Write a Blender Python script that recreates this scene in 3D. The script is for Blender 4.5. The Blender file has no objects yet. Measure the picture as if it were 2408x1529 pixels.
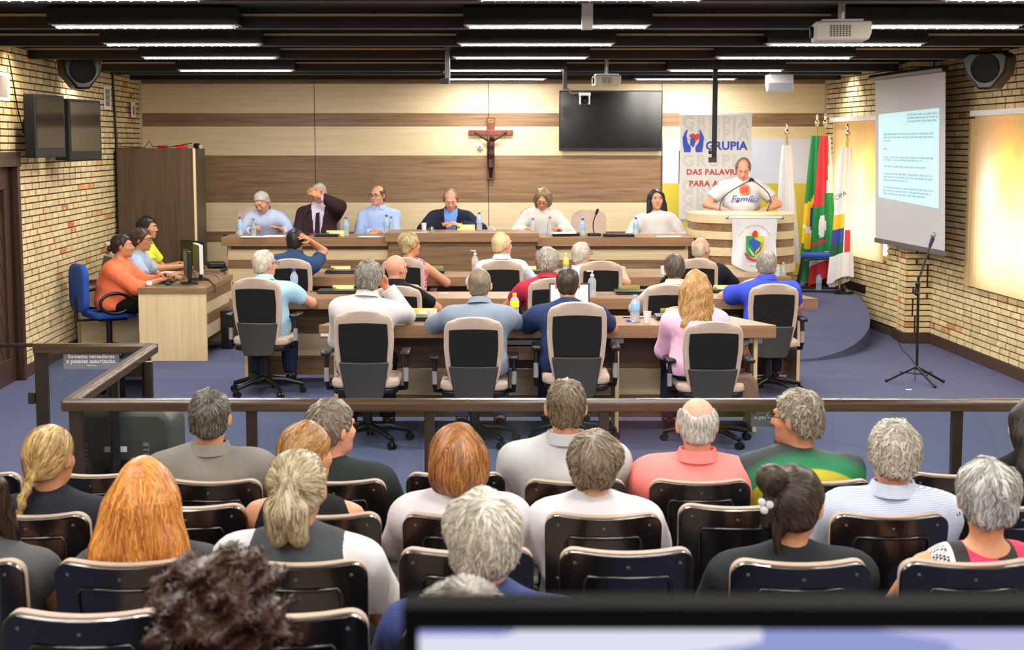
import bpy, bmesh, math, random
import numpy as np
from mathutils import Vector, Matrix, Euler

scn = bpy.context.scene
col = scn.collection
RND = random.Random(7)
PI = math.pi

# ---------------------------------------------------------------- camera
PITCH = math.atan((764.5 - 338.0) / 3600.0)
F = 3600.0
CAMZ = 2.1
cd = bpy.data.cameras.new('camera')
cd.sensor_width = 36.0
cd.sensor_fit = 'HORIZONTAL'
cd.lens = 36.0 * F / 2408.0
cd.clip_start = 0.05
cd.dof.use_dof = True
cd.dof.focus_distance = 11.5
cd.dof.aperture_fstop = 6.0
cam = bpy.data.objects.new('camera', cd)
cam.location = (0, 0, CAMZ)
cam.rotation_euler = (PI / 2 - PITCH, 0, 0)
col.objects.link(cam)
scn.camera = cam

# ---------------------------------------------------------------- world, daylight, exposure
w = bpy.data.worlds.new('world')
scn.world = w
w.use_nodes = True
w.node_tree.nodes['Background'].inputs[0].default_value = (0.9, 0.95, 1.0, 1)
w.node_tree.nodes['Background'].inputs[1].default_value = 2.2
scn.view_settings.view_transform = 'Standard'
scn.view_settings.look = 'None'
scn.view_settings.exposure = 0.0
scn.view_settings.gamma = 1.0
scn.view_settings.use_curve_mapping = False
LAMP_W = 30.0          # watts of each ceiling fixture
SPOT_W = 40.0


def ray(px, py):
    u = (px - 1204.0) / F
    v = (764.5 - py) / F
    return (u, math.cos(PITCH) + v * math.sin(PITCH), -math.sin(PITCH) + v * math.cos(PITCH))


def at(px, py, Y):
    d = ray(px, py)
    t = Y / d[1]
    return Vector((d[0] * t, Y, CAMZ + d[2] * t))


# ---------------------------------------------------------------- materials
def lin(c):
    return tuple((x / 12.92 if x <= 0.04045 else ((x + 0.055) / 1.055) ** 2.4) for x in c)


def srgb(r, g, b):
    return lin((r / 255.0, g / 255.0, b / 255.0))


MATS = {}


def nt(name):
    m = bpy.data.materials.new(name)
    m.use_nodes = True
    t = m.node_tree
    return m, t, t.nodes, t.links, t.nodes['Principled BSDF']


def setv(b, k, v):
    if k in b.inputs:
        b.inputs[k].default_value = v


def mat(name, c=(128, 128, 128), rough=0.5, metal=0.0, var=0.0, scale=20.0, bump=0.0, bscale=120.0, spec=0.5, emit=0.0, stretch=None, coat=0.0):
    if name in MATS:
        return MATS[name]
    m, t, N, L, b = nt(name)
    c3 = srgb(*c)
    setv(b, 'Base Color', (*c3, 1))
    setv(b, 'Roughness', rough)
    setv(b, 'Metallic', metal)
    setv(b, 'Specular IOR Level', spec)
    setv(b, 'Coat Weight', coat)
    if emit:
        setv(b, 'Emission Color', (*c3, 1))
        setv(b, 'Emission Strength', emit)
    if var or bump:
        tc = N.new('ShaderNodeTexCoord')
        mp = N.new('ShaderNodeMapping')
        if stretch:
            mp.inputs['Scale'].default_value = stretch
        L.new(tc.outputs['Object'], mp.inputs[0])
        if var:
            n = N.new('ShaderNodeTexNoise')
            n.inputs['Scale'].default_value = scale
            n.inputs['Detail'].default_value = 5
            L.new(mp.outputs[0], n.inputs['Vector'])
            r = N.new('ShaderNodeValToRGB')
            r.color_ramp.elements[0].position = 0.3
            r.color_ramp.elements[1].position = 0.7
            r.color_ramp.elements[0].color = (*[x * (1 - var) for x in c3], 1)
            r.color_ramp.elements[1].color = (*[min(1, x * (1 + var)) for x in c3], 1)
            L.new(n.outputs[0], r.inputs[0])
            L.new(r.outputs[0], b.inputs['Base Color'])
        if bump:
            n2 = N.new('ShaderNodeTexNoise')
            n2.inputs['Scale'].default_value = bscale
            n2.inputs['Detail'].default_value = 3
            L.new(mp.outputs[0], n2.inputs['Vector'])
            bp = N.new('ShaderNodeBump')
            bp.inputs['Strength'].default_value = bump
            bp.inputs['Distance'].default_value = 0.01
            L.new(n2.outputs[0], bp.inputs['Height'])
            L.new(bp.outputs[0], b.inputs['Normal'])
    MATS[name] = m
    return m


def wood(name, c1, c2, axis=0, rough=0.42, scale=3.0):
    """long-grained laminate; the grain runs along the given object axis"""
    if name in MATS:
        return MATS[name]
    m, t, N, L, b = nt(name)
    setv(b, 'Roughness', rough)
    tc = N.new('ShaderNodeTexCoord')
    mp = N.new('ShaderNodeMapping')
    s = [9.0 * scale] * 3
    s[axis] = 0.45 * scale
    mp.inputs['Scale'].default_value = s
    L.new(tc.outputs['Object'], mp.inputs[0])
    n = N.new('ShaderNodeTexNoise')
    n.inputs['Scale'].default_value = 1.0
    n.inputs['Detail'].default_value = 7
    n.inputs['Roughness'].default_value = 0.62
    n.inputs['Distortion'].default_value = 0.5
    L.new(mp.outputs[0], n.inputs['Vector'])
    r = N.new('ShaderNodeValToRGB')
    r.color_ramp.elements[0].position = 0.32
    r.color_ramp.elements[1].position = 0.68
    r.color_ramp.elements[0].color = (*srgb(*c1), 1)
    r.color_ramp.elements[1].color = (*srgb(*c2), 1)
    L.new(n.outputs[0], r.inputs[0])
    L.new(r.outputs[0], b.inputs['Base Color'])
    bp = N.new('ShaderNodeBump')
    bp.inputs['Strength'].default_value = 0.08
    bp.inputs['Distance'].default_value = 0.005
    L.new(n.outputs[0], bp.inputs['Height'])
    L.new(bp.outputs[0], b.inputs['Normal'])
    MATS[name] = m
    return m


def emis(name, c, strength):
    if name in MATS:
        return MATS[name]
    m, t, N, L, b = nt(name)
    c3 = srgb(*c)
    setv(b, 'Base Color', (*c3, 1))
    setv(b, 'Emission Color', (*c3, 1))
    setv(b, 'Emission Strength', strength)
    setv(b, 'Roughness', 0.6)
    MATS[name] = m
    return m


def glass(name, tint=(235, 245, 240), rough=0.02, ior=1.45, alpha=0.12):
    """thin clear sheet: see-through with a fresnel gloss"""
    if name in MATS:
        return MATS[name]
    m = bpy.data.materials.new(name)
    m.use_nodes = True
    t = m.node_tree
    N, L = t.nodes, t.links
    N.remove(N['Principled BSDF'])
    out = N['Material Output']
    tr = N.new('ShaderNodeBsdfTransparent')
    tr.inputs[0].default_value = (*srgb(*tint), 1)
    gl = N.new('ShaderNodeBsdfGlossy')
    gl.inputs['Roughness'].default_value = rough
    fr = N.new('ShaderNodeFresnel')
    fr.inputs[0].default_value = ior
    ma = N.new('ShaderNodeMath')
    ma.operation = 'ADD'
    ma.inputs[1].default_value = alpha
    L.new(fr.outputs[0], ma.inputs[0])
    mx = N.new('ShaderNodeMixShader')
    L.new(ma.outputs[0], mx.inputs[0])
    L.new(tr.outputs[0], mx.inputs[1])
    L.new(gl.outputs[0], mx.inputs[2])
    L.new(mx.outputs[0], out.inputs[0])
    MATS[name] = m
    return m


# ---------------------------------------------------------------- mesh helpers
class MB:
    def __init__(self):
        self.v = []
        self.f = []
        self.m = []
        self.cur = 0

    def add(self, vs, fs):
        o = len(self.v)
        self.v.extend([tuple(x) for x in vs])
        for q in fs:
            self.f.append(tuple(i + o for i in q))
            self.m.append(self.cur)
        return self

    def box(self, c, s, R=None):
        hx, hy, hz = s[0] / 2, s[1] / 2, s[2] / 2
        vs = [Vector((x * hx, y * hy, z * hz)) for z in (-1, 1) for y in (-1, 1) for x in (-1, 1)]
        if R is not None:
            vs = [R @ p for p in vs]
        c = Vector(c)
        vs = [p + c for p in vs]
        return self.add(vs, [(0, 2, 3, 1), (4, 5, 7, 6), (0, 1, 5, 4), (2, 6, 7, 3), (0, 4, 6, 2), (1, 3, 7, 5)])

    def bx(self, x0, x1, y0, y1, z0, z1):
        return self.box(((x0 + x1) / 2, (y0 + y1) / 2, (z0 + z1) / 2), (x1 - x0, y1 - y0, z1 - z0))

    def tube(self, pts, r, n=8, caps=True):
        pts = [Vector(p) for p in pts]
        rs = r if isinstance(r, (list, tuple)) else [r] * len(pts)
        vs, fs = [], []
        up = None
        for i, p in enumerate(pts):
            d = (pts[min(i + 1, len(pts) - 1)] - pts[max(i - 1, 0)])
            if d.length < 1e-9:
                d = Vector((0, 0, 1))
            d.normalize()
            if up is None:
                up = Vector((0, 0, 1)) if abs(d.z) < 0.9 else Vector((1, 0, 0))
            a = d.cross(up)
            if a.length < 1e-6:
                a = d.cross(Vector((0, 1, 0)))
            a.normalize()
            b = a.cross(d)
            b.normalize()
            up = b
            for k in range(n):
                t = 2 * PI * k / n
                vs.append(p + (a * math.cos(t) + b * math.sin(t)) * rs[i])
        for i in range(len(pts) - 1):
            for k in range(n):
                k2 = (k + 1) % n
                fs.append((i * n + k, i * n + k2, (i + 1) * n + k2, (i + 1) * n + k))
        if caps:
            fs.append(tuple(range(n - 1, -1, -1)))
            fs.append(tuple(range((len(pts) - 1) * n, len(pts) * n)))
        return self.add(vs, fs)

    def cyl(self, p, q, r, r2=None, n=12):
        return self.tube([p, q], [r, r if r2 is None else r2], n)

    def lathe(self, prof, c=(0, 0, 0), n=16, sx=1.0, sy=1.0):
        vs, fs = [], []
        for (r, z) in prof:
            for k in range(n):
                t = 2 * PI * k / n
                vs.append((c[0] + r * math.cos(t) * sx, c[1] + r * math.sin(t) * sy, c[2] + z))
        for i in range(len(prof) - 1):
            for k in range(n):
                k2 = (k + 1) % n
                fs.append((i * n + k, i * n + k2, (i + 1) * n + k2, (i + 1) * n + k))
        fs.append(tuple(range(n - 1, -1, -1)))
        fs.append(tuple(range((len(prof) - 1) * n, len(prof) * n)))
        return self.add(vs, fs)

    def ball(self, c, r, n=12, m=8):
        if not isinstance(r, (tuple, list)):
            r = (r, r, r)
        prof = [(math.sin(PI * i / m), -math.cos(PI * i / m)) for i in range(m + 1)]
        vs, fs = [], []
        for (rr, z) in prof:
            for k in range(n):
                t = 2 * PI * k / n
                vs.append((c[0] + rr * math.cos(t) * r[0], c[1] + rr * math.sin(t) * r[1], c[2] + z * r[2]))
        for i in range(m):
            for k in range(n):
                k2 = (k + 1) % n
                fs.append((i * n + k, i * n + k2, (i + 1) * n + k2, (i + 1) * n + k))
        return self.add(vs, fs)

    def prism(self, poly, lo, hi, plane='xz'):
        """polygon (counter-clockwise) extruded along the missing axis from lo to hi"""
        n = len(poly)
        def P(a, b, h):
            if plane == 'xz':
                return (a, h, b)
            if plane == 'yz':
                return (h, a, b)
            return (a, b, h)
        vs = [P(a, b, lo) for a, b in poly] + [P(a, b, hi) for a, b in poly]
        fs = [tuple(range(n)), tuple(range(2 * n - 1, n - 1, -1))]
        for i in range(n):
            j = (i + 1) % n
            fs.append((i, i + n, j + n, j))
        return self.add(vs, fs)

    def sheet(self, P, nu, nv, thick=0.0, nrm=(0, 1, 0)):
        """grid P(u,v) for u,v in 0..1, closed into a thin solid along nrm if thick"""
        vs = [Vector(P(i / nu, j / nv)) for j in range(nv + 1) for i in range(nu + 1)]
        W = nu + 1
        fs = [(j * W + i, j * W + i + 1, (j + 1) * W + i + 1, (j + 1) * W + i) for j in range(nv) for i in range(nu)]
        if thick:
            n0 = len(vs)
            nn = Vector(nrm) * thick
            vs = vs + [p + nn for p in vs]
            fs = fs + [tuple(i + n0 for i in reversed(q)) for q in fs]
            edge = [i for i in range(nu)] + [j * W + nu for j in range(nv)] + [nv * W + i for i in range(nu, 0, -1)] + [j * W for j in range(nv, 0, -1)]
            for k in range(len(edge)):
                a, b = edge[k], edge[(k + 1) % len(edge)]
                fs.append((b, a, a + n0, b + n0))
        return self.add(vs, fs)

    def mesh(self, name, mats, smooth=None):
        me = bpy.data.meshes.new(name)
        me.from_pydata(self.v, [], self.f)
        if not isinstance(mats, (list, tuple)):
            mats = [mats]
        for m in mats:
            me.materials.append(m)
        if len(mats) > 1:
            me.polygons.foreach_set('material_index', self.m)
        bmm = bmesh.new()
        bmm.from_mesh(me)
        bmesh.ops.recalc_face_normals(bmm, faces=bmm.faces)
        bmm.to_mesh(me)
        bmm.free()
        if smooth:
            me.shade_smooth()
            me.set_sharp_from_angle(angle=math.radians(smooth))
        return me

    def build(self, name, mats, parent=None, bevel=0.0, smooth=None, seg=2):
        me = self.mesh(name, mats, smooth)
        return link(name, me, parent, bevel, seg)


def link(name, me, parent=None, bevel=0.0, seg=2):
    o = bpy.data.objects.new(name, me)
    col.objects.link(o)
    if parent is not None:
        o.parent = parent
    if bevel:
        md = o.modifiers.new('bevel', 'BEVEL')
        md.width = bevel
        md.segments = seg
        md.limit_method = 'ANGLE'
        md.angle_limit = math.radians(40)
    return o


def thing(name, label, cat, loc=(0, 0, 0), rz=0.0, group=None):
    o = bpy.data.objects.new(name, None)
    o.empty_display_size = 0.05
    col.objects.link(o)
    o.location = loc
    o.rotation_euler = (0, 0, rz)
    return tag(o, label, cat, group)


def tag(o, label, cat, group=None):
    o['label'] = label
    o['category'] = cat
    if group:
        o['group'] = group
    return o


def struct(o):
    o['kind'] = 'structure'
    return o


KIDS = {}


def dup(root, loc, rz, label=None, group=None):
    r = root.copy()
    col.objects.link(r)
    r.location = loc
    r.rotation_euler = (0, 0, rz)
    if label:
        r['label'] = label
    if group:
        r['group'] = group
    def rec(src, dst):
        for ch in list(src.children):
            c = ch.copy()
            col.objects.link(c)
            c.parent = dst
            rec(ch, c)
    rec(root, r)
    return r


FONTS = {}


def text_me(s, size, mats, depth=0.001, bold=0.0, align='CENTER', shear=0.0, spacing=1.0):
    cu = bpy.data.curves.new('lettering', 'FONT')
    cu.body = s
    cu.size = size
    cu.align_x = align
    cu.align_y = 'CENTER'
    cu.extrude = depth
    cu.offset = bold
    cu.shear = shear
    cu.space_character = spacing
    cu.resolution_u = 3
    o = bpy.data.objects.new('lettering_tmp', cu)
    col.objects.link(o)
    dg = bpy.context.evaluated_depsgraph_get()
    dg.update()
    me = bpy.data.meshes.new_from_object(o.evaluated_get(dg))
    bpy.data.objects.remove(o)
    bpy.data.curves.remove(cu)
    me.materials.clear()
    me.materials.append(mats)
    return me


def letter(s, size, m, parent, loc, rot=(PI / 2, 0, 0), **kw):
    """flat lettering; the default rotation makes it face -Y (towards the seats)"""
    o = link('lettering', text_me(s, size, m, **kw), parent)
    o.location = loc
    o.rotation_euler = rot
    return o


def rrect(x0, x1, z0, z1, r, n=5):
    pts = []
    for cx, cz, a0 in ((x1 - r, z1 - r, 0), (x0 + r, z1 - r, PI / 2), (x0 + r, z0 + r, PI), (x1 - r, z0 + r, 3 * PI / 2)):
        for i in range(n + 1):
            a = a0 + PI / 2 * i / n
            pts.append((cx + r * math.cos(a), cz + r * math.sin(a)))
    return pts

# ================================================================ THE SETTING
YB = 19.3                                   # back wall
PLAT = 0.38                                 # stage height
def XL(Y): return -4.4 - 0.045 * (Y - 13.7)
def XR(Y): return 4.43 - 0.044 * (Y - 16.1)
def ZF(Y): return -0.12 + 0.079 * (6.2 - Y) if Y < 6.75 else 0.0

M_carpet = mat('carpet_blue', (96, 101, 134), 0.95, var=0.12, scale=60, bump=0.5, bscale=420, spec=0.1)
M_brown = wood('laminate_brown', (114, 84, 56), (156, 124, 90), 0)
M_beige = wood('laminate_beige', (222, 200, 158), (236, 216, 176), 0, rough=0.4, scale=2.5)
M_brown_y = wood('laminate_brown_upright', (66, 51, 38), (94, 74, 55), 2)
M_beige_z = wood('laminate_beige_upright', (222, 198, 152), (238, 217, 174), 2, rough=0.45, scale=2.5)
M_slab = wood('laminate_slab', (130, 98, 68), (158, 124, 92), 0, rough=0.35)
M_dark = mat('beam_dark', (30, 21, 17), 0.6, var=0.25, scale=6, stretch=(0.5, 6, 6))
M_ceil = mat('ceiling_dark', (20, 15, 13), 0.8)
M_strip = mat('pale_strip', (188, 162, 126), 0.5)
M_black = mat('black_plastic', (16, 16, 17), 0.35)
M_blackmat = mat('black_matte', (14, 14, 15), 0.8)
M_chrome = mat('chrome', (205, 205, 210), 0.18, metal=1.0)
M_grey = mat('grey_metal', (135, 135, 138), 0.4, metal=0.8)
M_white = mat('white_plastic', (232, 232, 232), 0.45)
M_paper = mat('paper_white', (244, 244, 242), 0.8)
M_gold = mat('brass', (205, 165, 75), 0.3, metal=1.0)
M_mortar = mat('mortar_dark', (70, 56, 40), 0.95, var=0.2, scale=30)
M_base = mat('baseboard_brown', (72, 50, 36), 0.5, var=0.15, scale=8)
M_doorw = wood('door_wood', (50, 32, 23), (74, 48, 34), 2, rough=0.45)
M_rail = wood('rail_wood', (52, 38, 28), (78, 60, 46), 0, rough=0.25)
M_post = mat('rail_post', (42, 34, 28), 0.35)
M_blue = mat('blue_fabric', (30, 78, 175), 0.8, var=0.12, scale=300, bump=0.25, bscale=500)


def brick_material():
    """cream bricks; some have burnt orange ends or are orange throughout (set per brick by 'tone')"""
    m, t, N, L, b = nt('brick_cream')
    setv(b, 'Roughness', 0.8)
    geo = N.new('ShaderNodeNewGeometry')
    def attr(n):
        q = N.new('ShaderNodeAttribute')
        q.attribute_name = n
        return q.outputs['Fac']
    def M(op, a, c=None, d=None):
        n = N.new('ShaderNodeMath')
        n.operation = op
        for i, q in enumerate((a, c, d)):
            if q is None:
                continue
            if isinstance(q, (int, float)):
                n.inputs[i].default_value = q
            else:
                L.new(q, n.inputs[i])
        return n.outputs[0]
    tone, ux = attr('tone'), attr('ux')
    n = N.new('ShaderNodeTexNoise')
    n.inputs['Scale'].default_value = 14
    n.inputs['Detail'].default_value = 3
    L.new(geo.outputs['Position'], n.inputs['Vector'])
    nz = n.outputs[0]
    n2 = N.new('ShaderNodeTexNoise')
    n2.inputs['Scale'].default_value = 90
    L.new(geo.outputs['Position'], n2.inputs['Vector'])
    f1 = M('FRACT', M('MULTIPLY', tone, 7.31))
    f2 = M('FRACT', M('MULTIPLY', tone, 13.7))
    # burnt end: near ux = 0, wobbling with the noise, on about a third of the bricks
    end = M('MULTIPLY', M('LESS_THAN', M('ADD', ux, M('MULTIPLY', nz, 0.3)), 0.27), M('GREATER_THAN', f1, 0.62))
    whole = M('MULTIPLY', M('GREATER_THAN', f2, 0.925), M('SMOOTH_MIN' if False else 'GREATER_THAN', nz, 0.42))
    mask = M('MINIMUM', M('ADD', M('MULTIPLY', end, 0.75), M('MULTIPLY', whole, 0.85)), 1.0)
    r = N.new('ShaderNodeValToRGB')
    e = r.color_ramp.elements
    e[0].position = 0.3
    e[0].color = (*srgb(214, 192, 140), 1)
    e[1].position = 0.7
    e[1].color = (*srgb(238, 220, 172), 1)
    L.new(nz, r.inputs[0])
    r2 = N.new('ShaderNodeValToRGB')
    r2.color_ramp.elements[0].color = (*srgb(196, 92, 52), 1)
    r2.color_ramp.elements[1].color = (*srgb(232, 162, 92), 1)
    L.new(f1, r2.inputs[0])
    mx = N.new('ShaderNodeMix')
    mx.data_type = 'RGBA'
    L.new(mask, mx.inputs[0])
    L.new(r.outputs[0], mx.inputs[6])
    L.new(r2.outputs[0], mx.inputs[7])
    hs = N.new('ShaderNodeHueSaturation')
    mr = N.new('ShaderNodeMapRange')
    mr.inputs['To Min'].default_value = 0.84
    mr.inputs['To Max'].default_value = 1.08
    L.new(M('FRACT', M('MULTIPLY', tone, 3.17)), mr.inputs[0])
    L.new(mr.outputs[0], hs.inputs['Value'])
    L.new(mx.outputs[2], hs.inputs['Color'])
    L.new(hs.outputs[0], b.inputs['Base Color'])
    bp = N.new('ShaderNodeBump')
    bp.inputs['Strength'].default_value = 0.25
    bp.inputs['Distance'].default_value = 0.01
    L.new(n2.outputs[0], bp.inputs['Height'])
    L.new(bp.outputs[0], b.inputs['Normal'])
    return m


M_brick = brick_material()
BR_H = 0.0475
COURSE = 0.0605


def brick_mesh(L_, tone):
    mb = MB()
    mb.bx(0, L_, -0.012, 0.03, 0, BR_H)
    me = mb.mesh('brick', M_brick)
    a = me.attributes.new('tone', 'FLOAT', 'POINT')
    a.data.foreach_set('value', [tone] * len(me.vertices))
    a = me.attributes.new('ux', 'FLOAT', 'POINT')
    a.data.foreach_set('value', [v.co.x / L_ for v in me.vertices])
    return me


BRICKS = [brick_mesh(L_, t_) for L_ in (0.216,) for t_ in [i * 0.0417 + 0.013 for i in range(24)]]
BLEN = 0.238


def brick_wall(wall, p0, p1, z0, z1, holes=(), vis=(0, 1e9), limit=300, seed=1):
    """bricks on the line p0->p1 (the room lies on the -y side of a brick's own axes)"""
    rnd = random.Random(seed)
    p0, p1 = Vector((*p0, 0)), Vector((*p1, 0))
    Lw = (p1 - p0).length
    d = (p1 - p0) / Lw
    ang = math.atan2(d.y, d.x)
    nrm = Vector((d.y, -d.x, 0))
    full, rest = [], []
    nrow = int((z1 - z0) / COURSE)
    for r in range(nrow):
        z = z0 + r * COURSE
        u = -rnd.choice((0.0, 0.5, 0.25, 0.62)) * BLEN
        while u < Lw:
            a, b = max(u, 0.0), min(u + BLEN - 0.022, Lw)
            u += BLEN
            if b - a < 0.02:
                continue
            segs = [(a, b)]
            for (ha, hb, hz0, hz1) in holes:
                if z + BR_H > hz0 and z < hz1:
                    ns = []
                    for (s0, s1) in segs:
                        if s1 <= ha or s0 >= hb:
                            ns.append((s0, s1))
                        else:
                            if s0 < ha - 0.02:
                                ns.append((s0, ha))
                            if s1 > hb + 0.02:
                                ns.append((hb, s1))
                    segs = ns
            for (s0, s1) in segs:
                P = p0 + d * s0 + nrm * rnd.uniform(0.0, 0.005)
                P.z = z
                it = (P, s1 - s0)
                if abs(s1 - s0 - 0.216) < 0.004 and vis[0] <= P.y <= vis[1] - 0.0:
                    full.append(it)
                else:
                    rest.append(it)
    full.sort(key=lambda q: q[0].y)
    for P, L_ in full[:limit]:
        o = bpy.data.objects.new('brick', rnd.choice(BRICKS))
        col.objects.link(o)
        o.parent = wall
        o.location = P
        o.rotation_euler = (0, 0, ang)
    rest += full[limit:]
    if rest:
        n = len(rest)
        base = np.array([[x, y, z] for z in (0, BR_H) for y in (-0.012, 0.03) for x in (0, 1)], float)
        V = np.zeros((n, 8, 3))
        T = np.zeros((n, 8))
        for i, (P, L_) in enumerate(rest):
            q = base * [L_, 1, 1]
            V[i, :, 0] = P.x + q[:, 0] * d.x + q[:, 1] * (-d.y)
            V[i, :, 1] = P.y + q[:, 0] * d.y + q[:, 1] * d.x
            V[i, :, 2] = P.z + q[:, 2]
            T[i] = rnd.random()
        fq = np.array([(0, 2, 3, 1), (4, 5, 7, 6), (0, 1, 5, 4), (2, 6, 7, 3), (0, 4, 6, 2), (1, 3, 7, 5)])
        FQ = (fq[None] + (np.arange(n) * 8)[:, None, None]).reshape(-1, 4)
        me = bpy.data.meshes.new('brick_field')
        me.from_pydata(V.reshape(-1, 3).tolist(), [], FQ.tolist())
        me.materials.append(M_brick)
        a = me.attributes.new('tone', 'FLOAT', 'POINT')
        a.data.foreach_set('value', T.reshape(-1))
        a = me.attributes.new('ux', 'FLOAT', 'POINT')
        a.data.foreach_set('value', np.tile(base[:, 0], n))
        o = link('brick_field', me, wall)
        o['kind'] = 'stuff'


def wall_slab(name, p0, p1, z0, z1, thick, m, holes=()):
    """a straight wall behind the line p0->p1 with rectangular openings (along, along, z, z)"""
    p0, p1 = Vector((*p0, 0)), Vector((*p1, 0))
    Lw = (p1 - p0).length
    d = (p1 - p0) / Lw
    nb = Vector((-d.y, d.x, 0)) * thick
    us = sorted(set([0, Lw] + [h[0] for h in holes] + [h[1] for h in holes]))
    zs = sorted(set([z0, z1] + [h[2] for h in holes] + [h[3] for h in holes]))
    mb = MB()
    for i in range(len(us) - 1):
        for j in range(len(zs) - 1):
            uc, zc = (us[i] + us[i + 1]) / 2, (zs[j] + zs[j + 1]) / 2
            if any(h[0] < uc < h[1] and h[2] < zc < h[3] for h in holes):
                continue
            q = []
            for zz in (zs[j], zs[j + 1]):
                for off in (Vector((0, 0, 0)), nb):
                    for uu in (us[i], us[i + 1]):
                        P = p0 + d * uu + off
                        q.append((P.x, P.y, zz))
            mb.add(q, [(0, 2, 3, 1), (4, 5, 7, 6), (0, 1, 5, 4), (2, 6, 7, 3), (0, 4, 6, 2), (1, 3, 7, 5)])
    return struct(mb.build(name, m))


# floors
mb = MB()
mb.bx(-5.2, 5.4, 6.75, YB + 0.3, -0.3, 0.0)
struct(mb.build('floor', M_carpet))
mb = MB()
ys = [-2.6, 6.75]
mb.add([(-4.6, ys[0], -0.4), (5.6, ys[0], -0.4), (5.6, ys[1], -0.4), (-4.6, ys[1], -0.4),
        (-4.6, ys[0], ZF(ys[0])), (5.6, ys[0], ZF(ys[0])), (5.6, ys[1], ZF(6.74)), (-4.6, ys[1], ZF(6.74))],
       [(0, 1, 2, 3), (4, 7, 6, 5), (0, 4, 5, 1), (1, 5, 6, 2), (2, 6, 7, 3), (3, 7, 4, 0)])
struct(mb.build('floor', M_carpet))
# stage with a rounded ramp at its right-hand end
mb = MB()
mb.bx(-4.62, 2.45, 17.0, YB + 0.05, 0.0, PLAT)
struct(mb.build('floor_stage', M_carpet))
mb = MB()
RX0, RX1 = 2.45, 4.02
edge = []
for i in range(13):
    a = PI / 2 * i / 12
    edge.append((2.45 + 1.5 * math.sin(a), 17.6 - 3.0 * math.cos(a) ** 0.9))
edge += [(4.02, YB + 0.05)]
def ramp_z(y): return max(0.004, min(PLAT, PLAT * (y - 14.55) / 2.9))
top = [(2.45, YB + 0.05)] + [(2.45, 17.6)] + edge
vs, fs = [], []
ny = 28
rows = [14.6 + (YB + 0.05 - 14.6) * j / ny for j in range(ny + 1)]
def xr(y):
    if y >= 17.6:
        return 3.95 + 0.03 * (y - 17.6)
    c = min(1.0, max(0.0, (17.6 - y) / 3.0)) ** (1 / 0.9)
    return 2.45 + 1.5 * math.sqrt(max(0, 1 - c * c))
for y in rows:
    z = ramp_z(y)
    X1 = xr(y) + 0.01
    X0 = 2.0 if y < 17.0 else 2.40
    vs += [(X0, y, -0.01), (X1, y, -0.01), (X1, y, z), (X0, y, z)]
for j in range(ny):
    a, b = j * 4, (j + 1) * 4
    for k in range(4):
        fs.append((a + k, a + (k + 1) % 4, b + (k + 1) % 4, b + k))
fs += [(0, 1, 2, 3), (ny * 4 + 3, ny * 4 + 2, ny * 4 + 1, ny * 4)]
mb.add(vs, fs)
struct(mb.build('floor_ramp', M_carpet))

# left wall: brick, with a door opening
pL0, pL1 = (XL(9.0), 9.0), (XL(YB), YB)
LW = math.hypot(pL1[0] - pL0[0], pL1[1] - pL0[1])
door_h = (11.55 - 9.0, 13.52 - 9.0, -0.5, 1.93)
wl = wall_slab('wall_left', pL0, pL1, -0.1, 3.05, 0.25, M_mortar, [door_h])
brick_wall(wl, pL0, pL1, 0.115, 2.98, [(door_h[0] - 0.035, door_h[1] + 0.035, 0, 1.97)], (12.4, 19.3), 300, 3)
wn = wall_slab('wall_left', (XL(-2.6), -2.6), pL0, -0.1, 3.05, 0.25, M_brick)
mb = MB()
d = Vector((pL1[0] - pL0[0], pL1[1] - pL0[1], 0)).normalized()
def onL(u, off, z):
    P = Vector((*pL0, 0)) + d * u + Vector((d.y, -d.x, 0)) * off
    return (P.x, P.y, z)
def slabL(mb, u0, u1, o0, o1, z0, z1):
    q = [onL(u, o, z) for z in (z0, z1) for o in (o0, o1) for u in (u0, u1)]
    mb.add(q, [(0, 2, 3, 1), (4, 5, 7, 6), (0, 1, 5, 4), (2, 6, 7, 3), (0, 4, 6, 2), (1, 3, 7, 5)])
slabL(mb, door_h[1], LW, 0.0, 0.022, 0.0, 0.11)
struct(mb.build('baseboard_left', M_base, bevel=0.004))
# door with a frame and slanted boards
dr = struct(thing('door_1', 'dark wooden door of slanted boards in the brick wall', 'door'))
del dr['category']
mb = MB()
slabL(mb, door_h[1] - 0.0, door_h[1] + 0.07, -0.1, 0.05, -0.02, 2.0)
slabL(mb, door_h[0] - 0.07, door_h[0], -0.1, 0.05, -0.02, 2.0)
slabL(mb, door_h[0] - 0.07, door_h[1] + 0.07, -0.1, 0.06, 1.9, 2.03)
mb.build('door_frame', M_doorw, dr, bevel=0.006)
mb = MB()
slabL(mb, door_h[0], door_h[1], -0.12, -0.08, -0.02, 1.92)
mb.build('door_leaf', M_doorw, dr)
mb = MB()
slabL(mb, door_h[0], door_h[1], -0.08, -0.03, 1.70, 1.90)
slabL(mb, door_h[0], door_h[1], -0.08, -0.03, 0.0, 0.22)
slabL(mb, door_h[1] - 0.16, door_h[1], -0.08, -0.03, 0.22, 1.70)
slabL(mb, door_h[0], door_h[0] + 0.16, -0.08, -0.03, 0.22, 1.70)
mb.build('door_rail', M_doorw, dr, bevel=0.006)
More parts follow.
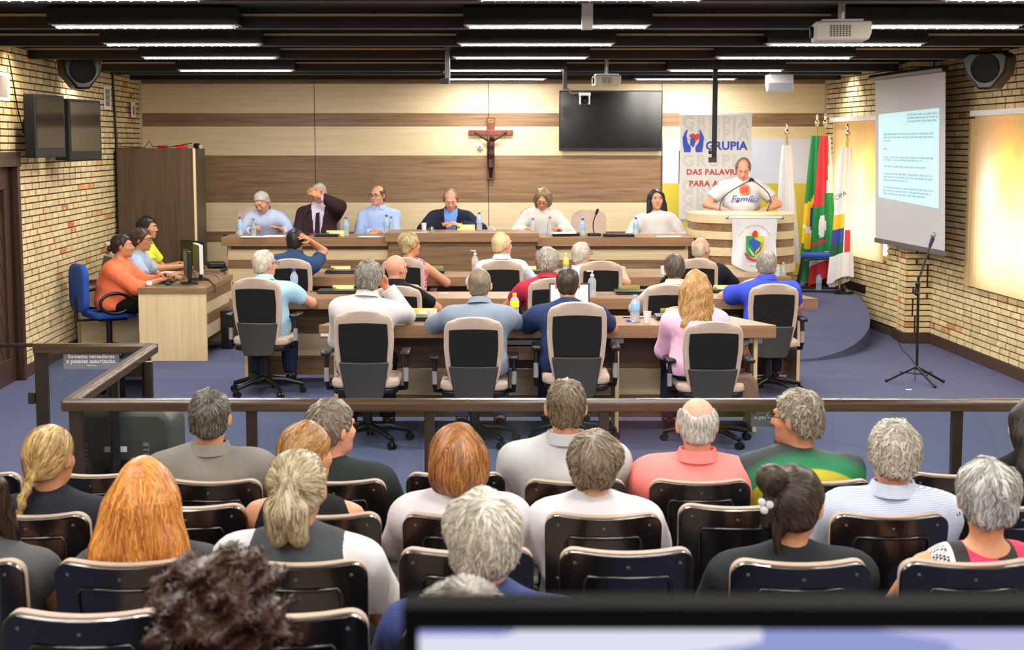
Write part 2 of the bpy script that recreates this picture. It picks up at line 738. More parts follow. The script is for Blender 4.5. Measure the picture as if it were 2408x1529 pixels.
for k in range(14):
    u0 = door_h[0] + 0.0 + k * 0.19
    zz = 0.24
    pts = []
    for (du, z) in ((0, 0.22), (0.175, 0.22), (0.175 - 1.0, 1.70), (-1.0, 1.70)):
        pts.append((u0 + du, z))
    # clip the slanted board to the field between the stiles
    lo, hi = door_h[0] + 0.16, door_h[1] - 0.16
    def clip(poly, lim, sgn):
        out = []
        for i in range(len(poly)):
            a, b = poly[i], poly[(i + 1) % len(poly)]
            ia, ib = sgn * (a[0] - lim) >= 0, sgn * (b[0] - lim) >= 0
            if ia:
                out.append(a)
            if ia != ib:
                t = (lim - a[0]) / (b[0] - a[0])
                out.append((lim, a[1] + (b[1] - a[1]) * t))
        return out
    poly = clip(clip(pts, lo, 1), hi, -1) if True else pts
    if len(poly) < 3:
        continue
    mb = MB()
    n = len(poly)
    mb.add([onL(u, -0.08, z) for u, z in poly] + [onL(u, -0.058, z) for u, z in poly],
           [tuple(range(n)), tuple(range(2 * n - 1, n - 1, -1))] + [(i, i + n, (i + 1) % n + n, (i + 1) % n) for i in range(n)])
    mb.build('board', M_doorw, dr)

# right wall: window bay nearest, pillar, far bay
pR0, pR1 = (XR(16.1), 16.1), (XR(9.0), 9.0)
RW = math.hypot(pR1[0] - pR0[0], pR1[1] - pR0[1])
win1 = (16.1 - 14.55, 16.1 - 11.6, 0.78, 2.33)
wr = wall_slab('wall_right', pR0, pR1, -0.1, 3.05, 0.25, M_mortar, [win1])
brick_wall(wr, pR0, pR1, 0.115, 2.98, [win1], (12.6, 16.2), 300, 5)
wall_slab('wall_right', pR1, (XR(-2.6), -2.6), -0.1, 3.05, 0.25, M_brick)
pF0, pF1 = (3.93, YB), (4.19, 16.4)
FW = math.hypot(pF1[0] - pF0[0], pF1[1] - pF0[1])
win2 = (0.62, 2.45, 0.78, 2.33)
wf = wall_slab('wall_right', pF0, pF1, -0.1, 3.05, 0.25, M_mortar, [win2])
brick_wall(wf, pF0, pF1, 0.115, 2.98, [win2], (16.5, 19.3), 300, 6)
wp = MB()
wp.bx(4.17, 4.75, 16.11, 16.4, -0.1, 3.05)
wp = struct(wp.build('wall_pillar', M_mortar))
brick_wall(wp, (4.155, 16.1), (4.44, 16.1), 0.115, 2.98, (), (10, 20), 300, 8)
brick_wall(wp, (4.165, 16.4), (4.165, 16.12), 0.115, 2.98, (), (10, 20), 300, 9)
mb = MB()
nr = Vector((pR1[0] - pR0[0], pR1[1] - pR0[1], 0)).normalized()
def onR(u, off, z):
    P = Vector((*pR0, 0)) + nr * u + Vector((nr.y, -nr.x, 0)) * off
    return (P.x, P.y, z)
def slabR(mb, u0, u1, o0, o1, z0, z1):
    q = [onR(u, o, z) for z in (z0, z1) for o in (o0, o1) for u in (u0, u1)]
    mb.add(q, [(0, 2, 3, 1), (4, 5, 7, 6), (0, 1, 5, 4), (2, 6, 7, 3), (0, 4, 6, 2), (1, 3, 7, 5)])
slabR(mb, -0.02, RW, 0.0, 0.022, 0.0, 0.11)
mb.bx(4.13, 4.44, 16.075, 16.1, 0.0, 0.11)
mb.bx(4.13, 4.155, 16.075, 16.5, 0.0, 0.11)
struct(mb.build('baseboard_right', M_base, bevel=0.004))
mb = MB()
nf = Vector((pF1[0] - pF0[0], pF1[1] - pF0[1], 0)).normalized()
def onF(u, off, z):
    P = Vector((*pF0, 0)) + nf * u + Vector((nf.y, -nf.x, 0)) * off
    return (P.x, P.y, z)
def slabF(mb, u0, u1, o0, o1, z0, z1):
    q = [onF(u, o, z) for z in (z0, z1) for o in (o0, o1) for u in (u0, u1)]
    mb.add(q, [(0, 2, 3, 1), (4, 5, 7, 6), (0, 1, 5, 4), (2, 6, 7, 3), (0, 4, 6, 2), (1, 3, 7, 5)])
slabF(mb, 0.0, 1.75, 0.0, 0.022, PLAT, PLAT + 0.10)
struct(mb.build('baseboard_right', mat('baseboard_black', (24, 24, 28), 0.5), bevel=0.004))

# windows with coloured upper panes; vertical blinds hang in front of them
M_frame = mat('window_frame', (206, 186, 146), 0.5)
M_sky = emis('daylight_pane', (250, 252, 255), 3.6)
def window(name, slab, w, zt):
    st = struct(thing(name, 'window with coloured upper panes behind a vertical blind', 'window'))
    del st['category']
    u0, u1, z0, z1 = w
    mb = MB()
    for a, b, c, e in ((u0, u0 + 0.06, z0, z1), (u1 - 0.06, u1, z0, z1), (u0, u1, z0, z0 + 0.06), (u0, u1, z1 - 0.06, z1), (u0, u1, zt - 0.03, zt + 0.03)):
        slab(mb, a, b, -0.16, -0.10, c, e)
    n = 3
    for k in range(1, n):
        uc = u0 + (u1 - u0) * k / n
        slab(mb, uc - 0.025, uc + 0.025, -0.16, -0.10, z0, z1)
    mb.build('window_frame', M_frame, st)
    cols = [('pane_lilac', (205, 205, 240)), ('pane_amber', (255, 178, 60)), ('pane_green', (165, 225, 130))]
    for k in range(n):
        a, b = u0 + (u1 - u0) * k / n, u0 + (u1 - u0) * (k + 1) / n
        mb = MB()
        slab(mb, a, b, -0.145, -0.135, z0, zt)
        mb.build('pane', M_sky, st)
        mb = MB()
        slab(mb, a, b, -0.145, -0.135, zt, z1)
        mb.build('pane', emis('pane_dim', (200, 180, 140), 0.45), st)
    # triangular coloured lights in the upper panes
    W = (u1 - u0) / n
    for k in range(n * 2):
        a = u0 + (u1 - u0) * k / (n * 2)
        b = a + W / 2
        nm, cc = cols[k % 3]
        tri = [(a + 0.02, zt + 0.03), (b + 0.1, zt + 0.03), ((a + b) / 2 + 0.02, zt + 0.42)] if k % 3 != 1 else [(a + 0.10, zt + 0.03), (b + 0.02, zt + 0.36), ((a + b) / 2, zt + 0.52), (a - 0.06, zt + 0.36)]
        f = {id(slabR): onR, id(slabF): onF}[id(slab)]
        mb = MB()
        mb.add([f(u, -0.132, z) for u, z in tri] + [f(u, -0.126, z) for u, z in tri],
               [tuple(range(len(tri))), tuple(range(2 * len(tri) - 1, len(tri) - 1, -1))])
        mb.build('pane', emis(nm, cc, 8.0), st)
    return st
window('window_1', slabR, win1, 1.55)
window('window_2', slabF, win2, 1.55)


def blind_material():
    m = bpy.data.materials.new('blind_fabric')
    m.use_nodes = True
    t = m.node_tree
    N, L = t.nodes, t.links
    N.remove(N['Principled BSDF'])
    df = N.new('ShaderNodeBsdfDiffuse')
    df.inputs[0].default_value = (*srgb(228, 210, 170), 1)
    tl = N.new('ShaderNodeBsdfTranslucent')
    tl.inputs[0].default_value = (*srgb(250, 240, 215), 1)
    tp = N.new('ShaderNodeBsdfTransparent')
    tp.inputs[0].default_value = (*srgb(255, 246, 225), 1)
    m1 = N.new('ShaderNodeMixShader')
    m1.inputs[0].default_value = 0.7
    m2 = N.new('ShaderNodeMixShader')
    m2.inputs[0].default_value = 0.13
    L.new(df.outputs[0], m1.inputs[1])
    L.new(tl.outputs[0], m1.inputs[2])
    L.new(m1.outputs[0], m2.inputs[1])
    L.new(tp.outputs[0], m2.inputs[2])
    L.new(m2.outputs[0], N['Material Output'].inputs[0])
    return m


M_blind = blind_material()
def blind(label, f, u0, u1, z0, z1, ang):
    t = thing('vertical_blind', label, 'blind')
    mb = MB()
    q = [f(u, o, z) for z in (z1, z1 + 0.05) for o in (0.05, 0.13) for u in (u0 - 0.05, u1 + 0.05)]
    mb.add(q, [(0, 2, 3, 1), (4, 5, 7, 6), (0, 1, 5, 4), (2, 6, 7, 3), (0, 4, 6, 2), (1, 3, 7, 5)])
    mb.build('headrail', M_white, t)
    n = int((u1 - u0) / 0.085)
    for k in range(n):
        u = u0 + (u1 - u0) * (k + 0.5) / n
        mb = MB()
        a, b = u - 0.0415, u + 0.0415
        q = [f(x, o, z) for (x, o) in ((a, 0.094), (u, 0.096), (b, 0.089)) for z in (z0, z1)]
        q2 = [f(x, o + 0.002, z) for (x, o) in ((a, 0.094), (u, 0.096), (b, 0.089)) for z in (z0, z1)]
        mb.add(q + q2, [(0, 2, 3, 1), (2, 4, 5, 3), (7, 9, 8, 6), (9, 11, 10, 8), (0, 1, 7, 6), (4, 10, 11, 5)])
        mb.build('slat', M_blind, t)
    return t
blind('vertical fabric blind on the window beside the projection screen and the microphone stand', onR, win1[0] - 0.12, win1[1], 0.74, 2.36, 0)
blind('narrow vertical fabric blind on the window behind the white flag', onF, win2[0] - 0.02, win2[1] + 0.1, 0.80, 2.36, 0)
mb = MB()
slabR(mb, 1.16, 1.25, 0.012, 0.06, 0.72, 2.34)
struct(mb.build('trim_1', mat('beige_cover', (205, 180, 130), 0.55), bevel=0.004))

# back wall of striped laminate panels
wb = MB()
wb.bx(-4.9, 4.4, YB + 0.02, YB + 0.25, -0.1, 3.05)
wb = struct(wb.build('wall_back', M_mortar))
stripes = [(0.38, 0.868, 0), (0.868, 1.0, 1), (1.0, 1.365, 0), (1.365, 1.952, 1), (1.952, 2.315, 0), (2.315, 2.478, 1), (2.478, 2.842, 0), (2.842, 3.0, 1)]
xs_ = [-4.66, at(740, 300, YB).x, at(1149, 300, YB).x, at(1556, 300, YB).x, 3.94]
for i in range(4):
    for (z0, z1, k) in stripes:
        mb = MB()
        mb.bx(xs_[i] + 0.004, xs_[i + 1] - 0.004, YB, YB + 0.022, z0 + 0.001, z1 - 0.001)
        mb.build('panel', M_brown if k else M_beige, wb)
mb = MB()
mb.bx(3.90, 3.935, YB - 0.02, YB, PLAT, 3.0)
mb.bx(-4.655, -4.62, YB - 0.02, YB, PLAT, 3.0)
struct(mb.build('trim_2', mat('pale_edge', (196, 188, 170), 0.5)))
mb = MB()
mb.bx(-4.6, 6, -2.85, -2.6, -0.2, 3.05)
struct(mb.build('wall_rear', mat('rear_wall_paint', (196, 184, 160), 0.8)))

# ceiling with cross beams
mb = MB()
mb.bx(-5.2, 5.8, -2.9, YB + 0.3, 3.0, 3.1)
struct(mb.build('ceiling', M_ceil))
BEAMS = [18.7, 16.5, 14.1, 12.25, 10.4, 8.43, 6.4, 4.4, 2.4, 0.4]
def XA(Y): return -0.06 * (Y - 10.4)        # the lamp rows follow the slant of the side walls
for i, Y in enumerate(BEAMS):
    mb = MB()
    mb.bx(XL(Y) - 0.02, XR(Y) + (0.02 if Y < 16 else -0.3), Y, Y + 0.16, 2.868, 3.0)
    struct(mb.build('trim_%d' % (10 + i), M_dark))
    mb = MB()
    mb.bx(XL(Y), XR(Y) - (0.0 if Y < 16 else 0.3), Y - 0.012, Y, 2.945, 2.962)
    struct(mb.build('trim_%d' % (30 + i), M_strip))
mb = MB()
mb.bx(XL(17.4) + 0.1, XR(17.4) - 0.45, 17.4, 17.5, 2.87, 2.96)
struct(mb.build('trim_3', mat('blue_grey_beam', (52, 60, 74), 0.5)))

# ceiling light fixtures
M_tube = emis('lamp_tube', (255, 246, 236), 115.0)
M_cell = mat('louvre_aluminium', (235, 235, 245), 0.3, metal=0.3, emit=0.3)
def make_light():
    t = thing('ceiling_light', 'x', 'ceiling light')
    mb = MB()
    mb.bx(-0.62, 0.62, -0.24, 0.0, -0.005, 0.11)
    mb.build('housing', M_black, t, bevel=0.006)
    for y in (-0.186, -0.066):
        mb = MB()
        mb.bx(-0.60, 0.60, y, y + 0.012, -0.013, -0.004)
        mb.build('reflector', M_cell, t)
    for y in (-0.15, -0.09):
        mb = MB()
        mb.cyl((-0.57, y, -0.013), (0.57, y, -0.013), 0.0075, n=6)
        mb.build('lamp_tube', M_tube, t)
    mb = MB()
    for k in range(17):
        x = -0.58 + 1.16 * k / 16
        mb.bx(x - 0.004, x + 0.004, -0.174, -0.066, -0.024, -0.004)
    lv = mb.build('louvre', M_cell, t)
    lv['kind'] = 'stuff'
    ld = bpy.data.lights.new('lamp_glow', 'AREA')
    ld.shape = 'RECTANGLE'
    ld.size = 1.15
    ld.size_y = 0.09
    ld.energy = LAMP_W
    ld.color = (1.0, 0.945, 0.875)
    lo = bpy.data.objects.new('lamp_glow', ld)
    col.objects.link(lo)
    lo.parent = t
    lo.location = (0, -0.12, -0.026)
    return t
L0 = make_light()
first = True
names_row = ['over the judges bench', 'over the stage edge', 'over the bench-side council desk', 'over the middle councillors desk', 'over the desk with the open laptop', 'just in front of the railing', 'over the front audience row', 'over the third audience row', 'over the rearmost audience row', 'over the rear aisle']
for i, Y in enumerate(BEAMS):
    for k, X in enumerate((-2.42, 0.30, 2.75)):
        if i == 0 and k == 0:
            continue
        lab = 'long louvred ceiling light %s, %s' % (names_row[i], ('on the door side', 'in the middle lamp line', 'on the window side')[k])
        p = (X + XA(Y) * (1.0 if k == 1 else 1.35), Y, 2.88)
        if first:
            L0.location = p
            L0['label'] = lab
            L0['group'] = 'louvred ceiling lights'
            first = False
        else:
            dup(L0, p, 0, lab, 'louvred ceiling lights')


def downlight(label, p, tgt, W, color):
    t = thing('downlight', label, 'downlight', p)
    mb = MB()
    mb.lathe([(0.045, 0.0), (0.055, 0.0), (0.055, -0.012), (0.042, -0.012), (0.036, 0.0)], n=16)
    mb.build('ring', M_grey, t, smooth=30)
    mb = MB()
    mb.lathe([(0.0, -0.006), (0.034, -0.006), (0.034, 0.0), (0, 0.0)], n=14)
    mb.build('lens', emis('spot_lens', (255, 244, 224), 12), t)
    ld = bpy.data.lights.new('spot_glow', 'SPOT')
    ld.energy = W
    ld.spot_size = math.radians(120)
    ld.spot_blend = 1.0
    ld.shadow_soft_size = 0.04
    ld.color = color
    o = bpy.data.objects.new('spot_glow', ld)
    col.objects.link(o)
    o.parent = t
    o.location = (0, 0, -0.03)
    dv = Vector(tgt) - (Vector(p) + Vector((0, 0, -0.03)))
    o.rotation_euler = dv.to_track_quat('-Z', 'Y').to_euler()
downlight('small warm downlight above the pair of wall televisions', (XL(13.4) + 0.3, 13.4, 2.99), (XL(13.5), 13.5, 2.1), SPOT_W, (1, 0.83, 0.6))
downlight('small cool downlight behind the hanging loudspeaker on the door side', (XL(15.6) + 0.3, 15.6, 2.99), (XL(15.7), 15.7, 2.1), SPOT_W, (0.85, 0.9, 1.0))
downlight('small downlight washing the bricks beside the striped wall', (3.68, 18.2, 2.99), (4.0, 18.2, 2.2), SPOT_W, (1, 0.95, 0.88))

# ================================================================ PEOPLE (implicit surfaces, one continuous body each)
def smin(a, b, k):
    h = np.clip(0.5 + 0.5 * (b - a) / k, 0, 1)
    return b * (1 - h) + a * h - k * h * (1 - h)


class Prim:
    def __init__(self, fn, lo, hi, k=0.02):
        self.fn, self.lo, self.hi, self.k = fn, np.array(lo, float), np.array(hi, float), k


def rc(a, b, r1, r2=None, k=0.02):
    a, b = np.array(a, float), np.array(b, float)
    r2 = r1 if r2 is None else r2
    ba = b - a
    L2 = max(1e-9, ba @ ba)
    def fn(P):
        q = P - a
        h = np.clip((q @ ba) / L2, 0, 1)
        return np.linalg.norm(q - h[..., None] * ba, axis=-1) - (r1 + (r2 - r1) * h)
    R = max(r1, r2)
    return Prim(fn, np.minimum(a, b) - R, np.maximum(a, b) + R, k)


def el(c, r, R=None, k=0.02):
    c, r = np.array(c, float), np.array(r, float)
    def fn(P):
        q = P - c
        if R is not None:
            q = q @ R
        k0 = np.linalg.norm(q / r, axis=-1)
        k1 = np.linalg.norm(q / (r * r), axis=-1)
        return k0 * (k0 - 1) / np.maximum(k1, 1e-6)
    m = r if R is None else np.abs(R) @ r
    return Prim(fn, c - m, c + m, k)


def framed(p, R, o):
    """a primitive given in a rotated frame (R columns = axes, o = origin)"""
    f0 = p.fn
    cs = np.array([[x, y, z] for x in (p.lo[0], p.hi[0]) for y in (p.lo[1], p.hi[1]) for z in (p.lo[2], p.hi[2])]) @ R.T + o
    return Prim(lambda P: f0((P - o) @ R), cs.min(0), cs.max(0), p.k)


class Field:
    def __init__(self, xs, ys, zs):
        self.ax = [np.array(xs), np.array(ys), np.array(zs)]
        self.A = np.full((len(xs), len(ys), len(zs)), 1.0, np.float32)

    def sl(self, lo, hi, m):
        s = []
        for i in range(3):
            a = max(0, np.searchsorted(self.ax[i], lo[i] - m) - 1)
            b = min(len(self.ax[i]), np.searchsorted(self.ax[i], hi[i] + m) + 1)
            s.append(slice(a, max(b, a)))
        return tuple(s)

    def pts(self, s):
        g = np.meshgrid(self.ax[0][s[0]], self.ax[1][s[1]], self.ax[2][s[2]], indexing='ij')
        return np.stack(g, -1)

    def add(self, p, inflate=0.0, cut=None):
        s = self.sl(p.lo - inflate, p.hi + inflate, p.k + 0.03)
        P = self.pts(s)
        if P.size == 0:
            return
        d = p.fn(P) - inflate
        if cut is not None:
            d = np.maximum(d, (P - cut[0]) @ cut[1])
        self.A[s] = smin(self.A[s], d, p.k)

    def sub(self, p, k=0.008, inflate=0.0):
        s = self.sl(p.lo - inflate, p.hi + inflate, 0.03)
        P = self.pts(s)
        if P.size == 0:
            return
        d = p.fn(P) - inflate
        self.A[s] = -smin(-self.A[s], d, k)

    def ripple(self, amp, seed, stretch=(1, 1, 1), freq=22):
        r = np.random.RandomState(seed)
        g = np.meshgrid(*self.ax, indexing='ij')
        n = np.zeros_like(self.A)
        for i in range(4):
            v = r.normal(size=3) * stretch
            v = v / np.linalg.norm(v) * freq * r.uniform(0.7, 1.6)
            n += np.sin(g[0] * v[0] + g[1] * v[1] + g[2] * v[2] + r.uniform(0, 6.28)).astype(np.float32)
        self.A += (amp * 0.5 * n).astype(np.float32)

    def nets(self):
        A = self.A
        I = A < 0
        nx, ny, nz = A.shape
        cnt = np.zeros((nx - 1, ny - 1, nz - 1), np.int8)
        for a in (0, 1):
            for b in (0, 1):
                for c in (0, 1):
                    cnt += I[a:nx - 1 + a, b:ny - 1 + b, c:nz - 1 + c]
        act = (cnt > 0) & (cnt < 8)
        ci = np.argwhere(act)
        idx = np.full(act.shape, -1, np.int32)
        idx[act] = np.arange(len(ci))
        cor = np.array([[a, b, c] for a in (0, 1) for b in (0, 1) for c in (0, 1)])
        cc = ci[:, None, :] + cor[None]
        val = A[cc[..., 0], cc[..., 1], cc[..., 2]].astype(np.float64)
        pos = np.stack([self.ax[i][cc[..., i]] for i in range(3)], -1)
        S = np.zeros((len(ci), 3))
        C = np.zeros(len(ci))
        for i in range(8):
            for j in range(i + 1, 8):
                if np.abs(cor[i] - cor[j]).sum() != 1:
                    continue
                m = (val[:, i] < 0) != (val[:, j] < 0)
                den = val[:, i] - val[:, j]
                t = np.where(m, val[:, i] / np.where(np.abs(den) < 1e-9, 1, den), 0)
                S += np.where(m[:, None], pos[:, i] + (pos[:, j] - pos[:, i]) * t[:, None], 0)
                C += m
        V = S / np.maximum(C, 1)[:, None]
        faces = []
        for ax in range(3):
            o1, o2 = [(1, 2), (2, 0), (0, 1)][ax]
            sa = [slice(1, -1)] * 3
            sb = [slice(1, -1)] * 3
            sa[ax] = slice(0, -1)
            sb[ax] = slice(1, None)
            a, b = I[tuple(sa)], I[tuple(sb)]
            e = np.argwhere(a != b)
            if len(e) == 0:
                continue
            base = e + 1
            base[:, ax] -= 1
            fl = a[tuple(e.T)]
            def cell(d1, d2):
                q = base.copy()
                q[:, o1] -= d1
                q[:, o2] -= d2
                return idx[q[:, 0], q[:, 1], q[:, 2]]
            Q = np.stack([cell(1, 1), cell(0, 1), cell(0, 0), cell(1, 0)], 1)
            Q = np.where(fl[:, None], Q, Q[:, ::-1])
            faces.append(Q)
        Fq = np.concatenate(faces) if faces else np.zeros((0, 4), int)
        Fq = Fq[(Fq >= 0).all(1)]
        return V, Fq


def np_mesh(name, V, Fq, m, smooth=True, tone=None):
    me = bpy.data.meshes.new(name)
    n, k = len(V), len(Fq)
    me.vertices.add(n)
    me.vertices.foreach_set('co', np.ascontiguousarray(V, np.float32).ravel())
    me.loops.add(k * 4)
    me.loops.foreach_set('vertex_index', np.ascontiguousarray(Fq, np.int32).ravel())
    me.polygons.add(k)
    me.polygons.foreach_set('loop_start', np.arange(0, k * 4, 4, dtype=np.int32))
    me.polygons.foreach_set('loop_total', np.full(k, 4, np.int32))
    me.update(calc_edges=True)
    me.validate()
    me.materials.append(m)
    if smooth:
        me.shade_smooth()
    if tone is not None:
        a = me.attributes.new('tone', 'FLOAT', 'POINT')
        a.data.foreach_set('value', tone.astype(np.float32))
    return me


def axis(lo, hi, h, f0=None, f1=None, hf=None):
    if f0 is None:
        return np.arange(lo, hi + h, h)
    f0, f1 = max(lo, f0), min(hi, f1)
    a = np.arange(f0, lo - h, -h)[::-1][:-1] if f0 > lo else np.zeros(0)
    b = np.arange(f0, f1 + hf * 0.5, hf)
    c = np.arange(b[-1] + h, hi + h, h)
    return np.concatenate([a, b, c])


def rotm(yaw, pitch, roll):
    """yaw turns left(+), pitch nods down(+), roll tips to the right(+)"""
    return np.array((Matrix.Rotation(yaw, 3, 'Z') @ Matrix.Rotation(-pitch, 3, 'X') @ Matrix.Rotation(roll, 3, 'Y')))


# ---- hands: template fields in a hand frame (wrist at origin, fingers +y, back of the hand +z, thumb at -x for the right hand)
def make_hand(curl):
    xs = np.arange(-0.085, 0.062, 0.0052)
    ys = np.arange(-0.03, 0.21, 0.0052)
    zs = np.arange(-0.095, 0.04, 0.0052)
    fd = Field(xs, ys, zs)
    fd.add(rc((0, -0.02, 0), (0, 0.02, 0), 0.026, 0.026, 0.02))
    fd.add(el((0, 0.055, 0), (0.041, 0.052, 0.016), k=0.02))
    for i, (x, L_, a) in enumerate(((-0.031, 0.074, 0.10), (-0.0105, 0.083, 0.03), (0.0105, 0.076, -0.04), (0.031, 0.060, -0.13))):
        p = np.array((x, 0.093, 0.0))
        ang = 0.15
        dirx = -math.sin(a)
        for s, fr in enumerate((0.45, 0.3, 0.25)):
            ang += curl * (0.55, 0.8, 0.6)[s]
            q = p + np.array((dirx * math.cos(ang), math.cos(ang) * math.cos(a), -math.sin(ang))) * L_ * fr
            fd.add(rc(p, q, 0.0098 - 0.0008 * s, 0.009 - 0.0008 * s, 0.004))
            p = q
    p = np.array((-0.03, 0.028, -0.004))
    for s, dv in enumerate(((-0.026, 0.026, -0.010), (-0.014, 0.026, -0.010), (-0.002, 0.024, -0.010))):
        q = p + np.array(dv) + np.array((0.012, 0, -0.012)) * curl * s * 0.6
        fd.add(rc(p, q, 0.013 - 0.0015 * s, 0.0115 - 0.0015 * s, 0.008))
        p = q
    return fd.nets()


HANDS = {'relaxed': make_hand(0.55), 'flat': make_hand(0.12), 'grip': make_hand(1.25)}


def skin(name, c):
    if name in MATS:
        return MATS[name]
    m = mat(name, c, 0.5, var=0.06, scale=25, bump=0.05, bscale=200)
    b = m.node_tree.nodes['Principled BSDF']
    setv(b, 'Subsurface Weight', 0.08)
    setv(b, 'Subsurface Radius', (0.02, 0.008, 0.004))
    return m


SKIN = {'fair': (214, 160, 130), 'pink': (216, 154, 128), 'tan': (196, 138, 104), 'olive': (186, 130, 96), 'warm': (206, 146, 108)}
SKIN = {k: skin('skin_' + k, v) for k, v in SKIN.items()}


def hairmat(c1, c2, rough=0.42):
    name = 'hair_%d_%d_%d_%d' % (*c1, c2[0])
    if name in MATS:
        return MATS[name]
    m, t, N, L, b = nt(name)
    setv(b, 'Roughness', rough)
    setv(b, 'Specular IOR Level', 0.4)
    a = N.new('ShaderNodeAttribute')
    a.attribute_name = 'tone'
    r = N.new('ShaderNodeValToRGB')
    r.color_ramp.elements[0].color = (*srgb(*c1), 1)
    r.color_ramp.elements[1].color = (*srgb(*c2), 1)
    L.new(a.outputs['Fac'], r.inputs[0])
    L.new(r.outputs[0], b.inputs['Base Color'])
    MATS[name] = m
    return m


# ---- hair: style -> primitives in the head frame (x right, y forward, z up, origin in the middle of the skull)
HZ_Y = [-0.12, -0.06, -0.015, 0.025, 0.055, 0.085, 0.11]


def hair_build(style, hp, n_str, seed, mt, res=0.0085, hairline=None, vol=0.0):
    r = np.random.RandomState(seed)
    prims, subs = [], []
    cap_t = {'short': 0.010, 'crop': 0.006, 'fringe': 0.008, 'full': 0.018}.get(style, 0.014) + vol
    hz = [-0.088, -0.078, -0.040, -0.008, 0.046, 0.062, 0.07]
    lo = np.array((-0.16, -0.17, -0.20))
    hi = np.array((0.16, 0.17, 0.17))
    cap = el((0, -0.012, 0.01), (0.076 + cap_t, 0.092 + cap_t, 0.092 + cap_t))
    nape = el((0, -0.045, -0.05), (0.058 + cap_t, 0.045 + cap_t, 0.06))
    prims = [cap, nape]
    knot = None
    tails = []
    length = 0.035
    if style in ('bob', 'long', 'longwave'):
        prims.append(el((0, -0.025, -0.03), (0.098 + vol, 0.095 + vol, 0.105), k=0.04))
        hz = [-0.5, -0.5, -0.5, -0.5, -0.02, 0.055, 0.07]
        length = 0.10
    if style == 'bob':
        prims.append(el((0, -0.03, -0.075), (0.105 + vol, 0.085 + vol, 0.075), k=0.04))
    if style in ('long', 'longwave'):
        e = 0.17 if style == 'long' else 0.26
        prims.append(rc((-0.045, -0.06, -0.05), (-0.10 if style == 'long' else -0.075, -0.10, -e), 0.07, 0.055, 0.05))
        prims.append(rc((0.045, -0.06, -0.05), (0.10 if style == 'long' else 0.075, -0.10, -e), 0.07, 0.055, 0.05))
        prims.append(rc((0, -0.075, -0.05), (0, -0.115, -e - 0.02), 0.07, 0.05, 0.05))
        lo[2] = -e - 0.10
        lo[1] = -0.21
        length = 0.15
    if style == 'shoulder':
        for s in (-1, 1):
            prims.append(rc((s * 0.068, -0.01, 0.02), (s * 0.10, 0.075, -0.20), 0.034, 0.036, 0.03))
        prims.append(rc((0, -0.07, 0), (0, -0.085, -0.17), 0.06, 0.05, 0.04))
        lo[2] = -0.23
        hz = [-0.5, -0.5, -0.5, -0.5, 0.03, 0.055, 0.07]
        length = 0.13
    if style in ('ponytail', 'lowpony', 'braid', 'bun'):
        cap_t = 0.012
        length = 0.07
        if style == 'ponytail':
            knot = np.array((0, -0.118, 0.03))
            tails = [((0, -0.125, 0.03), (0.0, -0.14, -0.05), 0.022, 0.05), ((-0.02, -0.13, -0.05), (-0.03, -0.125, -0.13), 0.05, 0.032), ((0.02, -0.13, -0.05), (0.035, -0.125, -0.13), 0.05, 0.03)]
            lo[2] = -0.22
            lo[1] = -0.21
        if style == 'lowpony':
            knot = np.array((-0.015, -0.115, -0.04))
            tails = [((-0.01, -0.12, -0.04), (-0.03, -0.14, -0.10), 0.024, 0.035), ((-0.03, -0.14, -0.10), (-0.03, -0.13, -0.20), 0.035, 0.012)]
            lo[2] = -0.24
            lo[1] = -0.2
        if style == 'braid':
            knot = np.array((-0.01, -0.105, -0.06))
            p = np.array((-0.01, -0.105, -0.06))
            for i in range(6):
                q = p + np.array((-0.006, -0.012 if i < 3 else 0.0, -0.026))
                tails.append((tuple(p + [0.006 * (-1) ** i, 0, 0]), tuple(q - [0.006 * (-1) ** i, 0, 0]), 0.020 - 0.0016 * i, 0.015 - 0.001 * i))
                p = q
            tails.append((tuple(p), tuple(p + np.array((-0.008, 0, -0.05))), 0.012, 0.02))
            lo[2] = -0.32
            lo[1] = -0.2
        if style == 'bun':
            knot = np.array((-0.045, -0.09, 0.075))
            prims.append(el((-0.045, -0.105, 0.085), (0.05, 0.042, 0.045), k=0.015))
            tails = [((-0.05, -0.1, 0.01), (-0.065, -0.10, -0.06), 0.024, 0.014), ((-0.03, -0.09, -0.06), (-0.02, -0.085, -0.16), 0.018, 0.006)]
            lo[2] = -0.2
            lo[1] = -0.19
        for t in tails:
            prims.append(rc(t[0], t[1], t[2], t[3], 0.012))
    if style == 'knot':
        knot = np.array((0, -0.12, -0.035))
        prims.append(el((0, -0.125, -0.035), (0.035, 0.028, 0.032), k=0.01))
        lo[1] = -0.19
        length = 0.07
    if style == 'curly':
        prims = [el((0, -0.02, 0.02), (0.118, 0.118, 0.112)), el((0, -0.03, -0.06), (0.105, 0.09, 0.08), k=0.04)]
        hz = [-0.2, -0.2, -0.2, -0.12, 0.03, 0.06, 0.07]
        length = 0.03
    if style == 'fluffy':
        prims = [el((0, -0.022, 0.008), (0.098 + vol, 0.108 + vol, 0.102)), el((0, -0.05, -0.055), (0.075, 0.05, 0.06), k=0.03)]
        hz = [-0.105, -0.095, -0.065, -0.03, 0.036, 0.06, 0.07]
        length = 0.06
    if style == 'wedge':                     # short back, long top
        prims = [el((0, -0.018, 0.02), (0.092, 0.106, 0.098)), el((0, -0.05, -0.05), (0.068, 0.045, 0.06), k=0.03)]
        hz = [-0.1, -0.095, -0.06, -0.03, 0.045, 0.065, 0.08]
        length = 0.06
    if hairline is not None:
        hz = hairline
    if style == 'fringe':                    # bald crown
        subs = [el((0, 0.0, 0.075), (0.066, 0.105, 0.075))]
    if style == 'receding':
        subs = [el((0, 0.05, 0.075), (0.062, 0.085, 0.05))]
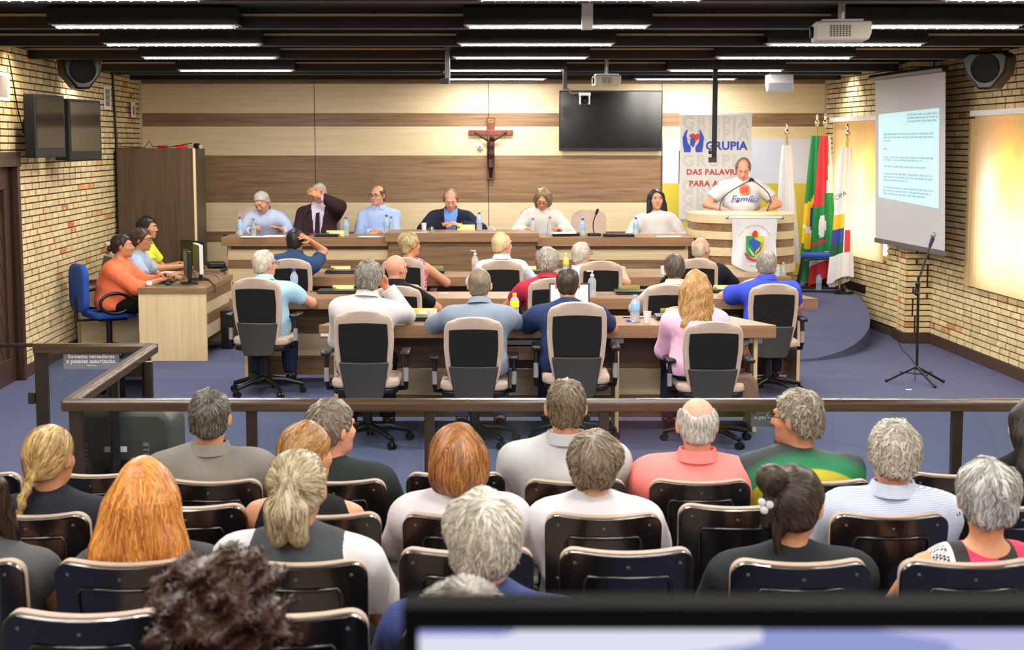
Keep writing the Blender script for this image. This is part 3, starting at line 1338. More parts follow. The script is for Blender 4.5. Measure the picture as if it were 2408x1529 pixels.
    fd = Field(np.arange(lo[0], hi[0], res), np.arange(lo[1], hi[1], res), np.arange(lo[2], hi[2], res))
    for p in prims:
        fd.add(p)
    g = np.meshgrid(*fd.ax, indexing='ij')
    hl = np.interp(g[1], HZ_Y, hz) - g[2]
    capmask = (g[2] > -0.14) if (tails or style in ('knot',)) else np.ones_like(g[2], bool)
    if tails:
        dt = np.full(fd.A.shape, 1.0)
        P = np.stack(g, -1)
        for t in tails:
            dt = np.minimum(dt, rc(t[0], t[1], t[2], t[3]).fn(P))
        fd.A = np.where(dt < 0.008, fd.A, -smin(-fd.A, -hl, 0.012)).astype(np.float32)
    elif style in ('bob', 'long', 'longwave', 'shoulder', 'curly'):
        face = el((0, 0.10, -0.06), (0.068 if style != 'shoulder' else 0.074, 0.09, 0.135 if style != 'shoulder' else 0.15))
        fd.A = (-smin(-fd.A, -hl, 0.012)).astype(np.float32)
        subs.append(face)
    else:
        fd.A = (-smin(-fd.A, -hl, 0.012)).astype(np.float32)
    for s in subs:
        fd.sub(s, 0.02)
    if style == 'curly':
        fd.ripple(0.022, seed, freq=75)
    elif style in ('fluffy', 'wedge', 'longwave', 'bob'):
        fd.ripple(0.006, seed, (1, 1, 0.35), freq=55)
    else:
        fd.ripple(0.0035, seed, (1, 1, 0.4), freq=70)
    V, Q = fd.nets()
    if len(V) < 10:
        return None
    # strands: ribbons that run over the hair volume
    def sample(P):
        ix = []
        fr = []
        for i in range(3):
            t = np.clip((P[:, i] - fd.ax[i][0]) / res, 0, len(fd.ax[i]) - 1.001)
            k = t.astype(int)
            ix.append(k)
            fr.append(t - k)
        o = 0
        for a in (0, 1):
            for b in (0, 1):
                for c in (0, 1):
                    o = o + fd.A[ix[0] + a, ix[1] + b, ix[2] + c] * (fr[0] if a else 1 - fr[0]) * (fr[1] if b else 1 - fr[1]) * (fr[2] if c else 1 - fr[2])
        return o
    def grad(P):
        h = res
        G = np.stack([sample(P + np.eye(3)[i] * h) - sample(P - np.eye(3)[i] * h) for i in range(3)], -1)
        return G / np.maximum(np.linalg.norm(G, axis=1, keepdims=True), 1e-6)
    P = V[r.randint(0, len(V), int(n_str * 0.8))].copy()
    n = len(P)
    whorl = np.array((0.01, -0.075, 0.085))
    segs = 5
    jit = r.normal(size=(n, 3)) * {'short': 0.35, 'crop': 0.3, 'curly': 1.6, 'full': 0.45, 'fluffy': 0.4, 'wedge': 0.3}.get(style, 0.16)
    pts = [P]
    L_ = length * r.uniform(0.6, 1.25, n)
    lift = {'curly': 0.02, 'fluffy': 0.006, 'full': 0.006, 'short': 0.006, 'wedge': 0.005}.get(style, 0.0025) * r.uniform(0.2, 1.3, n)
    width = {'short': 0.0028, 'crop': 0.002, 'curly': 0.0022}.get(style, 0.0032) * r.uniform(0.6, 1.3, n)
    bad = np.zeros(n, bool)
    widths = []
    for s in range(segs):
        G = grad(P)
        if knot is not None:
            D = knot - P
            below = P[:, 2] < knot[2] - 0.03
            ontail = np.zeros(n, bool)
            for t in tails:
                ontail |= rc(t[0], t[1], t[2], t[3]).fn(P) < 0.015
            D = np.where((ontail)[:, None], np.array((0, 0, -1.0)), D)
        elif style in ('bob', 'long', 'longwave', 'shoulder'):
            D = np.zeros((n, 3))
            D[:, 2] = -1.0
            topm = np.clip((P[:, 2] - 0.05) / 0.05, 0, 1)
            D[:, 0] += np.sign(P[:, 0]) * topm
            D[:, 1] -= 0.4 * topm
            if style == 'longwave':
                D[:, 0] += 0.7 * np.sin(P[:, 2] * 60 + P[:, 1] * 20)
        else:
            D = P - whorl
            D[:, 2] -= 0.05
        D = D / np.maximum(np.linalg.norm(D, axis=1, keepdims=True), 1e-6) + jit
        D -= G * (D * G).sum(1, keepdims=True)
        D /= np.maximum(np.linalg.norm(D, axis=1, keepdims=True), 1e-6)
        P = P + D * (L_ / segs)[:, None]
        dd = sample(P)
        bad |= np.abs(dd) > 0.025
        P = P - G * np.clip(dd - lift * (s + 1) / segs, -0.02, 0.02)[:, None]
        pts.append(P)
        widths.append(np.cross(G, D))
    widths = [widths[0]] + widths
    prof = [0.6, 1.0, 1.0, 0.85, 0.6, 0.1]
    width = np.where(bad, 0.0, width)
    ok = ~bad
    VV, TT = [V], [np.full(len(V), 0.35) + 0.12 * r.normal(size=len(V))]
    tone = r.beta(1.3, 1.3, n)
    for i in range(segs + 1):
        wv = widths[i] * (width * prof[i])[:, None]
        VV += [pts[i] - wv, pts[i] + wv]
        TT += [tone, tone]
    base = len(V)
    QQ = [Q]
    k = np.arange(n)[ok]
    for i in range(segs):
        a = base + i * 2 * n
        QQ.append(np.stack([a + k, a + n + k, a + 3 * n + k, a + 2 * n + k], 1))
    V = np.concatenate(VV)
    Q = np.concatenate(QQ)
    T = np.clip(np.concatenate(TT), 0, 1)
    return np_mesh('hair', V, Q, mt, True, T), knot


HEADP = [el((0, -0.012, 0.010), (0.076, 0.092, 0.092)),
         el((0, 0.028, -0.045), (0.060, 0.064, 0.076), k=0.03),
         el((0, 0.042, -0.086), (0.044, 0.042, 0.032), k=0.025),
         rc((-0.030, 0.080, 0.018), (0.030, 0.080, 0.018), 0.0125, k=0.012),
         rc((0, 0.088, 0.0), (0, 0.108, -0.036), 0.0085, 0.0125, 0.008),
         rc((-0.013, 0.092, -0.040), (0.013, 0.092, -0.040), 0.0085, k=0.008),
         el((0, 0.082, -0.066), (0.025, 0.013, 0.0065), k=0.006),
         el((0, 0.080, -0.078), (0.022, 0.013, 0.0065), k=0.006),
         el((0, 0.070, -0.104), (0.022, 0.020, 0.018), k=0.02),
         el((-0.042, 0.058, -0.034), (0.02, 0.02, 0.02), k=0.02),
         el((0.042, 0.058, -0.034), (0.02, 0.02, 0.02), k=0.02)]
EARP = [el((s * 0.081, -0.008, -0.018), (0.008, 0.021, 0.033), np.array(Matrix.Rotation(-s * 0.35, 3, 'Z') @ Matrix.Rotation(-0.15, 3, 'X')), k=0.006) for s in (-1, 1)]
SOCKET = [el((s * 0.031, 0.096, -0.003), (0.019, 0.013, 0.011)) for s in (-1, 1)]


def two_bone(S, T, l1, l2, pole):
    S, T, pole = np.array(S, float), np.array(T, float), np.array(pole, float)
    d = T - S
    D = np.linalg.norm(d)
    D2 = min(D, (l1 + l2) * 0.998)
    u = d / max(D, 1e-6)
    T = S + u * D2
    a = (l1 * l1 - l2 * l2 + D2 * D2) / (2 * D2)
    h = math.sqrt(max(0.0, l1 * l1 - a * a))
    p = pole - u * (pole @ u)
    p = p / max(np.linalg.norm(p), 1e-6)
    return S + u * a + p * h, T


def cloth(name, c, rough=0.85, kind=None, c2=(255, 255, 255)):
    if name in MATS:
        return MATS[name]
    m = mat(name, c, rough, var=0.05, scale=8, bump=0.55, bscale=9, spec=0.15, stretch=(1.0, 1.0, 0.55))
    N, L = m.node_tree.nodes, m.node_tree.links
    b = N['Principled BSDF']
    bp = [n for n in N if n.type == 'BUMP'][0]
    bp.inputs['Distance'].default_value = 0.03
    if kind:
        tc = N.new('ShaderNodeTexCoord')
        mx = N.new('ShaderNodeMix')
        mx.data_type = 'RGBA'
        mx.inputs[6].default_value = (*srgb(*c), 1)
        mx.inputs[7].default_value = (*srgb(*c2), 1)
        if kind == 'dots':
            v = N.new('ShaderNodeTexVoronoi')
            v.inputs['Scale'].default_value = 32
            v.inputs['Randomness'].default_value = 0.35
            L.new(tc.outputs['Object'], v.inputs['Vector'])
            mt_ = N.new('ShaderNodeMath')
            mt_.operation = 'LESS_THAN'
            mt_.inputs[1].default_value = 0.33
            L.new(v.outputs['Distance'], mt_.inputs[0])
            L.new(mt_.outputs[0], mx.inputs[0])
        if kind == 'stripes':
            wv = N.new('ShaderNodeTexWave')
            wv.bands_direction = 'Z'
            wv.inputs['Scale'].default_value = 52
            L.new(tc.outputs['Object'], wv.inputs['Vector'])
            L.new(wv.outputs['Fac'], mx.inputs[0])
        L.new(mx.outputs[2], b.inputs['Base Color'])
    MATS[name] = m
    return m


M_eye = mat('eye_white', (225, 220, 215), 0.25)
M_iris = mat('eye_dark', (40, 28, 22), 0.2)
M_lip = mat('lip', (178, 92, 86), 0.45)
M_shoe = mat('shoe_dark', (28, 24, 22), 0.4)
M_spec = mat('spectacle_frame', (26, 26, 32), 0.3)
M_lens = glass('spectacle_lens', (235, 240, 245), 0.03, 1.3, 0.02)
N_PERSON = [0]


def person(label, head, Y, seat, rz=0.0, lean=0.0, side=0.0, yaw=0.0, pitch=0.0, roll=0.0, skin_='fair',
           top=None, sleeve='short', pants=None, hair=('short', (50, 40, 30), (90, 75, 60)), n_str=600, sh=0.185, build=1.0, belly=0.0,
           rh=None, lh=None, rpole=None, lpole=None, hand=('relaxed', 'relaxed'), collar=None, face=False, glasses=None, res=0.0082,
           jacket=None, tie=None, stand=False, inner=None, vol=0.0, hs=1.0, neck=1.0, extra=None, cheek=None, hold=None, floor=None, hairline=None,
           rhn=None, lhn=None, thigh=0.0, vest=None):
    """head = pixel of the crown of the head, Y = its distance; seat = height of the seat"""
    seed = N_PERSON[0] = N_PERSON[0] + 1
    crown = at(head[0], head[1], Y)
    if floor is None:
        floor = seat - 0.43
    ca, sa = math.cos(lean), math.sin(lean)
    cb, sb = math.cos(side), math.sin(side)
    up = np.array((sb, sa * cb, ca * cb))
    Rh = rotm(yaw, pitch, roll)
    top_off = Rh @ np.array((0, -0.01, 0.102 + vol)) * hs
    nk = up * 0.07 * hs + Rh @ np.array((0, 0.012, 0.09)) * hs
    # spine length that puts the crown where it belongs
    need = crown.z - seat - 0.09 - top_off[2] - nk[2]
    Ls = need / max(up[2], 0.3)
    Lc = min(max(Ls, 0.36), 0.58)
    hipz = seat + 0.09 + (Ls - Lc) * up[2]
    H = np.array((0.0, 0.0, hipz - floor))
    N_ = H + up * Lc
    O = N_ + nk                                # skull centre
    tip = O + top_off
    cz, sz = math.cos(rz), math.sin(rz)
    ox = crown.x - (tip[0] * cz - tip[1] * sz)
    oy = crown.y - (tip[0] * sz + tip[1] * cz)
    sc = Lc / 0.5
    root = thing('person', label, 'person', (ox, oy, floor), rz)
    ax_r = np.array((cb, 0.0, -sb))
    fw = np.cross(up, ax_r) * 1.0              # forward
    fw = fw / np.linalg.norm(fw)
    Rt = np.stack([ax_r, fw, up], 1)
    b = build
    TORSO = [framed(el((0, 0, 0.0), (0.175 * b, 0.135 * b, 0.12), k=0.06), Rt, H),
             framed(el((0, 0.012 + 0.3 * belly, 0.17 * sc), (0.158 * b + belly * 0.5, 0.118 * b + belly, 0.17 * sc), k=0.06), Rt, H),
             framed(el((0, 0.0, 0.35 * sc), (0.172 * b, 0.118 * b, 0.15 * sc), k=0.06), Rt, H)]
    shz = (Lc - 0.082)
    SL = [H + Rt @ np.array((s * sh, 0.0, shz)) for s in (1, -1)]
    TORSO.append(rc(SL[0] * 0.86 + SL[1] * 0.14, SL[1] * 0.86 + SL[0] * 0.14, 0.062 * b, 0.062 * b, 0.06))
    TORSO.append(rc(N_ - up * 0.03, N_ - up * 0.035 + (SL[0] - N_) * 0.55, 0.055, 0.045, 0.05))
    TORSO.append(rc(N_ - up * 0.03, N_ - up * 0.035 + (SL[1] - N_) * 0.55, 0.055, 0.045, 0.05))
    ua, fa = 0.285, 0.245
    wr, elb = [], []
    for i, (s, tgt, pole) in enumerate(((1, rh, rpole), (-1, lh, lpole))):
        if tgt is None:
            tgt = (s * 0.13, 0.36, seat - floor + 0.17)
        else:
            tgt = (tgt[0], tgt[1], tgt[2] - floor)
        if pole is None:
            pole = (s * 0.9, -0.5, -0.8)
        e, wv = two_bone(SL[i], tgt, ua, fa, pole)
        elb.append(e)
        wr.append(wv)
    ARM = []
    for i in (0, 1):
        ARM.append((rc(SL[i], elb[i], 0.053 * b, 0.041 * b, 0.03), rc(elb[i], wr[i], 0.042 * b, 0.027, 0.02)))
    LEG = []
    hipw = 0.095
    for s in (1, -1):
        hp = H + np.array((s * hipw, 0.0, -0.01))
        if stand:
            kn = np.array((s * 0.10, 0.03, hp[2] * 0.52))
            an = np.array((s * 0.10, -0.02, 0.07))
        else:
            kn = np.array((s * (0.13 + thigh), 0.43, seat - floor + 0.06))
            an = np.array((s * (0.14 + thigh), 0.40, 0.075))
        LEG.append((hp, kn, an))
    # ---- body: skin, continuous from head to feet
    fine = res
    cs = 0.0205
    allp = np.array([H, N_, O, *SL, *elb, *wr, *[q for l in LEG for q in l]])
    lo, hi = allp.min(0) - 0.14, allp.max(0) + 0.14
    lo[2] = 0.0 - 0.02
    for l in LEG:
        hi[1] = max(hi[1], l[2][1] + 0.24)
    hi[2] = max(hi[2], O[2] + 0.15)
    fd = Field(axis(lo[0], hi[0], cs, O[0] - 0.11, O[0] + 0.11, fine), axis(lo[1], hi[1], cs, O[1] - 0.13, O[1] + 0.13, fine), axis(lo[2], hi[2], cs, O[2] - 0.15, O[2] + 0.12, fine))
    for p in TORSO:
        fd.add(p, -0.006)
    for a, c in ARM:
        fd.add(a)
        fd.add(c)
    for hp, kn, an in LEG:
        fd.add(rc(hp, kn, 0.078, 0.052, 0.03))
        fd.add(rc(kn, an, 0.052, 0.036, 0.02))
        fd.add(rc(an + [0, 0.0, -0.02], an + [0, 0.14, -0.045], 0.036, 0.028, 0.02))
    fd.add(rc(N_ - up * 0.05, O + Rh @ np.array((0, -0.022, -0.05)), 0.058 * neck, 0.052 * neck, 0.025))
    Rs = Rh * hs
    def inhead(p):
        f0 = p.fn
        cs_ = np.array([[x, y, z] for x in (p.lo[0], p.hi[0]) for y in (p.lo[1], p.hi[1]) for z in (p.lo[2], p.hi[2])]) * hs @ Rh.T + O
        return Prim(lambda P: f0(((P - O) @ Rh) / hs) * hs, cs_.min(0), cs_.max(0), p.k)
    for p in HEADP + EARP:
        fd.add(inhead(p))
    for p in SOCKET:
        fd.sub(inhead(p), 0.008)
    V, Q = fd.nets()
    for i, s in enumerate((1, -1)):
        hv, hq = HANDS[hand[i]]
        yv = wr[i] - elb[i]
        yv /= np.linalg.norm(yv)
        hint = np.array(((rhn, lhn)[i]) if (rhn, lhn)[i] is not None else (0.15 * s, 0.1, 1.0))
        zv = hint - yv * (hint @ yv)
        zv /= max(np.linalg.norm(zv), 1e-6)
        xv = np.cross(yv, zv)
        Rw = np.stack([xv, yv, zv], 1)
        h2 = hv.copy()
        q2 = hq
        if s < 0:
            h2[:, 0] *= -1
            q2 = hq[:, ::-1]
        h2 = h2 * 0.95 @ Rw.T + wr[i] + yv * 0.012
        Q = np.concatenate([Q, q2 + len(V)])
        V = np.concatenate([V, h2])
    body = link('body', np_mesh('body', V, Q, SKIN[skin_]), root)
    Hm = Matrix.Translation(Vector(O)) @ Matrix(np.vstack([np.hstack([Rs, [[0], [0], [0]]]), [0, 0, 0, 1]]))

    # ---- clothes
    def garment(name, prims, m, h, rip, inflate, cutz=None, subs=()):
        P0 = np.min([p[0].lo for p in prims], 0) - 0.05
        P1 = np.max([p[0].hi for p in prims], 0) + 0.05
        g = Field(np.arange(P0[0], P1[0], h), np.arange(P0[1], P1[1], h), np.arange(P0[2], P1[2], h))
        for p in prims:
            g.add(p[0], inflate + (p[2] if len(p) > 2 else 0.0), p[1] if len(p) > 1 else None)
        if rip:
            g.ripple(rip, seed + 11, (1.0, 1.0, 0.6), 18)
        for sp in subs:
            g.sub(sp, 0.006)
        if cutz is not None:
            gz = g.ax[2][None, None, :]
            g.A = np.maximum(g.A, (cutz - gz)).astype(np.float32)
        v, q = g.nets()
        if len(v) == 0:
            return None
        return link(name, np_mesh(name, v, q, m), root)

    def sleeves(kind, ex):
        out = []
        for i in (0, 1):
            ud = elb[i] - SL[i]
            ud = ud / np.linalg.norm(ud)
            f = wr[i] - elb[i]
            f = f / np.linalg.norm(f)
            if kind == 'short':
                out.append((ARM[i][0], (SL[i] + ud * 0.185, ud), ex + 0.008))
            elif kind == 'elbow':
                out.append((ARM[i][0], None, ex + 0.006))
                out.append((ARM[i][1], (elb[i] + f * 0.08, f), ex + 0.008))
            elif kind == 'long':
                out.append((ARM[i][0], None, ex + 0.002))
                out.append((ARM[i][1], (elb[i] + f * 0.235, f), ex + 0.004))
            elif kind == 'cap':
                out.append((ARM[i][0], (SL[i] + ud * 0.05, ud), ex + 0.004))
        return out
    h = 0.0165
    base = [(p,) for p in (TORSO if sleeve != 'none' else TORSO[:3])]
    if sleeve == 'none':
        base += [(rc(SL[0] * 0.74 + SL[1] * 0.26, SL[1] * 0.74 + SL[0] * 0.26, 0.058 * b, 0.058 * b, 0.06),)]
    pel = TORSO[0]
    garment('shirt', base + sleeves(sleeve, 0.0), top, h, 0.009, 0.017, cutz=H[2] - 0.075)
    if jacket is not None:
        v0 = N_ + fw * 0.12
        wedge = Prim(lambda P: np.maximum(np.abs((P - N_) @ ax_r) - np.clip(0.075 + 0.13 * ((P - N_) @ up), 0.015, 0.085), -((P - N_) @ fw - 0.03)), N_ - 0.6, N_ + 0.3)
        garment('jacket', base + sleeves('long', 0.006), jacket, h, 0.006, 0.026, cutz=H[2] - 0.11, subs=[wedge])
    if vest is not None:
        garment('vest', [(p,) for p in TORSO[:3]] + [(rc(SL[0] * 0.80 + SL[1] * 0.20, SL[1] * 0.80 + SL[0] * 0.20, 0.062 * b, 0.062 * b, 0.06),), (TORSO[4],), (TORSO[5],)], vest, h, 0.005, 0.021, cutz=H[2] - 0.08)
    if tie is not None:
        mb = MB()
        def tp(x, dn):
            d_ = 0.145 + 0.02 * min(dn, 0.2) / 0.2 + belly
            p = N_ + up * (-0.035 - dn) + ax_r * x + fw * (0.102 + (d_ - 0.092) * min(1, dn / 0.1))
            return tuple(p)
        w_ = [(0.016, 0.0), (0.02, 0.03), (0.022, 0.12), (0.034, 0.34), (0.002, 0.39)]
        vs = [tp(-a, d_) for a, d_ in w_] + [tp(a, d_) for a, d_ in w_]
        n5 = len(w_)
        vs2 = [tuple(np.array(q) - fw * 0.02) for q in vs]
        fs = [(i, i + 1, n5 + i + 1, n5 + i) for i in range(n5 - 1)]
        mb.add(vs, fs)
        mb.add(vs2, fs)
        mb.build('tie', tie, root)
    if collar is not None:
        mb = MB()
        n = 20
        vs = []
        for (rr, dz_) in ((0.072, 0.0), (0.062 * neck + 0.006, 0.042), (0.068 * neck + 0.006, 0.046), (0.094, 0.0)):
            for k in range(n):
                t = 2 * PI * k / n
                front = max(0.0, math.sin(t))
                p = N_ + up * (dz_ - 0.02 * front + 0.012) + ax_r * rr * math.cos(t) + fw * (rr * math.sin(t) * 1.02 - 0.002 + 0.012 * front)
                vs.append(tuple(p))
        fs = []
        for j in range(3):
            for k in range(n):
                if k == 4 or k == 5:
                    continue
                fs.append((j * n + k, j * n + (k + 1) % n, (j + 1) * n + (k + 1) % n, (j + 1) * n + k))
        mb.add(vs, fs)
        mb.build('collar', collar, root, smooth=60)
    pp = [(pel,)]
    for hp, kn, an in LEG:
        pp.append((rc(hp, kn, 0.088, 0.066, 0.03),))
        pp.append((rc(kn, an, 0.066, 0.055, 0.02), (an, np.array((0, 0, -1.0)))))
    garment('trousers', pp, pants or cloth('denim_dark', (36, 40, 56)), 0.03, 0.005, 0.008)
    for hp, kn, an in LEG:
        mb = MB()
        mb.ball((an[0], an[1] + 0.075, 0.045), (0.048, 0.14, 0.05), 12, 8)
        mb.build('shoe', M_shoe, root, smooth=60)

    # ---- hair, face, spectacles: in the head frame
    knot = None
    if hair is not None:
        hm = hairmat(hair[1], hair[2])
        res_h = hair_build(hair[0], None, n_str, seed * 13 + 5, hm, vol=vol, hairline=hairline)
        if res_h:
            ho = link('hair', res_h[0], root)
            ho.matrix_local = Hm
            knot = res_h[1]
    if face:
        bc = hairmat(hair[1], hair[2]) if hair and face != 'grey' else hairmat((120, 110, 100), (150, 145, 140))
        for s in (-1, 1):
            mb = MB()
            mb.ball((s * 0.031, 0.0825, -0.003), (0.0125, 0.0125, 0.0075), 10, 8)
            eo = mb.build('eye', M_eye, root, smooth=60)
            eo.matrix_local = Hm
            mb = MB()
            mb.ball((s * 0.031, 0.0928, -0.003), (0.0055, 0.003, 0.0055), 8, 6)
            io = mb.build('iris', M_iris, root, smooth=60)
            io.matrix_local = Hm
            mb = MB()
            mb.tube([(s * 0.014, 0.096, 0.014), (s * 0.03, 0.096, 0.020), (s * 0.047, 0.084, 0.014)], [0.003, 0.0042, 0.002], 6)
            bo = mb.build('eyebrow', bc, root, smooth=60)
            bo.matrix_local = Hm
        mb = MB()
        mb.tube([(-0.024, 0.086, -0.072), (-0.008, 0.0965, -0.0705), (0.008, 0.0965, -0.0705), (0.024, 0.086, -0.072)], [0.0015, 0.0048, 0.0048, 0.0015], 6)
        lo_ = mb.build('lips', M_lip, root, smooth=60)
        lo_.matrix_local = Hm
    if glasses is not None:
        mb = MB()
        for s in (-1, 1):
            loop = [(s * 0.032 + 0.022 * math.cos(a), 0.112, -0.004 + 0.015 * math.sin(a)) for a in [2 * PI * k / 12 for k in range(13)]]
            mb.tube(loop, 0.0022, 5, False)
            mb.tube([(s * 0.054, 0.110, 0.0), (s * 0.074, 0.09, 0.002), (s * 0.085, 0.0, 0.002), (s * 0.084, -0.02, -0.012)], 0.0022, 5)
        mb.tube([(-0.010, 0.113, 0.0), (0.010, 0.113, 0.0)], 0.002, 5)
        go = mb.build('spectacles', glasses, root, smooth=60)
        go.matrix_local = Hm
    root['_x'] = 0
    del root['_x']
    return root, Hm, knot, dict(N=N_, H=H, up=up, fw=fw, ax=ax_r, SL=SL, elb=elb, wr=wr, O=O)

# ================================================================ FURNITURE AND OBJECTS
def on(px, py, Z):
    d = ray(px, py)
    t = (Z - CAMZ) / d[2]
    return Vector((d[0] * t, d[1] * t, Z))


def wpx(px, py, Y, dx):
    """width in metres of dx pixels seen at px,py and distance Y"""
    return (at(px + dx, py, Y) - at(px, py, Y)).x


M_cushion = mat('chair_beige', (196, 176, 160), 0.85, var=0.06, scale=15, bump=0.15, bscale=260)
M_mesh = mat('chair_black_mesh', (14, 14, 15), 0.9, bump=0.3, bscale=900)
M_cover = mat('chair_grey_cover', (58, 58, 56), 0.45, bump=0.15, bscale=700)
M_silver = mat('silver_paint', (190, 192, 196), 0.3, metal=0.7)


def office_chair():
    t = thing('office_chair', 'x', 'office chair')
    z0, z1 = 0.36, 0.985
    def w(v):
        a = np.interp(v, [0, 0.15, 0.4, 0.65, 0.85, 1.0], [0.135, 0.155, 0.192, 0.206, 0.203, 0.192])
        if v > 0.86:
            q = (v - 0.86) / 0.14
            a *= 0.55 + 0.45 * math.sqrt(max(0, 1 - q ** 2.4))
        return float(a)
    def yb(u, v):
        x = (2 * u - 1)
        return -0.205 - 0.10 * v ** 1.6 + 0.03 * (x * x) * (0.4 + 0.6 * v)
    mb = MB()
    def P(u, v):
        v2 = 0.12 + 0.88 * v
        return ((2 * u - 1) * w(v2), yb(u, v2), z0 + (z1 - z0) * v2 + 0.012 * (1 - (2 * u - 1) ** 2) * v2)
    mb.sheet(P, 12, 18, 0.055)
    mb.build('backrest', M_cushion, t, bevel=0.012, smooth=50, seg=3)
    mb = MB()
    def P(u, v):
        v2 = 0.40 + 0.46 * v
        ww = w(v2) - 0.036
        return ((2 * u - 1) * ww, yb(0.5 + (u - 0.5) * 0.8, v2) - 0.010, z0 + (z1 - z0) * v2 + 0.010 * (1 - (2 * u - 1) ** 2) * v)
    mb.sheet(P, 10, 8, 0.014)
    mb.build('back_panel', M_mesh, t, bevel=0.006, smooth=50)
    mb = MB()
    def P(u, v):
        v2 = -0.02 + 0.44 * v
        ww = np.interp(v, [0, 0.08, 1], [0.115, 0.132, 0.172])
        return ((2 * u - 1) * ww, yb(0.5 + (u - 0.5) * 0.8, max(v2, 0)) - 0.022 - 0.012 * (1 - (2 * u - 1) ** 2), z0 + (z1 - z0) * v2)
    mb.sheet(P, 10, 8, 0.022)
    mb.build('lower_cover', M_cover, t, bevel=0.008, smooth=50)
    mb = MB()
    mb.prism(rrect(-0.235, 0.235, -0.20, 0.27, 0.09), 0.43, 0.495, 'xy')
    mb.build('seat', M_cushion, t, bevel=0.022, smooth=50, seg=3)
    mb = MB()
    mb.prism(rrect(-0.225, 0.225, -0.20, 0.26, 0.09), 0.385, 0.43, 'xy')
    mb.build('seat_pan', M_black, t, bevel=0.012, smooth=50)
    for s in (-1, 1):
        mb = MB()
        mb.box((s * 0.275, 0.0, 0.665), (0.07, 0.25, 0.035))
        ap = mb.build('armrest', M_black, t, bevel=0.014, smooth=50, seg=3)
        mb = MB()
        mb.tube([(s * 0.275, -0.04, 0.65), (s * 0.278, -0.05, 0.55), (s * 0.278, -0.05, 0.47), (s * 0.275, -0.03, 0.41), (s * 0.2, 0.0, 0.40)], 0.018, 10)
        mb.build('arm_post', M_black, t, smooth=50)
        mb = MB()
        mb.tube([(s * 0.278, -0.05, 0.56), (s * 0.278, -0.052, 0.46)], 0.0195, 10)
        mb.build('arm_sleeve', M_silver, t, smooth=50)
    mb = MB()
    mb.cyl((0, 0, 0.10), (0, 0, 0.30), 0.035)
    mb.cyl((0, 0, 0.28), (0, 0, 0.39), 0.022)
    mb.box((0, -0.05, 0.385), (0.16, 0.26, 0.04))
    mb.build('gas_column', M_black, t, smooth=40)
    for k in range(5):
        a = 2 * PI * k / 5 + 0.35
        c, s = math.cos(a), math.sin(a)
        mb = MB()
        mb.tube([(0.02 * c, 0.02 * s, 0.125), (0.16 * c, 0.16 * s, 0.115), (0.31 * c, 0.31 * s, 0.075)], [0.034, 0.024, 0.017], 8)
        lg = mb.build('base_leg', M_black, t, smooth=50)
        mb = MB()
        mb.cyl((0.31 * c, 0.31 * s, 0.075), (0.31 * c, 0.31 * s, 0.05), 0.012, n=8)
        for q in (-1, 1):
            mb.cyl((0.31 * c - 0.006 * s * q, 0.31 * s + 0.006 * c * q, 0.028), (0.31 * c - 0.024 * s * q, 0.31 * s + 0.024 * c * q, 0.028), 0.028, n=12)
        mb.build('caster', M_black, lg, smooth=40)
    return t


CH0 = office_chair()
CH_USED = [False]


def chair_at(px, py_top, Y, label, rz=0.0, floor=0.0, zs=None):
    """px = middle of the backrest top, Y = distance of the backrest"""
    p = at(px, py_top, Y)
    c, s = math.cos(rz), math.sin(rz)
    off = Vector((0.29 * -s * -1, 0, 0))
    loc = (p.x - 0.29 * s, p.y + 0.29 * c, floor)
    z = (p.z - floor) / 0.995 if zs is None else zs
    if CH_USED[0]:
        o = dup(CH0, loc, rz, label, 'councillors office chairs')
    else:
        o = CH0
        CH_USED[0] = True
        o.location = loc
        o.rotation_euler = (0, 0, rz)
        o['label'] = label
        o['group'] = 'councillors office chairs'
    o.scale = (1, 1, min(1.12, max(0.86, z)))
    return o


# ---- councillors desks
def desk(name, label, Yf, Zt, x0, x1, b0, b1, legs, depth=0.62, th=0.095, stick=None):
    t = thing(name, label, 'desk', ((x0 + x1) / 2, Yf, 0))
    cx = (x0 + x1) / 2
    mb = MB()
    mb.prism([(x0 - cx, 0), (x1 - cx, 0), (b1 - cx, depth), (b0 - cx, depth)], Zt - th, Zt, 'xy')
    mb.build('desk_top', M_slab, t, bevel=0.004)
    for X in legs:
        mb = MB()
        mb.bx(X - cx - 0.014, X - cx + 0.014, 0.10, depth - 0.04, 0.0, Zt - th)
        mb.build('leg_panel', M_beige_z if True else M_brown, t, bevel=0.002)
        mb = MB()
        mb.bx(X - cx - 0.05, X - cx + 0.05, 0.12, 0.16, Zt - th - 0.055, Zt - th - 0.01)
        mb.build('bracket', M_silver, t, bevel=0.008)
    lo, hi = min(legs) - cx, max(legs) - cx
    yb = depth - 0.06
    for (a, b, m) in ((0.03, 0.20, M_brown), (0.205, 0.40, M_beige), (0.405, Zt - th, M_brown)):
        mb = MB()
        mb.bx(lo, hi, yb, yb + 0.02, a, b)
        mb.build('modesty_panel', m, t)
    return t, cx


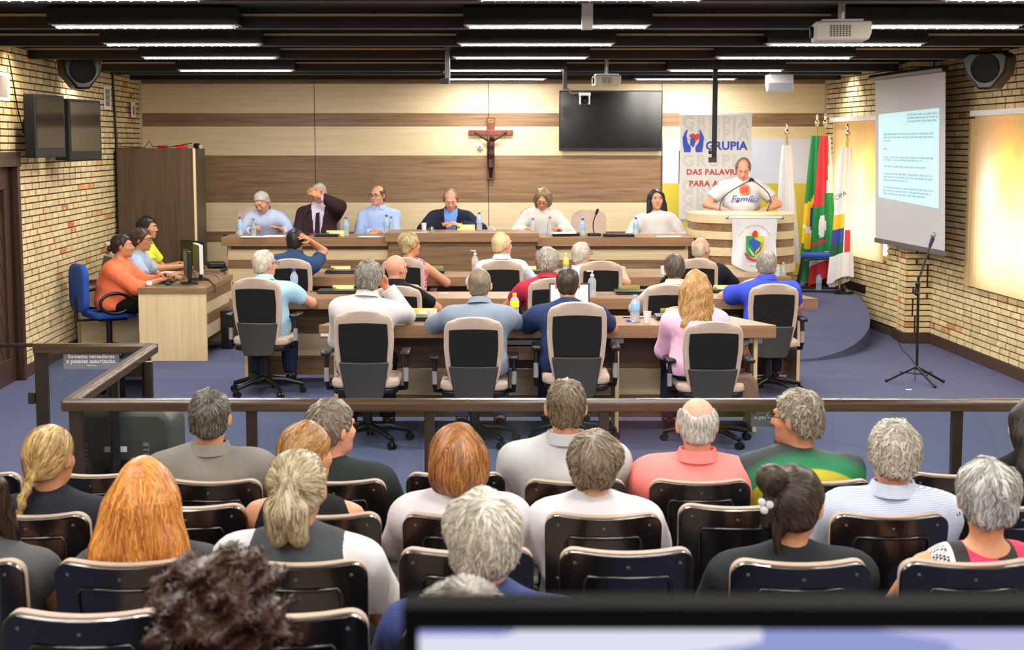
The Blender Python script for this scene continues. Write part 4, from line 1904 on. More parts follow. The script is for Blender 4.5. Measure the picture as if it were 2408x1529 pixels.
ZD1 = at(1300, 765, 10.95).z
ZD2 = at(1300, 702, 13.1).z
ZD3 = at(1300, 651, 15.1).z
X1a, X1b = at(749, 765, 10.95).x, at(1826, 765, 10.95).x
X2a, X2b = at(566, 700, 13.1).x - 0.1, at(1924, 695, 13.1).x
X3a, X3b = at(668, 651, 15.1).x, at(1862, 651, 15.1).x
desk('council_desk', 'long wooden desk with the open laptop and pink-shirted woman, nearest the railing', 10.95, ZD1, X1a, X1b, X1a + 0.17, X1b - 0.26,
     [X1a + 0.11, at(1450, 900, 11.1).x, X1b - 0.13])
desk('council_desk', 'long wooden desk between the railing-side desk and the bench-side desk', 13.1, ZD2, X2a, X2b, X2a + 0.12, X2b - 0.16,
     [X2a + 0.12, at(1240, 800, 13.2).x, X2b - 0.14])
desk('council_desk', 'long wooden desk closest to the raised bench', 15.1, ZD3, X3a, X3b, X3a + 0.1, X3b - 0.1,
     [X3a + 0.12, at(1240, 800, 15.2).x, X3b - 0.14])
for k, (X, Yf, Z) in enumerate(((at(1225, 800, 11).x, 10.95, ZD1), (X1b - 0.38, 10.95, ZD1), (X2b - 0.36, 13.1, ZD2))):
    t = thing('drawer_unit', ['shallow hanging drawer with a silver rail beside the grey-blue shirt', 'shallow hanging drawer under the corner beside the pink-shirted woman', 'shallow hanging drawer at the outer end of the middle desk'][k], 'drawer', (X, Yf + 0.1, Z - 0.27), group='drawers hanging under desks')
    mb = MB()
    mb.bx(-0.2, 0.2, 0.02, 0.42, 0.0, 0.10)
    mb.build('drawer_box', M_slab, t, bevel=0.003)
    mb = MB()
    mb.bx(-0.2, 0.2, 0.0, 0.4, 0.115, 0.15)
    mb.build('rail', M_grey, t)
    mb = MB()
    mb.bx(-0.21, 0.21, 0.05, 0.4, 0.15, 0.175)
    mb.build('hanger', M_grey, t)
# inventory sticker on the desk end
st = MB()
p = at(763, 788, 10.945)
st.box((0, 0, 0), (0.055, 0.002, 0.02))
so = st.build('inventory_sticker', M_paper)
so.location = p
tag(so, 'small white inventory sticker on the desk end', 'sticker')
so.location.y = 10.948

# ---- raised bench
BY = 16.75
ZB = at(700, 558, BY).z
ZBC = at(1080, 548, BY - 0.06).z
xb0, xb1 = at(520, 560, BY).x, at(1632, 556, BY).x
xc0, xc1 = at(905, 550, BY - 0.06).x, at(1267, 550, BY - 0.06).x
t = thing('bench_desk', 'long striped judges bench with a raised central section on the stage', 'desk', (0, BY, 0))
mb = MB()
mb.bx(xb0, xc0 + 0.02, 0, 0.65, ZB - 0.1, ZB)
mb.build('bench_top', M_slab, t, bevel=0.004)
mb = MB()
mb.bx(xc1 - 0.02, xb1, 0, 0.65, ZB - 0.1, ZB)
mb.build('bench_top', M_slab, t, bevel=0.004)
mb = MB()
mb.bx(xc0, xc1, -0.06, 0.65, ZBC - 0.1, ZBC)
mb.build('centre_top', M_slab, t, bevel=0.004)
zz = [(ZB - 0.1, 'b', 0.12), (ZB - 0.145, 'd', 0.14), (ZB - 0.255, 'b', 0.10), (ZB - 0.345, 'd', 0.08), (ZB - 0.50, 'b', 0.10), (ZB - 0.62, 'd', 0.08), (ZB - 0.80, 'b', 0.10), (0.0, 'd', 0.10)]
for i in range(1, len(zz)):
    for (a, b) in ((xb0 + 0.05, xc0 + 0.04), (xc1 - 0.04, xb1 - 0.05)):
        mb = MB()
        mb.bx(a, b, zz[i][2], zz[i][2] + 0.03, zz[i][0], zz[i - 1][0])
        mb.build('front_band', M_beige if zz[i][1] == 'b' else M_brown, t, bevel=0.002)
mb = MB()
mb.bx(xc0 + 0.03, xc1 - 0.03, 0.03, 0.06, 0.0, ZBC - 0.1)
mb.build('centre_front', M_brown, t)
for X in (xb0 + 0.05, xb1 - 0.08):
    mb = MB()
    mb.bx(X, X + 0.03, 0.13, 0.6, 0.0, ZB - 0.1)
    mb.build('end_panel', M_beige_z, t)

# ---- podium
px0, px1 = at(1630, 520, 16.9).x, at(1880, 520, 16.9).x
PCX, PR = (px0 + px1) / 2, (px1 - px0) / 2
PZ = at(1750, 506, 16.6).z
t = thing('podium', 'curved striped speaking podium with a pennant hung on its front', 'podium', (PCX, 17.15, 0))
def half(r, ry, n=22):
    return [(r * math.cos(PI + PI * i / n), ry * math.sin(PI + PI * i / n)) for i in range(n + 1)] + [(r, 0.45), (-r, 0.45)]
edges = [PZ, PZ - 0.095, PZ - 0.185, PZ - 0.27, PZ - 0.36, PZ - 0.45, PZ - 0.545, PZ - 0.64, PZ - 0.76, 0.0]
for i in range(len(edges) - 1):
    mb = MB()
    r = PR if i % 2 == 0 else PR - 0.02
    mb.prism(half(r, r * 0.95), edges[i + 1], edges[i], 'xy')
    mb.build('band', M_beige if i % 2 == 0 else M_brown, t, smooth=30)
mb = MB()
mb.prism(half(PR - 0.05, PR * 0.85), PZ, PZ + 0.006, 'xy')
mb.build('top_board', M_beige, t)
# pennant on the podium
Yp = 17.15 - PR * 0.95 - 0.05
t = thing('pennant', 'white satin pennant with a green and yellow shield on the podium', 'pennant', (at(1775, 510, Yp).x, Yp, 0))
pz0, pz1 = at(1775, 640, Yp).z, at(1775, 512, Yp).z
pw = wpx(1775, 560, Yp, 52)
M_satin = mat('white_satin', (236, 236, 238), 0.35, bump=0.2, bscale=9)
mb = MB()
def P(u, v):
    x = (2 * u - 1)
    drop = 0.10 * (1 - math.cos(x * PI / 2)) if False else 0.09 * abs(x) ** 1.7
    z = pz1 + (pz0 + drop - pz1) * v
    return (x * pw * (1 + 0.02 * math.sin(v * 9)), 0.012 * math.sin(x * 7 + v * 3) * v, z)
mb.sheet(P, 24, 20, 0.003)
mb.build('cloth', M_satin, t, smooth=60)
mb = MB()
mb.cyl((-pw - 0.05, 0, pz1), (pw + 0.05, 0, pz1), 0.012)
mb.build('rod', M_white, t, smooth=40)
for s in (-1, 1):
    mb = MB()
    mb.ball((s * (pw + 0.06), 0, pz1), 0.02)
    mb.build('finial', M_chrome, t, smooth=60)
sc_ = wpx(1775, 560, Yp, 1.0)
def shp(poly, c, name, dy):
    mb = MB()
    X = lambda q: ((q[0] - 1775) * sc_, (pz1 + (512 - q[1]) * sc_))
    mb.prism([X(q) for q in poly], -0.022 - dy, -0.016 - dy)
    mb.build(name, mat('emblem_' + name + str(c[0]), c, 0.6), t)
shp([(1755, 555), (1776, 555), (1776, 606), (1762, 600), (1755, 588)], (45, 165, 75), 'shield_half', 0)
shp([(1776, 555), (1797, 555), (1797, 588), (1790, 600), (1776, 606)], (222, 220, 60), 'shield_half', 0)
shp([(1762, 566), (1770, 560), (1779, 564), (1790, 570), (1787, 580), (1780, 586), (1776, 594), (1772, 586), (1766, 578), (1761, 572)], (40, 90, 175), 'map_shape', 0.006)
shp([(1768, 555), (1770, 546), (1776, 541), (1781, 545), (1782, 558), (1776, 556)], (215, 45, 40), 'cap_shape', 0.006)
shp([(1752, 593), (1757, 596), (1764, 605), (1776, 610), (1790, 605), (1797, 597), (1797, 602), (1788, 611), (1776, 615), (1762, 610), (1753, 600)], (190, 60, 60), 'ribbon', 0.008)
shp([(1758, 580), (1770, 600), (1776, 603), (1768, 590)], (225, 225, 220), 'branch', 0.008)
shp([(1796, 566), (1788, 590), (1772, 602), (1786, 588)], (120, 70, 40), 'branch', 0.008)
for i, ch in enumerate('Poder Legislativo Municipal'):
    a = math.radians(150 - 120 * i / 26.0)
    letter(ch, 0.028, mat('print_grey', (140, 145, 140), 0.7), t, (0.19 * math.cos(a), -0.024, pz1 - 0.30 + 0.22 * math.sin(a)), (PI / 2, -(a - PI / 2), 0))
letter('Brusque', 0.026, mat('print_grey', (140, 145, 140), 0.7), t, (0, -0.024, pz1 - 0.52))

# ---- microphones
def mic(label, base, tip, bend, foot=True, red=True):
    t = thing('gooseneck_microphone', label, 'microphone', base)
    b = Vector((0, 0, 0))
    e = Vector(tip) - Vector(base)
    if foot:
        mb = MB()
        mb.prism(rrect(-0.075, 0.075, -0.05, 0.07, 0.03), 0.0, 0.03, 'xy')
        mb.build('base', M_black, t, bevel=0.008, smooth=40)
    pts = []
    for i in range(9):
        q = i / 8
        pts.append((e.x * q + bend[0] * math.sin(PI * q), e.y * q + bend[1] * math.sin(PI * q), 0.03 + (e.z - 0.03) * q))
    mb = MB()
    mb.tube(pts, 0.006, 7)
    mb.build('neck', M_black, t, smooth=50)
    d = (Vector(pts[-1]) - Vector(pts[-2])).normalized()
    mb = MB()
    mb.tube([Vector(pts[-1]), Vector(pts[-1]) + d * 0.018], 0.013, 8)
    mb.build('light_ring', emis('mic_ring_red', (255, 40, 40), 1.2) if red else M_black, t, smooth=50)
    mb = MB()
    q = Vector(pts[-1]) + d * 0.02
    mb.tube([q, q + d * 0.02, q + d * 0.045, q + d * 0.052], [0.013, 0.016, 0.014, 0.006], 8)
    mb.build('capsule', M_blackmat, t, smooth=50)
    return t
mic('gooseneck microphone with a red ring in front of the navy-jacketed man', on(1040, 533, ZBC) , at(1040, 496, BY + 0.2), (0.0, 0.02))
mic('gooseneck microphone standing in front of the empty bench chair', on(1397, 555, ZB), at(1401, 505, BY + 0.2), (-0.02, 0), True, False)
mic('thin gooseneck microphone in front of the man covering his face', on(712, 553, ZB), at(723, 502, BY + 0.2), (-0.03, 0), True, False)
mic('podium microphone on the banner side, bent towards the speaker', (PCX - 0.28, 17.0, PZ), at(1757, 428, 17.05), (-0.10, 0), False)
mic('podium microphone on the flag side, bent towards the speaker', (PCX + 0.24, 17.0, PZ), at(1776, 428, 17.05), (0.10, 0), False)

# ---- bottles, cups, name plates, laptops
def milky(name, c, amount):
    m = glass(name, (240, 246, 250), 0.06, 1.3, 0.06)
    N, L = m.node_tree.nodes, m.node_tree.links
    out = N['Material Output']
    src = out.inputs[0].links[0].from_socket
    df = N.new('ShaderNodeBsdfDiffuse')
    df.inputs[0].default_value = (*srgb(*c), 1)
    mx = N.new('ShaderNodeMixShader')
    mx.inputs[0].default_value = amount
    L.new(src, mx.inputs[1])
    L.new(df.outputs[0], mx.inputs[2])
    L.new(mx.outputs[0], out.inputs[0])
    return m
M_water = milky('water', (226, 236, 242), 0.38)
M_clear = milky('clear_plastic', (226, 232, 234), 0.25)
def bottle(label, p, h=0.2, r=0.031, cap=(40, 70, 200), lab=(150, 195, 235), kind='water', group='drink bottles'):
    t = thing('bottle', label, 'bottle', p, group=group)
    if kind == 'glass':
        prof = [(0.0, 0), (r, 0.003), (r, h * 0.45), (r * 0.8, h * 0.6), (r * 0.36, h * 0.78), (r * 0.36, h * 0.92)]
    else:
        prof = [(0.0, 0), (r, 0.004), (r, h * 0.3), (r * 0.93, h * 0.36), (r, h * 0.42), (r, h * 0.66), (r * 0.85, h * 0.76), (r * 0.42, h * 0.86), (r * 0.42, h * 0.92)]
    mb = MB()
    mb.lathe(prof, n=14)
    mb.build('bottle_body', M_water if kind != 'glass' else M_clear, t, smooth=50)
    mb = MB()
    if kind == 'pump':
        mb.lathe([(0, h * 0.9), (r * 0.5, h * 0.9), (r * 0.5, h * 0.97), (r * 0.18, h * 0.98), (r * 0.18, h * 1.1), (0, h * 1.1)], n=10)
        mb.box((-r * 0.5, 0, h * 1.1), (r * 1.6, r * 0.5, h * 0.045))
    else:
        mb.lathe([(0, h * 0.90), (r * 0.48, h * 0.90), (r * 0.48, h * 0.99), (r * 0.4, h), (0, h)], n=12)
    mb.build('cap', mat('cap_%d_%d_%d' % cap, cap, 0.4), t, smooth=50)
    if lab:
        mb = MB()
        mb.lathe([(r * 1.02, h * 0.40), (r * 1.04, h * 0.41), (r * 1.04, h * 0.66), (r * 1.02, h * 0.67)], n=14)
        mb.build('bottle_label', mat('wrap_%d_%d_%d' % lab, lab, 0.5), t, smooth=50)
    return t


def put(px, py, Z, Yf, d=0.6):
    p = on(px, py, Z)
    y = min(max(p.y, Yf + 0.05), Yf + d - 0.05)
    q = at(px, py, y)
    return Vector((q.x, y, Z))


bottle('blue-capped water bottle in front of the writing man with white hair', put(565, 555, ZB, BY), 0.21, 0.031)
bottle('clear glass bottle beside the papers of the writing man', put(597, 556, ZB, BY), 0.2, 0.03, (110, 110, 108), None, 'glass')
bottle('blue-capped water bottle between the dark-suited man and the bald man', put(814, 555, ZB, BY), 0.21, 0.031)
bottle('blue-capped water bottle beside the raised centre of the bench, by the bald man', put(909, 545, ZB, BY), 0.22, 0.031)
bottle('small clear bottle with a dark cap by the bald man in spectacles', put(920, 545, ZB, BY), 0.2, 0.026, (90, 90, 88), None, 'glass')
bottle('blue-capped water bottle beside the man in the navy jacket', put(1127, 540, ZBC, BY - 0.06), 0.2, 0.031)
bottle('small blue-capped bottle before the woman in the white jacket', put(1253, 553, ZB, BY), 0.19, 0.028, (50, 70, 150), None)
bottle('glass bottle with a red cap before the woman in the white jacket', put(1293, 556, ZB, BY), 0.22, 0.03, (225, 60, 45), None, 'glass')
bottle('water bottle in front of the empty bench chair', put(1370, 556, ZB, BY), 0.2, 0.031)
bottle('water bottle beside the dark-haired woman in white', put(1495, 553, ZB, BY), 0.2, 0.031)
bottle('water bottle beside the white-haired man in light blue', put(692, 685, ZD2, 13.1), 0.21, 0.034)
bottle('clear bottle with a grey spout behind the white shirt', put(868, 626, ZD3, 15.1), 0.14, 0.026, (150, 150, 150), None)
bottle('pink sanitiser bottle with a white flip top on the bench-side desk', put(1117, 640, ZD3, 15.1), 0.2, 0.033, (240, 240, 240), (245, 190, 180), 'pump')
bottle('yellow-labelled bottle on the bench-side desk behind the red polo', put(1331, 632, ZD3, 15.1), 0.2, 0.031, (235, 225, 120), (225, 228, 60))
bottle('yellow-capped bottle beside the man in the grey-blue shirt', put(1210, 742, ZD1, 10.95), 0.18, 0.034, (240, 205, 40), (228, 232, 50))
bottle('clear pump bottle of sanitiser beside the open laptop', put(1392, 702, ZD2, 13.1), 0.21, 0.036, (215, 215, 212), None, 'pump')
bottle('large water bottle beside the plastic cup near the pink shirt', put(1493, 757, ZD1, 10.95), 0.2, 0.034, (150, 165, 220), (140, 195, 240))
bottle('yellow-capped bottle beside the man in the royal blue polo', put(1829, 662, ZD3, 15.1), 0.12, 0.026, (240, 200, 40), None)
bottle('clear glass bottle beside the man in the royal blue polo', put(1842, 662, ZD3, 15.1), 0.14, 0.028, (170, 170, 168), None, 'glass')
bottle('water bottle standing on the carpet by the blue chair', on(1925, 684, PLAT), 0.22, 0.034)
cl = MB()
cl.lathe([(0, 0), (0.016, 0), (0.016, 0.012), (0.014, 0.014), (0, 0.014)], n=12)
o = cl.build('screw_top', mat('cap_40_70_200', (40, 70, 200), 0.4), smooth=40)
o.location = put(1478, 757, ZD1, 10.95)
tag(o, 'loose blue bottle cap lying on the desk', 'bottle cap')


def cup(label, p, h=0.085, r=0.03):
    t = thing('plastic_cup', label, 'cup', p, group='disposable cups')
    mb = MB()
    mb.lathe([(0.0, 0.0), (r * 0.75, 0.0), (r, h), (r * 1.06, h), (r * 0.96, h - 0.003), (r * 0.72, 0.003), (0, 0.003)], n=16)
    mb.build('cup_wall', mat('cup_plastic', (225, 228, 230), 0.3), t, smooth=50)
    mb = MB()
    mb.lathe([(0.0, h * 0.5), (r * 0.85, h * 0.5), (r * 0.85, h * 0.52), (0, h * 0.52)], n=14)
    mb.build('drink', M_water, t)
cup('white disposable cup with print beside the white-shirted man', put(1014, 757, ZD1, 10.95))
cup('clear disposable cup of water beside the large water bottle', put(1522, 760, ZD1, 10.95))
cup('disposable cup on the bench-side desk by the dark-suited man', put(1560, 645, ZD3, 15.1))
cup('glass of water beside the bell on the bench centre', put(997, 540, ZBC, BY - 0.06), 0.08, 0.03)
cup('clear cup beside the yellow-labelled bottle on the bench-side desk', put(1350, 634, ZD3, 15.1), 0.07, 0.03)


def plate(label, px, py, Z, Yf, w_=0.21, gold=True, rz=0.0):
    p = put(px, py, Z, Yf)
    p.y = min(p.y + 0.16, Yf + 0.57)
    t = thing('name_plate', label, 'name plate', p, rz, group='desk name plates')
    mb = MB()
    mb.prism([(-0.02, 0), (0.025, 0), (0.006, 0.062), (0.0, 0.062)], -w_ / 2, w_ / 2, 'yz')
    mb.build('plate_body', mat('plate_gold', (228, 205, 105), 0.35) if gold else mat('plate_olive', (150, 138, 58), 0.3), t, bevel=0.001)
    R = (math.radians(72), 0, 0)
    mb = MB()
    mb.box((0.02 if gold else 0.02, -0.012, 0.032), (w_ * 0.68, 0.002, 0.036), Matrix.Rotation(math.radians(-18), 3, 'X'))
    mb.build('plate_card', mat('plate_card_pale', (246, 238, 190), 0.6) if gold else mat('plate_card_olive', (132, 124, 50), 0.4), t)
    mb = MB()
    mb.lathe([(0, 0), (0.015, 0), (0.015, 0.002), (0, 0.002)], n=12)
    eo = mb.build('crest', mat('crest_green', (70, 120, 70), 0.5), t)
    eo.location = (-w_ * 0.42, -0.013, 0.032)
    eo.rotation_euler = R
plate('pale gold name plate on the bench before the dark-suited man', 785, 558, ZB, BY, 0.2)
plate('gold and white name plate on the raised centre of the bench', 1095, 543, ZBC, BY - 0.06, 0.2)
plate('gold name plate on the bench-side desk beside the navy polo', 801, 640, ZD3, 15.1, 0.2)
plate('olive name plate on the bench-side desk beside the pink dotted blouse', 1026, 640, ZD3, 15.1, 0.14, False)
plate('pale gold name plate behind the red polo on the bench-side desk', 1245, 640, ZD3, 15.1, 0.14)
plate('gold name plate on the middle desk beside the light blue shirt', 807, 684, ZD2, 13.1, 0.19)
plate('olive gold name plate on the middle desk beside the white pump bottle', 1480, 684, ZD2, 13.1, 0.19, False)
plate('gold name plate on the middle desk by the royal blue sleeve', 1702, 682, ZD2, 13.1, 0.18)
plate('gold name plate beside the disposable cup on the railing-side desk', 998, 745, ZD1, 10.95, 0.19)
plate('olive gold name plate beside the pink shirt on the railing-side desk', 1585, 743, ZD1, 10.95, 0.2, False)


def laptop(label, px, py, Z, Yf, w_=0.34, rz=0.0, opened=False):
    p = put(px, py, Z, Yf)
    t = thing('laptop', label, 'laptop', p, rz, group='laptops on the desks')
    mb = MB()
    mb.bx(-w_ / 2, w_ / 2, -0.06, 0.17, 0.002, 0.018)
    mb.build('laptop_base', M_black, t, bevel=0.004)
    if not opened:
        mb = MB()
        mb.bx(-w_ / 2, w_ / 2, -0.06, 0.17, 0.0195, 0.03)
        mb.build('lid', mat('laptop_lid', (34, 34, 38), 0.35), t, bevel=0.005)
    else:
        R = Matrix.Rotation(math.radians(-14), 3, 'X')
        mb = MB()
        mb.box((0, 0.19, 0.125), (w_, 0.012, 0.23), R)
        mb.build('lid', M_black, t, bevel=0.004)
        mb = MB()
        mb.box((0, 0.182, 0.127), (w_ * 0.92, 0.003, 0.195), R)
        mb.build('screen', emis('laptop_screen', (205, 215, 255), 1.3), t)
        mb = MB()
        mb.bx(-w_ * 0.42, w_ * 0.42, 0.0, 0.12, 0.018, 0.021)
        mb.build('keyboard', M_blackmat, t)
laptop('closed black laptop beside the navy polo on the bench-side desk', 800, 643, ZD3, 15.1, 0.3)
laptop('closed black laptop before the woman in the pink dotted blouse', 1010, 643, ZD3, 15.1, 0.3)
laptop('closed laptop half hidden behind the red polo', 1262, 643, ZD3, 15.1, 0.22)
laptop('closed black laptop on the middle desk beside the light blue shirt', 795, 690, ZD2, 13.1, 0.36)
laptop('closed black laptop with cables beside the cream shirt', 1492, 692, ZD2, 13.1, 0.34)
laptop('closed laptop beside the royal blue elbow', 1712, 688, ZD2, 13.1, 0.28)
laptop('closed laptop under the cup on the railing-side desk', 1000, 754, ZD1, 10.95, 0.3)
laptop('closed laptop beside the pink shirt on the railing-side desk', 1590, 752, ZD1, 10.95, 0.3)
laptop('open laptop with a glowing screen before the navy t-shirt', 1341, 738, ZD1, 10.95, 0.31, opened=True)
laptop('closed laptop in front of the woman in the white jacket', 1335, 555, ZB, BY, 0.34)
laptop('closed dark laptop with a bright rim beside the dark-haired woman', 1455, 557, ZB, BY, 0.34)
laptop('closed laptop before the man covering his face', 768, 557, ZB, BY, 0.26)


def sheet_of(label, px, py, Z, Yf, w_=0.21, d_=0.15, rz=0.2, m=None, h=0.002, name='paper_sheet', cat='paper'):
    p = put(px, py, Z, Yf)
    mb = MB()
    mb.box((0, 0, h / 2), (w_, d_, h))
    o = mb.build(name, m or M_paper)
    o.location = p
    o.rotation_euler = (0, 0, rz)
    tag(o, label, cat)
sheet_of('open white papers under the writing hand of the white-haired man', 600, 557, ZB, BY, 0.3, 0.2, 0.1)
sheet_of('stack of papers beside the writing man', 645, 556, ZB, BY, 0.22, 0.16, -0.1, h=0.01)
sheet_of('red folder before the man covering his face', 752, 552, ZB, BY, 0.24, 0.16, 0, mat('folder_red', (150, 30, 50), 0.5), 0.012, 'folder', 'folder')
sheet_of('white sheet before the bald man in spectacles', 868, 557, ZB, BY, 0.22, 0.16, 0.3)
sheet_of('loose white sheet beside the glass on the raised centre', 985, 546, ZBC, BY - 0.06, 0.2, 0.1, 0.1)
sheet_of('stack of white papers on the laptop by the woman in the white jacket', 1322, 549, ZB + 0.03, BY, 0.26, 0.2, 0.3, h=0.012)
sheet_of('white sheet before the dark-haired woman', 1572, 556, ZB, BY, 0.26, 0.12, 0.1)
sheet_of('white sheet on the middle desk beside the red polo', 1203, 698, ZD2, 13.1, 0.14, 0.1, 0.0)
sheet_of('white paper held under the glasses of the black-shirted man', 1045, 690, ZD2, 13.1, 0.07, 0.05, 0.6)
# bell and tablet on the bench centre
t = thing('desk_bell', 'small chrome call bell beside the microphone base', 'bell', put(1014, 543, ZBC, BY - 0.06))
mb = MB()
mb.lathe([(0.0, 0.0), (0.042, 0.0), (0.042, 0.008), (0.034, 0.012), (0.03, 0.03), (0.015, 0.042), (0.004, 0.045), (0.004, 0.055), (0, 0.055)], n=16)
mb.build('bell_dome', M_chrome, t, smooth=60)
t = thing('desk_clock', 'small metal wedge stand at the end of the raised centre', 'stand', put(1157, 543, ZBC, BY - 0.06))
mb = MB()
mb.prism([(-0.05, 0.0), (0.05, 0.0), (0.01, 0.05), (-0.04, 0.045)], -0.03, 0.03)
mb.build('wedge', M_silver, t, bevel=0.004)
# cables on the desks
def cable(label, pts, r=0.004, m=None, name='cable'):
    mb = MB()
    mb.tube(pts, r, 6)
    o = mb.build(name, m or M_black, smooth=60)
    tag(o, label, 'cable')
    return o
cable('pale charger cable beside the pump bottle', [put(1405, 690, ZD2, 13.1) + Vector((0, 0, .005)), put(1425, 693, ZD2, 13.1) + Vector((0, 0, .005)), put(1450, 694, ZD2, 13.1) + Vector((0, 0, .005))], 0.005, M_silver)
cable('dark laptop cable beside the clear cup', [put(1465, 748, ZD1, 10.95) + Vector((0, 0, .005)), put(1500, 750, ZD1, 10.95) + Vector((0, 0, .005)), put(1540, 746, ZD1, 10.95) + Vector((0, 0, .005))], 0.004)
cable('short cable and plug beside the closed laptop near the light blue shirt', [put(728, 686, ZD2, 13.1) + Vector((0, 0, .004)), put(737, 683, ZD2, 13.1) + Vector((0, 0, .012)), put(746, 684, ZD2, 13.1) + Vector((0, 0, .004))], 0.005)

# ---- back wall: television, crucifix, dome camera, printed backdrop
t = thing('wall_television', 'large black television on the striped wall', 'television', at(1436, 284, YB - 0.06))
tw, th_ = wpx(1436, 284, YB, 242), wpx(1436, 284, YB, 140)
mb = MB()
mb.box((0, 0, 0), (tw, 0.05, th_))
mb.build('casing', M_black, t, bevel=0.006)
mb = MB()
mb.box((0, -0.0255, 0.006), (tw * 0.975, 0.003, th_ * 0.93))
mb.build('screen', mat('tv_glass', (8, 9, 11), 0.12, spec=0.6), t)
M_cross = wood('cross_wood', (92, 40, 26), (128, 62, 40), 2, rough=0.35)
cw = wpx(1155, 340, YB, 1.0)
t = thing('crucifix', 'dark wooden crucifix with a bronze figure on the striped wall', 'crucifix', at(1154, 312, YB - 0.03))
mb = MB()
mb.bx(-9 * cw, 9 * cw, -0.02, 0.02, -110 * cw, 36 * cw)
mb.build('upright', M_cross, t, bevel=0.003)
mb = MB()
mb.bx(-52 * cw, 52 * cw, -0.022, 0.018, -6 * cw, 6 * cw)
mb.build('crossbar', M_cross, t, bevel=0.003)
mb = MB()
mb.box((0, -0.026, 27 * cw), (13 * cw, 0.01, 9 * cw))
mb.build('plaque', mat('plaque_tan', (150, 110, 60), 0.5), t)
letter('INRI', 0.028, M_blackmat, t, (0, -0.033, 27 * cw))
fd = Field(np.arange(-0.25, 0.25, 0.007), np.arange(-0.1, 0.02, 0.007), np.arange(-0.62, 0.06, 0.007))
for p in (rc((-0.19, -0.04, 0.0), (-0.05, -0.045, -0.09), 0.011, 0.016), rc((0.19, -0.04, 0.0), (0.05, -0.045, -0.09), 0.011, 0.016),
          el((0, -0.045, -0.17), (0.042, 0.025, 0.085)), el((0, -0.05, -0.27), (0.048, 0.03, 0.05)), el((0.012, -0.06, -0.065), (0.024, 0.026, 0.033)),
          rc((-0.02, -0.045, -0.30), (-0.012, -0.06, -0.43), 0.024, 0.018), rc((0.022, -0.045, -0.30), (0.018, -0.06, -0.43), 0.024, 0.018),
          rc((-0.012, -0.06, -0.43), (-0.006, -0.04, -0.55), 0.017, 0.011), rc((0.018, -0.06, -0.43), (0.008, -0.04, -0.55), 0.017, 0.011)):
    fd.add(p)
V, Q = fd.nets()
link('figure', np_mesh('figure', V, Q, mat('bronze_dark', (60, 40, 32), 0.3, metal=0.6)), t)
t = thing('dome_camera', 'small white round camera on the wall beside the crucifix', 'camera', at(1129, 346, YB))
mb = MB()
mb.lathe([(0, 0), (0.038, 0), (0.038, 0.02), (0.032, 0.04), (0.015, 0.052), (0, 0.054)], n=16)
o = mb.build('housing', M_white, t, smooth=50)
o.rotation_euler = (PI / 2, 0, 0)
mb = MB()
mb.ball((0, -0.05, 0), (0.012, 0.008, 0.012))
mb.build('lens', M_black, t, smooth=60)
# printed backdrop to the right of the panels
t = thing('backdrop_banner', 'white and yellow printed backdrop on the wall behind the roll-up banner', 'banner', (0, YB - 0.015, 0))
ba, bb = at(1558, 400, YB).x, at(1932, 400, YB).x
zt, zm, zb_ = at(1700, 326, YB).z, at(1700, 431, YB).z, 0.45
for nm, c, z0, z1 in (('white_field', (214, 222, 238), zm, zt), ('yellow_field', (214, 196, 62), zb_, zm)):
    mb = MB()
    mb.bx(ba, bb, -0.006, 0.006, z0, z1)
    mb.build(nm, mat('print_' + nm, c, 0.6), t)
mb = MB()
mb.prism([(ba + 0.2, zt - 0.15), (ba + 0.21, zt - 0.15), (ba + 0.21, zt - 0.55), (ba + 0.32, zt - 0.55), (ba + 0.32, zt - 0.56), (ba + 0.2, zt - 0.56)], -0.01, -0.006)
mb.build('drawn_line', M_blackmat, t)

# ---- roll-up banner
YR = 18.5
t = thing('rollup_banner', 'white roll-up banner with blue and red lettering behind the podium', 'banner', (at(1682, 400, YR).x, YR, PLAT))
bw = wpx(1682, 400, YR, 84)
bz1, bz0 = at(1682, 270, YR).z - PLAT, at(1682, 515, YR).z - PLAT
M_ban = mat('banner_vinyl', (228, 228, 224), 0.55)
mb = MB()
mb.bx(-bw, bw, -0.004, 0.004, bz0, bz1)
mb.build('print_sheet', M_ban, t)
mb = MB()
mb.bx(-bw - 0.01, bw + 0.01, -0.012, 0.012, bz1, bz1 + 0.025)
mb.build('top_rail', M_silver, t)
mb = MB()
mb.bx(-bw - 0.01, bw + 0.01, -0.012, 0.012, bz0 - 0.03, bz0)
mb.build('bottom_rail', M_silver, t)
mb = MB()
mb.cyl((0, 0.03, 0), (0, 0.03, bz1 + 0.09), 0.012)
mb.bx(-0.3, 0.3, 0.0, 0.02, bz1 + 0.085, bz1 + 0.095)
mb.bx(-0.3, 0.3, -0.12, 0.15, 0, 0.02)
mb.build('support', M_silver, t)
k = wpx(1682, 400, YR, 1.0)
def bp(px, py): return ((px - 1682) * k, -0.007, bz1 + (270 - py) * k)
M_emb = mat('banner_emboss', (212, 212, 208), 0.6)
for py in (289, 317, 378, 438, 466, 494):
    letter('GRUPIA', 38 * k, M_emb, t, bp(1682, py), depth=0.0015, bold=0.006, spacing=1.25)
letter('GRUPIA', 27 * k, mat('ink_blue', (48, 78, 190), 0.6), t, bp(1707, 343), bold=0.005, depth=0.002, spacing=1.05)
letter('DAS PALAVRAS', 18.5 * k, mat('ink_red', (196, 66, 74), 0.6), t, bp(1614, 404), bold=0.003, depth=0.002, align='LEFT', spacing=1.1)
letter('PARA A', 18.5 * k, mat('ink_red', (196, 66, 74), 0.6), t, bp(1621, 431), bold=0.003, depth=0.002, align='LEFT', spacing=1.1)
M_ink = MATS['ink_blue']
